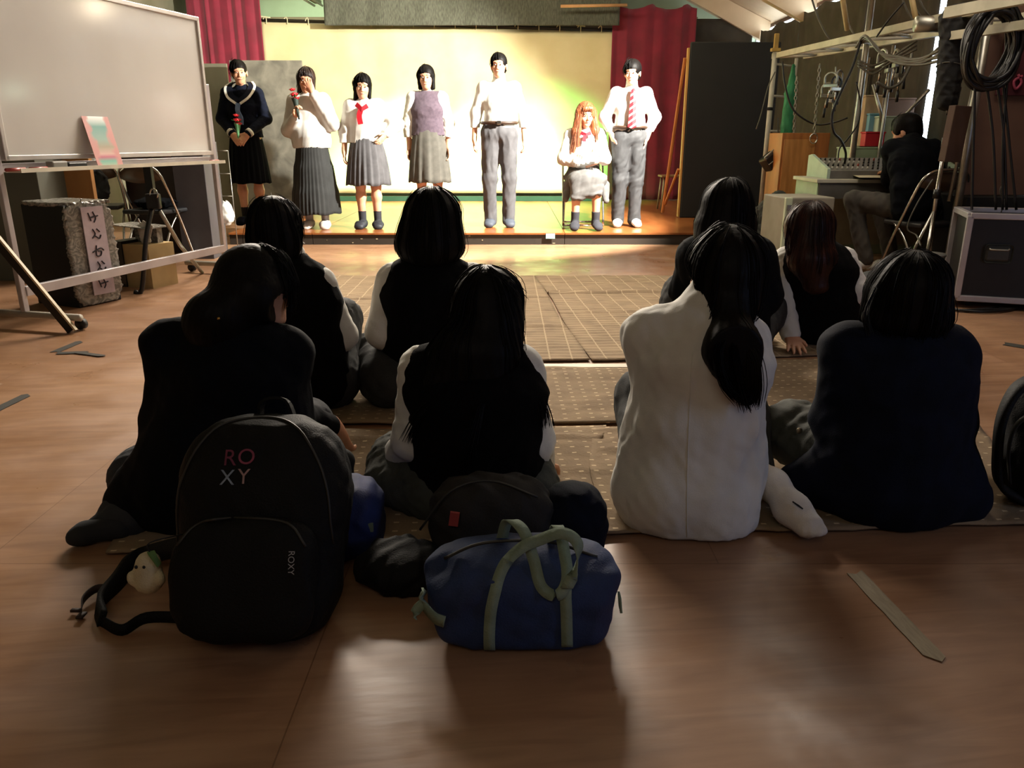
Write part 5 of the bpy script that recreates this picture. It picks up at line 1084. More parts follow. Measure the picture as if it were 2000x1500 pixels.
# blue sports bag
bl = fl(1022, 1292); bx0, by0 = bl.x, bl.y; bluec = mat('navy_blue_canvas', '1f3766', .75, '18294e', 10, bump=.3, bscale=260); strapc = mat('sage_webbing', '7f8f7c', .75, '6f7f6e', 20, bump=.3, bscale=200)
t = thing('sports_bag', 'small navy blue sports bag with sage green straps in the foreground', 'bag', (bx0, by0+.09, 0))
S = solid_at((bx0-.25, by0-.05, -.02), (bx0+.25, by0+.28, .3), .0055)
S.ell((bx0, by0+.1, .09), (.185, .095, .09), .02, None, 'u', 4.2); S.ell((bx0-.01, by0+.105, .155), (.15, .07, .05), .05, None, 'u', 2.3); S.ell((bx0+.115, by0+.1, .13), (.07, .08, .055), .03)
S.ell((bx0-.19, by0+.02, .19), (.05, .06, .03), .03, None, 's'); S.wrinkle(.004, .10, 80); S.floor(.004); bbv = bvh_of(solid_obj('bag_body', S, bluec, t))
def bagstrap(name, pts, w_=.023, th=.003, side=(1, 0, 0)):
    P_ = smoothpts([Vector(p) for p in pts], 8)
    if name == 'front_strap': P_ = [press(bbv, q_, (0, 1, 0), .004, .09) if q_.z < .17 else q_ for q_ in P_]
    bm = bmesh.new(); ribbon(bm, P_, w_, th, side); return toworld(obj(name, bm, strapc, None, True), t)
f0 = by0-.004
bagstrap('front_strap', [(bx0-.068, f0+.004, .006), (bx0-.067, f0-.003, .08), (bx0-.06, f0+.004, .14), (bx0-.04, f0+.028, .2), (bx0-.005, f0+.04, .235), (bx0+.03, f0+.045, .25), (bx0+.075, f0+.04, .268), (bx0+.105, f0+.03, .25), (bx0+.1, f0+.01, .205), (bx0+.083, f0+.0, .165), (bx0+.085, f0-.004, .1), (bx0+.088, f0+.002, .03)], side=lambda u: (1, 0, 0) if u < .3 or u > .75 else (.2, .6, .8))
bagstrap('rear_strap', [(bx0-.045, by0+.13, .2), (bx0-.03, by0+.1, .262), (bx0+.0, by0+.06, .26), (bx0+.02, by0+.035, .21), (bx0+.035, by0+.01, .165), (bx0+.065, by0+.0, .152), (bx0+.085, by0+.012, .18), (bx0+.08, by0+.05, .225), (bx0+.07, by0+.1, .25), (bx0+.06, by0+.13, .205)])
bagstrap('side_tab', [(bx0-.2, by0+.03, .145), (bx0-.198, by0+.025, .115), (bx0-.175, by0+.003, .1), (bx0-.155, by0-.004, .095)], .025, .004, (0, 0, 1)); bagstrap('side_tab', [(bx0-.195, by0+.03, .12), (bx0-.213, by0+.02, .105), (bx0-.215, by0+.015, .09)], .02, .004, (0, .4, .8)); bagstrap('side_tab', [(bx0+.196, by0+.06, .115), (bx0+.2, by0+.06, .08)], .025, .005, (0, 1, 0))
bm = bmesh.new(); tube(bm, smoothpts([(bx0-.16, by0+.075, .19), (bx0-.08, by0+.08, .222), (bx0+.05, by0+.085, .222), (bx0+.15, by0+.08, .19)], 8), .0035, 6); toworld(obj('zip', bm, zm, None, True), t)

def lumpbag(name, label, cat, c, r, m, p=2.6, wr=.006, seed=1, fr_=None, extra=()):
    t = thing(name, label, cat, (c[0], c[1], 0)); c = A3(c); R = max(r)+.05; S = solid_at(c-R, c+R+A3((0, 0, .05)), .0065); S.ell(c, r, .02, fr_, 'u', p)
    for e in extra: S.ell(A3(e[0]), e[1], .04)
    S.wrinkle(wr, .09, seed); S.floor(.004); solid_obj('bag_body', S, m, t); return t
t = lumpbag('duffel_bag', 'black duffel bag with small red label lying behind the blue sports bag', 'bag', K(962, .11, 1.72), (.15, .085, .112), mat('brown_black_canvas', '1c1815', .8, '151210', 9, bump=.3, bscale=200), 2.8, .007, 81)
lp = K(887, .158, 1.632); bm = bmesh.new(); bx(bm, (0, 0, 0), (.022, .008, .034), Matrix.Rotation(.15, 3, 'Y')); bmesh.ops.translate(bm, vec=lp, verts=bm.verts); lab_ = toworld(obj('label_patch', bm, mat('faded_red_label', '9c3a34', .7)), t)
for k_, (dx, dz, sx_, sz_) in enumerate(((-.004, .006, .003, .012), (.004, .006, .003, .012), (0, .001, .009, .002), (-.004, -.008, .003, .01), (.001, -.012, .011, .002))):
    bm = bmesh.new(); bx(bm, lp+Vector((dx, -.0022, dz)), (sx_, .001, sz_)); o = obj('label_stroke', bm, mat('pale_label_stitch', 'd2a79c', .7)); o.parent = lab_; o.matrix_parent_inverse = lab_.matrix_parent_inverse.copy(); o.matrix_parent_inverse = Matrix()
bm = bmesh.new(); tube(bm, smoothpts([K(820, .12, 1.65), K(880, .215, 1.66), K(960, .232, 1.68), K(1050, .2, 1.66)], 6), .003, 6); toworld(obj('zip', bm, zm, None, True), t)
lumpbag('shoulder_bag', 'round dark navy bag standing right of the black duffel, behind the blue bag', 'bag', K(1120, .09, 1.74), (.085, .09, .105), M['navy'], 2.4, .006, 82)
lumpbag('cloth_bag', 'black slumped bag on the floor between the rucksack and the blue sports bag', 'bag', K(785, .045, 1.62), (.10, .09, .05), M['nylon'], 2.3, .01, 83)
t = lumpbag('sports_bag', 'royal blue sports bag half hidden right behind the black rucksack', 'bag', K(672, .09, 1.78), (.105, .1, .1), mat('royal_blue_canvas', '1c2f6c', .75, '152350', 10, bump=.3, bscale=260), 3.0, .006, 84)
bm = bmesh.new(); bx(bm, K(717, .1, 1.70), (.03, .006, .022)); toworld(obj('side_tab', bm, strapc), t)
# rucksack at the right edge
c = K(2045, .17, 2.02); t = lumpbag('rucksack', 'black rucksack with looped straps standing at the right edge of the photo', 'rucksack', c, (.11, .09, .17), M['nylon'], 2.6, .005, 85, extra=[(K(2035, .30, 2.02), (.08, .07, .08))])
bm = bmesh.new(); ribbon(bm, smoothpts([K(2030, .40, 1.98), K(1985, .37, 1.95), K(1957, .30, 1.93), K(1948, .2, 1.93), K(1952, .1, 1.95), K(1990, .05, 1.97)], 6), .05, .014, (.3, 1, 0)); toworld(obj('shoulder_strap', bm, M['nylon'], None, True), t)
bm = bmesh.new(); ribbon(bm, smoothpts([K(2025, .33, 1.9), K(1985, .29, 1.9), K(1970, .22, 1.9), K(1972, .12, 1.92)], 6), .022, .003, (.3, 1, 0)); toworld(obj('webbing', bm, M['black'], None, True), t)

# ================================================================ WHITEBOARD AND THINGS BEHIND IT
L0 = Vector((-2.69, 4.23, 0)); R0 = Vector((-2.215, 6.03, 0)); dW = (R0-L0); LW = dW.length; aW = math.atan2(dW.y, dW.x)
wb = thing('whiteboard', 'large grey-white rolling whiteboard on a wheeled frame at the left', 'whiteboard', L0, aW)
wbm = mat('enamel_whiteboard_face', 'd4d2ce', .14, 'cecbc7', 2, spec=.5)
bm = bmesh.new(); bx(bm, (LW/2, 0, 1.355), (LW-.09, .02, .9)); obj('board_face', bm, wbm, wb)
bm = bmesh.new()
for z in (.905, 1.805): bx(bm, (LW/2, -.004, z), (LW-.07, .036, .028), None, .004)
for x in (.045, LW-.045): bx(bm, (x, -.004, 1.355), (.028, .036, .926), None, .004)
obj('board_frame', bm, mat('satin_silver_frame', 'cfcac6', .35, metal=.3), wb)
for x in (.0, LW): box('leg', (x, .005, .735), (.035, .03, 1.29), M['alu'], wb, None, .004)
box('cross_bar', (LW/2, .0, .2), (LW-.03, .03, .055), M['alu'], wb, None, .004)
box('cross_bar', (LW/2, .02, .855), (LW-.03, .02, .045), M['alu'], wb, None, .004)
bm = bmesh.new(); bx(bm, (LW/2, -.06, .835), (LW-.06, .1, .008)); bx(bm, (LW/2, -.108, .842), (LW-.06, .006, .022)); obj('pen_tray', bm, mat('cream_tray', 'd9d3c0', .5), wb)
for x in (0, LW):
    f = tubeobj('foot_tube', [(x, -.36, .075), (x, .36, .075)], .02, mat('ivory_grey_tube', 'a39c90', .5), wb)
    for y in (-.33, .33):
        bm = bmesh.new(); tube(bm, [(x+.012, y, .034), (x+.045, y, .034)], .03, 16); c_ = obj('caster', bm, M['rubber'], wb, True); bm = bmesh.new(); bx(bm, (x+.028, y, .05), (.012, .03, .03)); q = obj('caster_fork', bm, M['steel']); q.parent = c_
def onboard(x, y, z): return wb.location+Matrix.Rotation(aW, 3, 'Z') @ Vector((x, y, z))
def xboard(px, z, y=-.05):          # position along the board for a pixel column
    lo, hi = 0, LW
    for _ in range(40):
        m_ = (lo+hi)/2; P = onboard(m_, y, z); pxm = 1000+P.x/(P.y*CP+(1-P.z)*SP)*F_PX
        if pxm < px: lo = m_
        else: hi = m_
    return lo
# flyer
fm = bpy.data.materials.new('watercolour_flyer'); fm.use_nodes = True; N = fm.node_tree.nodes; Lk = fm.node_tree.links
tc = N.new('ShaderNodeTexCoord'); sx_ = N.new('ShaderNodeSeparateXYZ'); Lk.new(tc.outputs['Object'], sx_.inputs[0]); rp = N.new('ShaderNodeValToRGB'); mr = N.new('ShaderNodeMapRange'); mr.inputs[1].default_value = 0; mr.inputs[2].default_value = .297
Lk.new(sx_.outputs['Z'], mr.inputs[0]); cr = rp.color_ramp
for p_, c_ in ((0, 'b9c7a8'), (.12, 'c9a3a3'), (.2, 'c0607c'), (.26, 'd8b0a6'), (.4, 'a89c84'), (.55, '8fb0a4'), (.8, '5f9c94'), (1, '6fb3a0')):
    e = cr.elements.new(p_) if p_ not in (0, 1) else cr.elements[0 if p_ == 0 else 1]; e.color = lin(c_)
nz_ = N.new('ShaderNodeTexNoise'); nz_.inputs['Scale'].default_value = 14; Lk.new(tc.outputs['Object'], nz_.inputs['Vector']); Lk.new(mr.outputs[0], rp.inputs[0])
ab = N.new('ShaderNodeMath'); ab.operation = 'ABSOLUTE'; Lk.new(sx_.outputs['X'], ab.inputs[0]); ad = N.new('ShaderNodeMath'); ad.operation = 'MULTIPLY_ADD'; ad.inputs[1].default_value = .12; ad.inputs[2].default_value = -.06; Lk.new(nz_.outputs['Fac'], ad.inputs[0]); a2 = N.new('ShaderNodeMath'); Lk.new(ab.outputs[0], a2.inputs[0]); Lk.new(ad.outputs[0], a2.inputs[1])
r2 = N.new('ShaderNodeValToRGB'); r2.color_ramp.elements[0].position = .05; r2.color_ramp.elements[1].position = .075; Lk.new(a2.outputs[0], r2.inputs[0]); mx = N.new('ShaderNodeMix'); mx.data_type = 'RGBA'; Lk.new(r2.outputs[0], mx.inputs[0]); Lk.new(rp.outputs[0], mx.inputs[6]); mx.inputs[7].default_value = lin('cf8f8a'); Lk.new(mx.outputs[2], N['Principled BSDF'].inputs['Base Color'])
x = xboard(205, .9); bm = bmesh.new(); bx(bm, (0, 0, .1485), (.21, .0025, .297)); o = obj('flyer', bm, fm); o.location = onboard(x, -.085, .84); o.rotation_euler = (math.radians(-13), 0, aW); tag(o, 'pink and green watercolour flyer leaning on the whiteboard tray', 'flyer')
def ontray(name, px, s, m, lab, cat, y=-.06, r=0):
    bm = bmesh.new(); bx(bm, (0, 0, s[2]/2), s, None, min(s)*.2); o = obj(name, bm, m); o.location = onboard(xboard(px, .83, y), y, .8395); o.rotation_euler = (0, 0, aW+r); return tag(o, lab, cat)
ontray('eraser', 148, (.14, .05, .035), M['blackplastic'], 'black whiteboard eraser on the tray left of the flyer', 'eraser'); ontray('pen_box', 113, (.11, .05, .045), mat('grey_plastic', '85827a', .5), 'grey box on the tray left of the black eraser', 'box')
for i, (px, c_) in enumerate(((30, 'a8453f'), (75, 'b0524c'), (418, 'b5453f'))):
    o = tubeobj('marker_pen', [(-.06, 0, .009), (.06, 0, .009)], .009, mat('red_marker', 'a8453f', .4)); o.location = onboard(xboard(px, .83, -.08), -.085, .8395); o.rotation_euler = (0, 0, aW+.05*i); tag(o, ['red marker pen at the far left end of the whiteboard tray', 'red marker pen on the tray beside the grey box', 'red marker pen at the right end of the whiteboard tray'][i], 'pen')
# folding chair builder (seen from behind: backrest towards -Y)
def folding_chair(loc, rz, label, sc=1.0, seatm=None, backm=None, name='folding_chair'):
    t = thing(name, label, 'chair', loc, rz, None); w = .21
    def arch(pts): return smoothpts(pts, 5)
    bm = bmesh.new(); tube(bm, arch([(-w, .18, .012), (-w, .05, .34), (-w, -.08, .62), (-w+.02, -.13, .74), (-w+.09, -.15, .79), (0, -.155, .80), (w-.09, -.15, .79), (w-.02, -.13, .74), (w, -.08, .62), (w, .05, .34), (w, .18, .012)]), .011, 8); obj('back_frame', bm, M['chrome'], t, True)
    bm = bmesh.new(); tube(bm, arch([(-w+.025, -.22, .012), (-w+.025, -.05, .3), (-w+.025, .08, .42)]), .01, 8); tube(bm, arch([(w-.025, -.22, .012), (w-.025, -.05, .3), (w-.025, .08, .42)]), .01, 8); tube(bm, [(-w+.025, -.22, .014), (w-.025, -.22, .014)], .01, 8); tube(bm, [(-w, .18, .014), (w, .18, .014)], .01, 8); obj('rear_legs', bm, M['chrome'], t, True)
    bm = bmesh.new(); bx(bm, (0, .02, .425), (.37, .37, .035), None, .012); obj('seat', bm, seatm or mat('black_vinyl', '17181c', .5), t)
    bm = bmesh.new(); g = []
    for i in range(13):
        u = i/12*2-1; zt = .785-.05*abs(u)**3; zb = .655+.03*abs(u)**2; g.append([bm.verts.new((u*.19, -.135+.02*u*u-.012, zt)), bm.verts.new((u*.19, -.115+.02*u*u-.012, zb))])
    for a, b in zip(g, g[1:]): bm.faces.new((a[0], a[1], b[1], b[0]))
    o = obj('backrest', bm, backm or mat('brown_lacquer_back', '5b4a3a', .35), t, True); so = o.modifiers.new('t', 'SOLIDIFY'); so.thickness = .01; return t
f = fl(310, 512); folding_chair((f.x, f.y+.05, 0), -.25, 'chrome folding chair with dark clothes on its seat behind the whiteboard'); fc = Vector((f.x, f.y+.05, 0))
o = lumpbag('folded_clothes', 'dark clothes heaped on the folding chair behind the whiteboard', 'clothes', (fc.x, fc.y+.02, .49), (.16, .13, .045), M['navydk'], 2.2, .01, 90)
f2_ = fl(205, 505); folding_chair((f2_.x-.1, f2_.y+.25, 0), .25, 'chrome folding chair partly hidden behind the tall wooden post by the whiteboard')
lumpbag('jacket', 'black jacket hanging over the folding chair next to the wooden post', 'clothes', (f2_.x-.08, f2_.y+.08, .62), (.17, .06, .17), M['black'], 2.3, .01, 91)
lumpbag('white_cloth', 'white cloth bundle draped over the chair back behind the tray', 'cloth', (f2_.x-.08, f2_.y+.1, .86), (.13, .06, .07), M['white'], 2.2, .01, 92)
# black metal stand with tripod legs behind the board
s0 = at(300, 400, 5.35); t = thing('tripod_stand', 'black tripod stand with bent front foot in front of the folding chair', 'stand', (s0.x, 5.35, 0))
bm = bmesh.new(); bx(bm, at(292, 352, 5.48), (.05, .04, .24)); toworld(obj('post', bm, M['blackplastic']), t)
bm = bmesh.new(); bx(bm, at(300, 393, 5.35), (.09, .05, .1), None, .01); toworld(obj('hub', bm, M['blackplastic']), t)
toworld(tubeobj('leg', smoothpts([at(296, 405, 5.35), at(285, 470, 5.25), fl(277, 565, .03), fl(262, 570, .014)], 4), .016, M['blackplastic']), t); toworld(tubeobj('leg', [at(312, 412, 5.35), at(352, 480, 5.6), fl(395, 532, .012)], .014, M['steel']), t); toworld(tubeobj('leg', [at(300, 405, 5.35), at(290, 440, 5.7), (s0.x-.2, 5.95, .012)], .014, M['blackplastic']), t)
tubeobj('ring', [(s0.x+.02+.025*math.cos(a), 5.33, s0.z+.07+.035*math.sin(a)) for a in [6.283*i/16 for i in range(16)]], .005, M['chrome'], None, closed=True); toworld(bpy.data.objects['ring'], t)
# near tripod leg at the left edge
a0, a1 = at(-40, 430, 4.1), fl(140, 646, .012); t = thing('light_stand', 'black stand leg with cream edge slanting to the floor at the left edge', 'stand', (a1.x, a1.y, 0))
bm = bmesh.new(); ribbon(bm, [a0, a1], .045, .02, (1, 0, .3)); toworld(obj('leg', bm, M['blackplastic']), t); bm = bmesh.new(); ribbon(bm, [a0+Vector((.027, -.005, .005)), a1+Vector((.027, -.005, .005))], .01, .022, (1, 0, .3)); toworld(obj('edge_strip', bm, mat('cream_strip', 'c4b795', .5)), t)
# plastic-wrapped tall box with brushed writing
wrap = mat('crumpled_clear_film', '9a968e', .25, '6a6862', 16, ndist=3, bump=.4, bscale=30, mix=(.42, .6)); inkm = mat('brush_ink', '2b2730', .7)
wc0, wc1 = fl(160, 608), fl(243, 590); wd_ = wc1-wc0; ww = wd_.length; wa = math.atan2(wd_.y, wd_.x)
wc0 = wc0+Vector((-.06, .09, 0)); t = thing('wrapped_box', 'tall dark box wrapped in clear film with a brushed paper banner on it', 'box', (wc0.x, wc0.y, 0), wa)
bm = bmesh.new(); bx(bm, (ww/2, .19, .31), (ww, .38, .62), None, .006); obj('carton', bm, mat('black_carton', '0c0f12', .6, '090b0d', 6), t)
S = Solid((-.03, -.05, -.01), (ww+.03, .05, .66), .006); S.ell((ww/2, 0, .315), (ww/2+.012, .018, .32), .01, None, 'u', 6); S.wrinkle(.0015, .05, 77); S.floor(.003); me = S.mesh('film'); link_mesh('film', me, wrap, t)
S = Solid((-.05, -.05, .58), (ww+.05, .43, .68), .008); S.ell((ww/2, .19, .625), (ww/2+.015, .205, .016), .01, None, 'u', 6); S.wrinkle(.0025, .08, 78); me = S.mesh('film'); link_mesh('film', me, wrap, t)
bm = bmesh.new(); bx(bm, (ww*.55, -.027, .335), (ww*.5, .006, .54)); ban = obj('banner', bm, mat('pink_white_paper', 'c3b4bd', .6, 'b0a2ac', 12), t)
for cz, kind in ((.54, 0), (.44, 1), (.34, 2), (.24, 1), (.13, 0)):
    if kind == 0: st_ = [[(-.035, .03), (-.02, -.02)], [(0, .035), (.015, -.005), (.0, -.03)], [(-.03, 0), (.035, .008)]]
    elif kind == 1: st_ = [[(-.02, .03), (-.005, .0), (-.03, -.025)], [(.01, .03), (.03, .01)], [(-.01, -.01), (.02, -.03), (.035, -.01)]]
    else: st_ = [[(-.045, -.01), (-.02, .0), (.02, .01), (.04, -.005)], [(-.01, .03), (-.02, -.03), (.01, -.035), (.02, -.01), (-.005, -.005)]]
    for s_ in st_:
        bm = bmesh.new(); tube(bm, smoothpts([(ww*.55+x_*.95, -.0315, cz+z_) for x_, z_ in s_], 3), .0045, 5); q = obj('brush_stroke', bm, inkm); q.parent = ban
# paper box
pb = fl(245, 570)+Vector((-.03, .12, 0)); t = thing('paper_box', 'open cardboard box with papers and clear bags between wrapped box and stand', 'box', pb+Vector((.06, .16, 0)), -.35)
bm = bmesh.new(); bx(bm, (.03, 0, .15), (.27, .24, .3)); obj('carton', bm, mat('pale_cardboard', 'b59c6c', .8, 'a58c5e', 6), t); bm = bmesh.new(); bx(bm, (-.11, -.01, .16), (.1, .24, .32)); obj('dark_file', bm, M['blackplastic'], t)
bm = bmesh.new(); bx(bm, (0, 0, .42), (.34, .22, .006), Matrix.Rotation(.05, 3, 'Y')); bx(bm, (.02, .05, .36), (.2, .05, .12)); obj('papers', bm, wrap, t)
for i in range(3): box('paper_sheet', (.06+.03*i, -.03-.02*i, .37+.01*i), (.09, .003, .13), mat('white_paper', 'c9c2b4', .7), t, Matrix.Rotation(.3*i-.2, 3, 'Y'))
# wooden post, cabinets and panels behind
po = at(165, 420, 6.1); o = panel('wooden_post', po.x-.11, po.x+.11, 6.1, 0, 1.02, .05, mat('raw_plywood', 'b98a52', .6, '94683a', 3, stretch=(1, 1, .5)), 'upright plywood post with darker patches behind the whiteboard', 'post')
po = at(120, 400, 6.5); o = panel('white_cabinet', po.x-.1, po.x+.08, 6.6, 0, .98, .4, mat('pale_mint_enamel', 'a9b3a5', .5), 'pale mint cabinet behind the plywood post', 'cabinet')
po = at(45, 400, 5.6); o = panel('grey_locker', po.x-.5, po.x+.06, 5.95, 0, .96, .45, mat('grey_green_enamel', '62655c', .6, '595c53', 3), 'grey metal locker seen through the frame under the whiteboard, far left', 'locker')
po = at(92, 400, 6.2); o = panel('dark_board', po.x-.14, po.x+.1, 6.28, 0, 1.0, .04, mat('blue_black_board', '12171b', .6), 'dark board standing between grey locker and mint cabinet', 'board')
po = at(393, 420, 7.0); o = panel('dark_cabinet', po.x-.13, po.x+.14, 7.0, 0, .98, .35, mat('slate_cabinet', '3f3a3c', .6, '373234', 5), 'slate grey cabinet seen behind the right end of the whiteboard frame', 'cabinet')
po = at(300, 420, 6.9); t = thing('brown_piano_cabinet', 'dark red-brown cabinet behind the folding chair', 'cabinet', (po.x-.02, 7.42, 0)); box('cabinet_body', (0, 0, .4), (.68, .4, .8), mat('dark_mahogany', '2c1712', .45, '20100c', 6), t, None, .006); box('cabinet_lid', (0, -.02, .83), (.72, .44, .04), mat('dark_mahogany', '2c1712'), t, None, .004)
o = panel('black_speaker', -3.75, -3.1, 5.1, 0, .5, .5, M['black'], 'low black padded case on the floor behind the left leg of the whiteboard', 'case', -.2); o.location = onboard(-.1, .75, .25)
bm = bmesh.new()
for i in range(7): tube(bm, smoothpts([(-.35+.1*i, 0, 0), (-.35+.1*i, -.1, .18+.03*math.sin(i)), (-.35+.1*i, -.2, .2)], 3), .006, 5)
tube(bm, [(-.4, -.2, .2), (.35, -.2, .2)], .006, 5); tube(bm, [(-.4, 0, 0), (.35, 0, 0)], .006, 5); o = obj('wire_rack', bm, M['steel'], None, True); o.location = (po.x-.05, 7.5, .856); tag(o, 'small wire rack on the dark red-brown cabinet', 'rack')
bm = bmesh.new(); bmesh.ops.create_uvsphere(bm, u_segments=20, v_segments=12, radius=1); bmesh.ops.scale(bm, vec=(.13, .08, .07), verts=bm.verts)
o = obj('orange_bowl', bm, mat('orange_plastic', 'd2491c', .4), None, True); o.location = (at(325, 325, 7.3).x, 7.34, .922); o.name = 'orange_tub'; tag(o, 'bright orange rounded tub on the dark red-brown cabinet', 'tub')
wk = at(440, 350, 7.35); t = thing('wire_stand', 'thin wire stand with white crumpled bag at the right leg of the whiteboard', 'stand', (wk.x, 7.35, 0))
bm = bmesh.new()
for (xa, za, xb, zb) in ((-.05, 0, -.05, .9), (.05, 0, .05, .9), (-.05, .9, .05, .9), (-.05, .7, .05, .7), (-.05, .5, .05, .5), (-.05, .3, .05, .3)): tube(bm, [(xa, 0, za), (xb, 0, zb)], .005, 6)
obj('wire_frame', bm, M['steel'], t, True)
o = lumpbag('plastic_bag', 'white crumpled plastic bag at the right leg of the whiteboard', 'bag', (at(440, 415, 7.2).x, 7.2, .36), (.07, .06, .11), M['white'], 2.1, .012, 93)

# ================================================================ SCAFFOLD AND SOUND BOOTH ON THE RIGHT
def pipe(pts, r=.021, m=None): return tubeobj('pipe', pts, r, m or M['paintpipe'], None, 12)
XN, XF, ZT = 2.62, 3.18, 1.80          # near and far rails
def X_at(px, y, z, Y): return K(px, z, Y)
t = thing('scaffold_frame', 'grey steel scaffold frame with ladder beam around the sound desk', 'scaffold', (XN, 6.8, 0))
def addp(name, pts, r=.021, m=None, par=None):
    o = tubeobj(name, pts, r, m or M['paintpipe'], None, 12); toworld(o, par or t); return o
pA1, pA2 = at(1516, 122, 8.4), at(1480, 430, 8.4); pA1.x = (pA1.x+pA2.x)/2; pA2.x = pA1.x
XN = pA1.x; pA2.z = 0
addp('upright', [(XN, 8.4, .118), (XN, 8.4, 1.83)], .026)
addp('upright', [(XN+.32, 8.7, .118), (XN+.32, 8.7, 1.8)], .018, M['paintpipe'])
for z in (.72, 1.08, 1.42, 1.72): addp('rung', [(XN, 8.4, z), (XN+.32, 8.7, z)], .011)
P3a = K(1640, 0, 7.02); addp('upright', [(P3a.x, 7.02, 0), (P3a.x, 7.02, 2.15)], .026, M['steel'])
P4a = K(1690, 0, 7.06); addp('upright', [(P4a.x, 7.06, 0), (P4a.x, 7.06, 1.75)], .014, M['steel'])
P4b = K(1655, 0, 8.6); addp('upright', [(P4b.x, 8.6, .118), (P4b.x, 8.6, 1.8)], .016, M['steel'])
addp('upright', [(3.0, 5.36, 0), (3.0, 5.36, 2.05)], .027, M['steel'])
addp('upright', [(3.32, 6.2, 0), (3.32, 6.2, 1.9)], .02, M['steel'])
# beam: two C rails with lacing
rails = []
for (x0, x1, z0, z1) in ((XN+.02, 2.80, 1.80, 1.74), (XN+.34, 3.2, 1.80, 1.72)):
    bm = bmesh.new(); ribbon(bm, [(x0, 8.5, z0), (x1, 5.1, z1)], .05, .045, (0, 0, 1)); rails.append(toworld(obj('beam_rail', bm, mat('cream_painted_rail', 'bdb89f', .5, 'a9a48c', 8)), t))
for i in range(12):
    u0, u1 = i/12, (i+1)/12; a_ = Vector((XN+.02+(.16-0)*u0, 8.5-3.4*u0, 1.79-.06*u0)); b_ = Vector((XN+.34+.2*u1, 8.5-3.4*u1, 1.79-.07*u1)); addp('lacing', [a_, b_] if i % 2 == 0 else [a_+Vector((.32, 0, 0)), b_-Vector((.32, 0, 0))], .012)
bm = bmesh.new(); ribbon(bm, [at(1850, 25, 5.0), at(2060, -15, 4.3)], .06, .05, (0, 0, 1)); toworld(obj('beam_rail', bm, mat('cream_painted_rail', 'bdb89f')), t)
bm = bmesh.new(); ribbon(bm, [at(1860, 70, 5.3), at(2060, 40, 4.6)], .05, .05, (0, 0, 1)); toworld(obj('beam_rail', bm, mat('cream_painted_rail', 'bdb89f')), t)
addp('brace', [at(1705, 165, 7.2), at(1727, 246, 7.1)], .013, M['steel']); addp('brace', [at(1815, 175, 6.7), at(1742, 252, 6.9)], .013, M['steel'])
addp('brace', [at(1640, -40, 6.6), at(1655, 58, 6.75)], .02, mat('pale_wood_pole', 'b79f70', .6)); addp('brace', [at(1775, -30, 5.9), at(1793, 55, 5.9)], .018, mat('pale_wood_pole', 'b79f70'))
# yellow tool tip on first upright
bm = bmesh.new(); bx(bm, (XN, 8.4, 1.925), (.045, .03, .15), None, .006); bx(bm, (XN, 8.4, 1.85), (.09, .06, .03), None, .004); toworld(obj('yellow_pin', bm, mat('ochre_plastic', 'b8974c', .5)), t)
bm = bmesh.new(); tube(bm, [(XN-.001, 8.4, 1.28), (XN, 8.4, 1.31)], .03, 12); toworld(obj('tape_band', bm, M['black'], None, True), t)
# rolled cloth bundle, lamp housing at near end
a_, b_ = at(1868, 40, 5.35), at(1850, 195, 5.35); S = solid_at(a_-Vector((.2, .2, .2)), a_+Vector((.2, .2, .2)), .008); S = Solid(np.minimum(A3(a_), A3(b_))-.16, np.maximum(A3(a_), A3(b_))+.16, .008)
S.cone(b_, a_, .07, .095, .03); S.cone(a_, a_+Vector((.05, 0, .03)), .08, .07, .04); S.wrinkle(.012, .1, 95); t2 = thing('cloth_roll', 'black rolled cloth bundle tied vertically to the near end of the scaffold', 'cloth roll', (b_.x, 5.35, b_.z)); solid_obj('roll', S, M['black'], t2)
bm = bmesh.new(); c_ = (a_*.45+b_*.55); tube(bm, [c_+Vector((.085*math.cos(q_), .085*math.sin(q_), .01*math.sin(q_*2))) for q_ in [6.283*i/20 for i in range(20)]], .004, 5, closed=True); toworld(obj('tie_cord', bm, M['greycable'], None, True), t2)
c_ = at(1822, 47, 5.6); t2 = thing('lamp_housing', 'small brushed metal lamp housing sitting on the scaffold beam', 'lamp', c_); bm = bmesh.new(); tube(bm, [(-.11, 0, 0), (.1, 0, 0)], .05, 16); obj('housing', bm, M['steel'], t2, True); box('bracket', (.115, 0, -.02), (.03, .1, .16), M['paintpipe'], t2)
# cables
def hang(name, pts, r, m, lab, grp='cables hanging from the scaffold', cat='cable', n=6):
    o = tubeobj(name, smoothpts(pts, 6), r, m, None, n); return tag(recenter(o), lab, cat, grp)
hang('cable', [at(1583, -10, 7.6), at(1600, 40, 7.6), at(1622, 78, 7.5), at(1648, 90, 7.4), at(1665, 88, 7.2)], .009, M['greycable'], 'grey cable curving down from the ceiling onto the scaffold beam')
hang('cable', [at(1643, -10, 7.2), at(1652, 35, 7.2), at(1668, 68, 7.0)], .009, M['greycable'], 'short grey cable dropping to the pale pole above the beam')
hang('cable', [at(1682, 78, 6.3), at(1665, 130, 6.3), at(1640, 185, 6.3), at(1625, 225, 6.3), at(1628, 258, 6.3), at(1642, 274, 6.4), at(1652, 300, 6.55), at(1648, 325, 6.7)], .010, M['cable'], 'thick black cable looping down in front of the steel upright')
hang('cable', [at(1528, 120, 8.0), at(1533, 165, 8.0), at(1550, 215, 8.0), at(1590, 242, 8.0), at(1625, 240, 7.9), at(1655, 230, 7.8)], .009, M['cable'], 'black cable sagging between the first two scaffold uprights')
hang('cable', [at(1672, 160, 6.9), at(1680, 200, 6.9), at(1676, 240, 6.9), at(1655, 272, 6.9), at(1640, 290, 6.9), at(1636, 318, 6.85)], .007, M['cable'], 'thin black cable loop behind the steel upright')
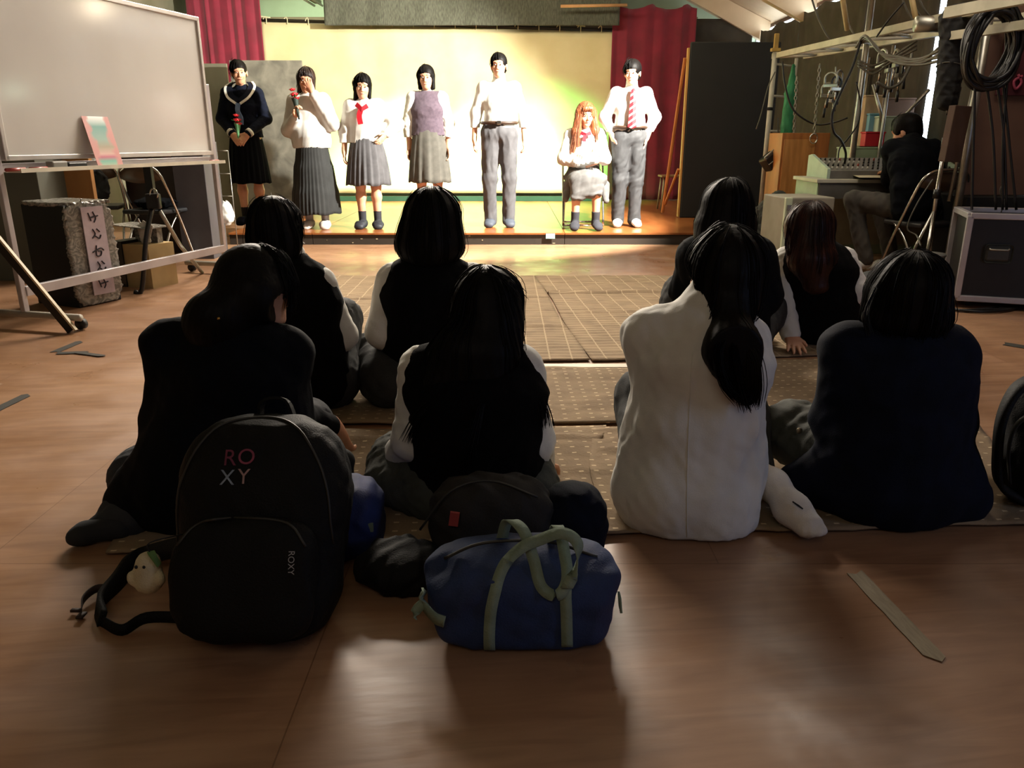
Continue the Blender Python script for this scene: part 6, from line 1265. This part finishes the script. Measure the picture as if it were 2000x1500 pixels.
hang('cable', [at(1514, 140, 8.3), at(1502, 165, 8.3), at(1496, 185, 8.3), at(1486, 225, 8.3), at(1477, 252, 8.3)], .006, M['greycable'], 'thin grey cord with loose end on the first scaffold upright')
for k in range(5): hang('cable', [at(1672+k*2, 92-k*2, 6.4), at(1690+k*3, 70+k*3, 6.2), at(1720+k*2, 103+k*2, 6.0), at(1760, 112+k*3, 5.8), at(1800, 118+k*2-(k % 2)*6, 5.6), at(1838, 90+k*7, 5.4)], .010, M['greycable'], 'grey cables bundled along the scaffold beam')
for k in range(3): hang('cable', [at(1676, 118+k*5, 6.3), at(1705, 128+k*8, 6.2), at(1740, 112+k*5, 6.1), at(1790, 80+k*8, 5.9)], .008, M['greycable'], 'grey cables drooping under the scaffold beam in front of the clamps')
hang('cable', [at(1713, 160, 6.0), at(1735, 172, 6.0), at(1760, 160, 6.0), at(1780, 125, 6.0)], .011, M['greycable'], 'thick cable drooping below the hanging clamps')
for k, (a_, b_) in enumerate((((1760, -10), (1790, 50)), ((1778, -10), (1806, 42)), ((1792, -10), (1822, 38)))): hang('cable', [at(*a_, 5.9), at((a_[0]+b_[0])/2-2, (a_[1]+b_[1])/2+3, 5.9), at(*b_, 5.9)], .007, M['greycable'], 'grey cables coming down from the ceiling onto the beam end')
hang('cable', [at(1765, 5, 5.8), at(1735, 40, 5.9), at(1712, 72, 6.0)], .007, M['cable'], 'black cable slanting to the beam with a small connector')
for k, (pxs) in enumerate(((1905, 1898), (1925, 1945), (1968, 1958), (1958, 1985), (1946, 1966))): hang('cable', [at(pxs[0], 150, 4.9), at((pxs[0]+pxs[1])/2+5*math.sin(k*2), 270, 4.85), at(pxs[1], 410, 4.82)], .0085, M['cable'], 'black cables hanging from the cable coil down to the flight case')
hang('cable', [at(1960, 355, 4.9), at(1953, 375, 4.9), at(1962, 395, 4.9), at(1955, 415, 4.9)], .004, M['greycable'], 'thin pale wavy cord in front of the dark space above the flight case')
# big cable coil
cc = at(1936, 92, 4.9)
tc_ = thing('cable_coil', 'large coil of black cable hung at the top right on the scaffold', 'cable coil', cc+Vector((0, 0, -.24)))
for k in range(26):
    rx, rz, oy = .135+random.uniform(-.02, .028), .205+random.uniform(-.025, .03), random.uniform(-.05, .05); ph = random.uniform(-.12, .12)
    bm = bmesh.new(); tube(bm, [cc+Vector((rx*math.cos(a)+ph*.15*math.sin(a*2), oy+.015*math.sin(a*3+k), rz*math.sin(a)-.02*ph)) for a in [6.283*i/40 for i in range(40)]], .0125, 6, closed=True); toworld(obj('cable_loop', bm, M['cable'], None, True), tc_)
# flight case
fc0 = fl(1856, 606); fy = 4.78; fx0 = K(1866, 0, fy).x; t = thing('flight_case', 'large black flight case with aluminium edges at the right', 'flight case', (fx0+.45, fy-.16, 0), -.34); fw, fd_, fh = .96, .48, .5
bm = bmesh.new(); bx(bm, (0, .24, .06+fh/2), (fw-.02, fd_-.02, fh-.02)); obj('case_body', bm, mat('black_laminate', '0e0e0f', .45, '141415', 20), t)
bm = bmesh.new()
for z in (.06, .06+fh):
    for y in (0, fd_): bx(bm, (0, y, z), (fw, .035, .035), None, .004)
for x in (-fw/2, fw/2):
    for y in (0, fd_): bx(bm, (x, y, .06+fh/2), (.035, .035, fh), None, .004)
    for z in (.06, .06+fh): bx(bm, (x, fd_/2, z), (.035, fd_, .035), None, .004)
obj('edge_profile', bm, M['alu'], t)
for x in (-.3, .08, .38):
    bm = bmesh.new(); bx(bm, (x, -.004, .34), (.15, .012, .11), None, .02); h_ = obj('recessed_handle', bm, mat('dull_zinc', '4b4d4a', .45, metal=.6), t); bm = bmesh.new(); tube(bm, smoothpts([(x-.05, -.014, .37), (x-.045, -.022, .365), (x+.045, -.022, .365), (x+.05, -.014, .37)], 3), .006, 6); q = obj('handle_bar', bm, M['steel'], None, True); q.parent = h_
for x in (-.4, .4):
    for y in (.08, .4): bm = bmesh.new(); tube(bm, [(x-.015, y, .028), (x+.015, y, .028)], .027, 14); obj('caster', bm, M['rubber'], t, True)
for k, (x_, y_) in enumerate(((1890, 606), (1925, 609), (1960, 604))):
    o = tubeobj('cable', smoothpts([fl(1860+k*6, 604+k, .012), fl(x_, y_, .012), fl(x_+55, y_-6, .012), fl(x_+80, y_-22, .012)], 6), .009, M['cable'], None); tag(recenter(o), 'black cables lying on the floor in front of the flight case', 'cable', 'cables on the floor by the flight case')
# shelf-like dark rack above the case and hardboard sheet behind
o = panel('hardboard_sheet', 3.12, 3.85, 5.62, .625, 2.05, .02, mat('brown_hardboard', '6b4f3f', .7, '5f4436', 4), 'brown hardboard sheet behind the hanging cables at the right', 'board')
o = panel('dark_cabinet', 3.12, 3.85, 5.55, 0, .62, .5, M['black'], 'black cabinet behind the flight case below the brown hardboard sheet', 'cabinet'); o.location.y = 5.72
o = panel('banner', 3.25, 3.85, 5.58, 1.28, 1.72, .01, mat('dark_red_cloth', '4a141c', .8), 'dark red banner with pink lettering at the right edge behind the coil', 'banner')
bmn = o; bm = bmesh.new(); cL = at(1966, 158, 5.56)
for st_ in ([(-.02, 0), (.02, .03), (.05, .1)], [(.07, .01), (.1, -.04), (.07, -.08), (.05, -.03), (.1, .0)], [(.15, .05), (.19, -.04), (.22, -.1)], [(.26, .05), (.24, -.03), (.3, -.09)]): tube(bm, smoothpts([cL+Vector((x_, 0, z_+.03)) for x_, z_ in st_], 4), .009, 6)
q = obj('lettering', bm, mat('pink_paint', 'b04a60', .6), None, True); toworld(q, bmn)
o = panel('brown_case', 0, .12, 5.25, 0, .34, .06, mat('brown_fabric_case', '50392c', .8), 'flat brown case hung on the near scaffold upright', 'case'); a_ = at(1865, 262, 5.2); o.location = (a_.x, 5.2, a_.z); o.rotation_euler = (0, math.radians(3), .2)
# tripod speaker/light stand
t = thing('light_stand', 'black and chrome light stand in front of the seated operator', 'stand', (K(1800, 0, 5.36).x, 5.36, 0))
sx0 = K(1800, 0, 5.36).x
addp('pole', [(sx0, 5.36, .25), (sx0, 5.36, 1.0)], .014, M['chrome'], t); addp('pole', [(sx0+.01, 5.36, 1.0), (sx0+.03, 5.36, 1.32)], .018, M['blackplastic'], t); addp('pole', [(sx0+.1, 5.38, .6), (sx0+.14, 5.38, 1.36)], .012, M['steel'], t)
for z in (.62, .95, 1.15): bm = bmesh.new(); tube(bm, [(sx0, 5.36, z), (sx0, 5.36, z+.06)], .024, 10); toworld(obj('collar', bm, M['blackplastic'], None, True), t)
for a in (2.9, 4.2, .9): addp('leg', [(sx0, 5.36, .55), (sx0+.17*math.cos(a), 5.36+.17*math.sin(a), .012)], .01, M['chrome'], t)
hang('cable', [at(1822, 350, 5.3), at(1790, 400, 5.3), at(1772, 445, 5.3), at(1790, 460, 5.25), at(1798, 480, 5.1)], .005, M['greycable'], 'thin pale cable running from the light stand down into the grey bin')
bc = K(1809, .16, 5.0); t = thing('bin', 'grey rounded bin beneath the folding chair of the operator', 'bin', (bc.x, 5.0, 0)); bm = bmesh.new(); tube(bm, [(0, 0, .0), (0, 0, .12), (0, 0, .295)], [.075, .085, .092], 20); obj('bin_body', bm, mat('grey_bin_plastic', '5f5d58', .5), t, True); bm = bmesh.new(); tube(bm, [(0, 0, .29), (0, 0, .305)], .097, 20); obj('rim', bm, mat('grey_bin_rim', '77756e', .5), t, True)
# operator's chair
folding_chair((K(1788, 0, 5.68).x, 5.68, 0), .28, 'chrome folding chair carrying the seated sound operator', backm=mat('brown_lacquer_back', '5b4a3a'))
# desk, mixer, boxes
dx0 = K(1578, .7, 6.55); dx1 = K(1790, .7, 6.35); dc = Vector(((dx0.x+dx1.x)/2, 6.55, 0)); dl = 1.25
t = thing('desk', 'grey metal desk under the mixing console', 'desk', (dx0.x+dl/2, 6.6, 0), -.04)
deskm = mat('pale_desk_top', 'b9b5a2', .45); dgr = mat('grey_desk_frame', '55524b', .5)
box('desk_top', (0, 0, .685), (dl, .62, .028), deskm, t, None, .004); box('apron', (0, -.285, .61), (dl-.06, .02, .12), dgr, t); box('side_panel', (-dl/2+.03, 0, .6), (.02, .55, .14), mat('pale_green_panel', '9fb49a', .5), t)
for x in (-dl/2+.05, dl/2-.05):
    for y in (-.27, .27): box('leg', (x, y, .335), (.035, .035, .67), dgr, t)
box('back_panel', (.05, .25, .35), (dl-.2, .015, .45), mat('cream_enamel_panel', 'a8a08a', .6), t)
cm = thing('mixing_console', 'grey mixing console covered with knobs and faders on the desk', 'mixing console', (dx0.x+dl/2-.0, 6.62, .70), -.04)
bm = bmesh.new(); v_ = [bm.verts.new(p_) for p_ in ((-.5, -.22, 0), (.5, -.22, 0), (.5, .24, 0), (-.5, .24, 0), (-.5, -.22, .06), (.5, -.22, .06), (.5, .24, .15), (-.5, .24, .15))]
for f_ in ((3, 2, 1, 0), (4, 5, 6, 7), (0, 1, 5, 4), (1, 2, 6, 5), (2, 3, 7, 6), (3, 0, 4, 7)): bm.faces.new([v_[i] for i in f_])
obj('chassis', bm, mat('grey_console', '6b675f', .5, '5d5a53', 10), cm)
for sgn in (-1, 1):
    bm = bmesh.new(); prism2 = [(-.24, 0), (.26, 0), (.26, .17), (.18, .18), (-.24, .075)]; a = [bm.verts.new((sgn*.51-.012, y_, z_)) for y_, z_ in prism2]; b = [bm.verts.new((sgn*.51+.012, y_, z_)) for y_, z_ in prism2]; bm.faces.new(a); bm.faces.new(b[::-1])
    for i in range(5): bm.faces.new((a[i], b[i], b[(i+1) % 5], a[(i+1) % 5]))
    bmesh.ops.recalc_face_normals(bm, faces=bm.faces); obj('side_cheek', bm, mat('mint_grey_cheek', 'a5b8a6', .5), cm)
kn_ = [mat('knob_white', 'c9c5b8', .4), mat('knob_dark', '24211d', .4), mat('knob_red', 'a04a38', .4)]
bmk = [bmesh.new() for _ in range(3)]; rows = 0
for i in range(24):
    for j in range(4):
        x_ = -.46+i*.04; y_ = -.16+j*.1; z_ = .062+(y_+.22)*.196; mi = 0 if i < 8 and j % 2 == 0 else (2 if (i+j) % 7 == 0 else 1)
        tb = bmesh.new(); tube(tb, [(x_, y_, z_-.004), (x_, y_-.003, z_+.018)], [.009, .007], 8); obj('knob', tb, kn_[mi], cm, True)
for b_ in bmk: b_.free()
o = box('paper_sheet', (0, 0, 0), (.42, .2, .002), mat('cream_paper', 'cabf9f', .7)); o.location = K(1725, .72, 6.33)+Vector((0, 0, .002)); o.rotation_euler = (.06, 0, -.1); tag(o, 'loose cream paper sheets on the front edge of the desk', 'paper')
def crate(name, px, Y, z, s, m, lab, cat, rz=0, extra=None):
    t = thing(name, lab, cat, (K(px, z, Y).x, Y, z), rz); box('box_body', (0, 0, s[2]/2), s, m, t, None, .006); box('box_lid', (0, 0, s[2]+.006), (s[0]+.012, s[1]+.012, .014), extra or m, t, None, .004); return t
o = panel('side_table', 0, 1.0, 7.35, 0, .8, .4, mat('pale_metal_shelf', '8f9a86', .6), 'low pale cabinet behind the mixing console carrying boxes', 'cabinet'); o.location.x = K(1705, .6, 7.35).x+.1
crate('storage_box', 1712, 7.28, .80, (.62, .3, .12), mat('mint_storage_plastic', '9db191', .5), 'wide mint storage box under the small boxes behind the mixing console', 'box')
crate('red_box', 1702, 7.22, .94, (.17, .1, .11), mat('red_plastic_box', 'c02330', .45), 'small bright red box on the mint storage box', 'box')
crate('cardboard_box', 1690, 7.4, .94, (.16, .14, .42), mat('beige_carton', 'b79b76', .75), 'upright beige carton with pink stripe behind the red box', 'box')
crate('cardboard_box', 1727, 7.5, .94, (.36, .2, .4), mat('brown_carton', '6e5342', .8), 'brown open carton at the back of the pile behind the console', 'box')
crate('white_box', 1728, 7.24, .94, (.22, .12, .24), mat('white_green_box', 'a9b8a0', .6), 'whitish box with pale green stripes right of the red box', 'box')
crate('blue_box', 1703, 7.3, 1.065, (.1, .06, .14), mat('faded_blue_box', '6d9fae', .6), 'small blue box standing above the red box', 'box')
t = thing('equipment_case', 'tall pale cream equipment case standing left of the desk', 'case', (K(1551, .3, 5.95).x, 5.95, 0), .1); box('case_body', (0, 0, .3), (.36, .42, .6), mat('warm_grey_case', '8f8a7a', .55), t, None, .01); box('front_rail', (-.17, -.21, .3), (.05, .03, .6), mat('pale_mint_rail', 'c5d1b4', .5), t, None, .004); box('latch', (-.17, -.23, .53), (.03, .01, .04), M['steel'], t)
t = thing('black_cover', 'black cloth cover heaped beside the pale equipment case', 'cloth', (K(1490, .1, 6.85).x-.06, 6.85, 0)); c_ = A3(K(1490, .12, 6.85))-A3((.06, 0, 0)); S = Solid(c_-A3((.45, .45, .16)), c_+A3((.45, .45, .6)), .01); S.ell(c_, (.3, .25, .2), .05); S.ell(c_+A3((.12, .05, .2)), (.16, .18, .2), .08); S.ell(c_+A3((.2, .12, .36)), (.09, .12, .1), .06); S.wrinkle(.02, .12, 97); S.floor(.004); solid_obj('cloth', S, mat('black_green_cloth', '23241f', .85, '1a1b17', 8, bump=.2), t)
t = thing('wooden_cabinet', 'orange pine cabinet behind the first scaffold uprights', 'cabinet', (K(1550, .5, 8.05).x, 8.06, .118)); box('cabinet_body', (0, 0, .47), (.46, .4, .94), mat('orange_pine_board', 'a9682f', .5, '8c5222', 6, stretch=(4, 1, .4)), t, None, .004); box('cabinet_door', (-.06, -.205, .46), (.3, .015, .84), mat('orange_pine_light', 'bb8044', .5, '9c6630', 6, stretch=(4, 1, .4)), t, None, .003)
# hanging floodlight on first upright
c_ = at(1508, 312, 8.15); t = thing('floodlight', 'small black floodlight hanging tilted on the first scaffold upright', 'lamp', c_); R_ = Matrix.Rotation(math.radians(-38), 3, 'Y') @ Matrix.Rotation(.3, 3, 'Z')
bm = bmesh.new(); bx(bm, (0, 0, 0), (.2, .14, .15), R_, .02); obj('lamp_body', bm, M['blackplastic'], t)
bm = bmesh.new(); tube(bm, [R_ @ Vector(p_) for p_ in ((-.1, -.075, .05), (-.1, -.075, .085), (.1, -.075, .085), (.1, -.075, .05))], .008, 6); tube(bm, [R_ @ Vector(p_) for p_ in ((-.1, -.076, .0), (.02, -.08, .0), (.03, -.08, -.04), (.09, -.08, -.04))], .005, 6); obj('bright_edge', bm, M['steel'], t, True)
tubeobj('hanger', [(0, 0, .06), (.05, .05, .25), (.05, .1, .4)], .006, M['cable'], t)
# green net roll, chains, clamps
a_, b_ = at(1550, 128, 8.2), at(1532, 285, 8.2); t = thing('green_net', 'rolled green net hanging from the scaffold beam', 'net', (b_.x, 8.2, b_.z)); S = Solid(np.minimum(A3(a_), A3(b_))-.12, np.maximum(A3(a_), A3(b_))+.12, .007); S.cone(a_, a_.lerp(b_, .35), .018, .05, .03); S.cone(a_.lerp(b_, .35), b_, .05, .06, .03); S.wrinkle(.008, .06, 98, .2); solid_obj('net', S, mat('green_mesh', '2f8054', .8, '256a45', 20, stretch=(1, 1, .2)), t)
def chain(pa, pb, lab, ring=True):
    t = thing('chain', lab, 'chain', pb, 0, 'chains hanging from the scaffold beam'); n = int((pa-pb).length/.035)
    for k in range(n):
        c_ = pb.lerp(pa, (k+.5)/n)-pb; ax = (k % 2); pts = [c_+(Vector((.012*math.cos(a), 0, .022*math.sin(a))) if ax else Vector((0, .012*math.cos(a), .022*math.sin(a)))) for a in [6.283*i/10 for i in range(10)]]
        bm = bmesh.new(); tube(bm, pts, .004, 5, closed=True); obj('chain_link', bm, M['steel'], t, True)
    if ring: bm = bmesh.new(); tube(bm, [Vector((.035*math.cos(a), 0, -.04+.045*math.sin(a))) for a in [6.283*i/20 for i in range(20)]], .007, 6, closed=True); obj('ring', bm, M['chrome'], t, True)
chain(at(1556, 150, 8.1), at(1550, 262, 8.1), 'steel chain with ring hanging beside the green net'); chain(at(1601, 125, 7.8), at(1590, 262, 7.8), 'steel chain with large ring hanging right of the green net')
def clamp(c_, lab, seed):
    r = random.Random(seed); t = thing('pipe_clamp', lab, 'clamp', c_, r.uniform(0, 3), 'metal clamps hanging under the scaffold beam')
    bm = bmesh.new(); tube(bm, smoothpts([(-.05, 0, 0), (-.05, 0, .07), (0, 0, .1), (.05, 0, .07), (.05, 0, 0)], 4), .01, 6); obj('hook', bm, M['blackplastic'] if seed % 2 else M['steel'], t, True)
    bm = bmesh.new(); bx(bm, (0, 0, -.01), (.12, .03, .03), None, .004); obj('jaw', bm, M['steel'], t); tubeobj('screw', [(0, 0, -.02), (.01, 0, -.12)], .007, M['chrome'], t); tubeobj('handle', [(.01, 0, -.12), (.015, 0, -.2)], .012, M['blackplastic'], t)
for k, (x_, y_) in enumerate(((1622, 165), (1632, 172), (1616, 185), (1628, 195), (1638, 160))): clamp(at(x_, y_, 7.5+.08*k), 'metal clamps bunched under the beam left of the thick steel upright', k)
for k, (x_, y_) in enumerate(((1722, 125), (1735, 135), (1748, 125), (1757, 145), (1768, 120))): clamp(at(x_, y_, 6.2+.06*k), 'dark metal clamps hanging under the beam right of the thick steel upright', 10+k)
hang('cable', [at(1632, 130, 7.6), at(1632, 150, 7.6), at(1630, 165, 7.6)], .006, M['steel'], 'short wire holding the left bunch of clamps')

# stage spotlight bodies above the scaffold
def spot_body(loc, aim, label, lens=True):
    t = thing('stage_spotlight', label, 'spotlight', loc, 0, 'stage spotlights above the frame'); d = (Vector(aim)-Vector(loc)).normalized()
    bm = bmesh.new(); tube(bm, [-d*.24, -d*.03, -d*.02], [.075, .085, .095], 20); obj('housing', bm, M['blackplastic'], t, True)
    bm = bmesh.new(); tube(bm, [-d*.02, -d*.012], .06, 20); obj('lens', bm, mat('lit_lens', 'fff0cc', .3, emis=(1, .86, .6), estr=160), t)
    tubeobj('hanger', [-d*.12, Vector((0, 0, 3.29-loc[2]))-d*.12], .012, M['steel'], t)
nW = Vector((-dW.y, dW.x, 0)).normalized(); eye = Vector((0, 0, CAM_H)); vd = at(185, 14, 5)-eye; tt = (L0-eye).dot(nW)/vd.dot(nW); hit = eye+vd*tt; rd = vd-2*vd.dot(nW)*nW; rd.normalize(); sp_ = hit+rd*((2.5-hit.x)/rd.x)
print('lamp seen in the board at', sp_, hit)
spot_body(tuple(sp_), tuple(hit), 'black stage spotlight with lit lens hanging over the scaffold')
folding_chair((cx, 8.50, TZ+.002), math.pi, 'brown-framed folding chair under the seated person with the auburn wig on stage', backm=mat('brown_lacquer_back', '5b4a3a'))
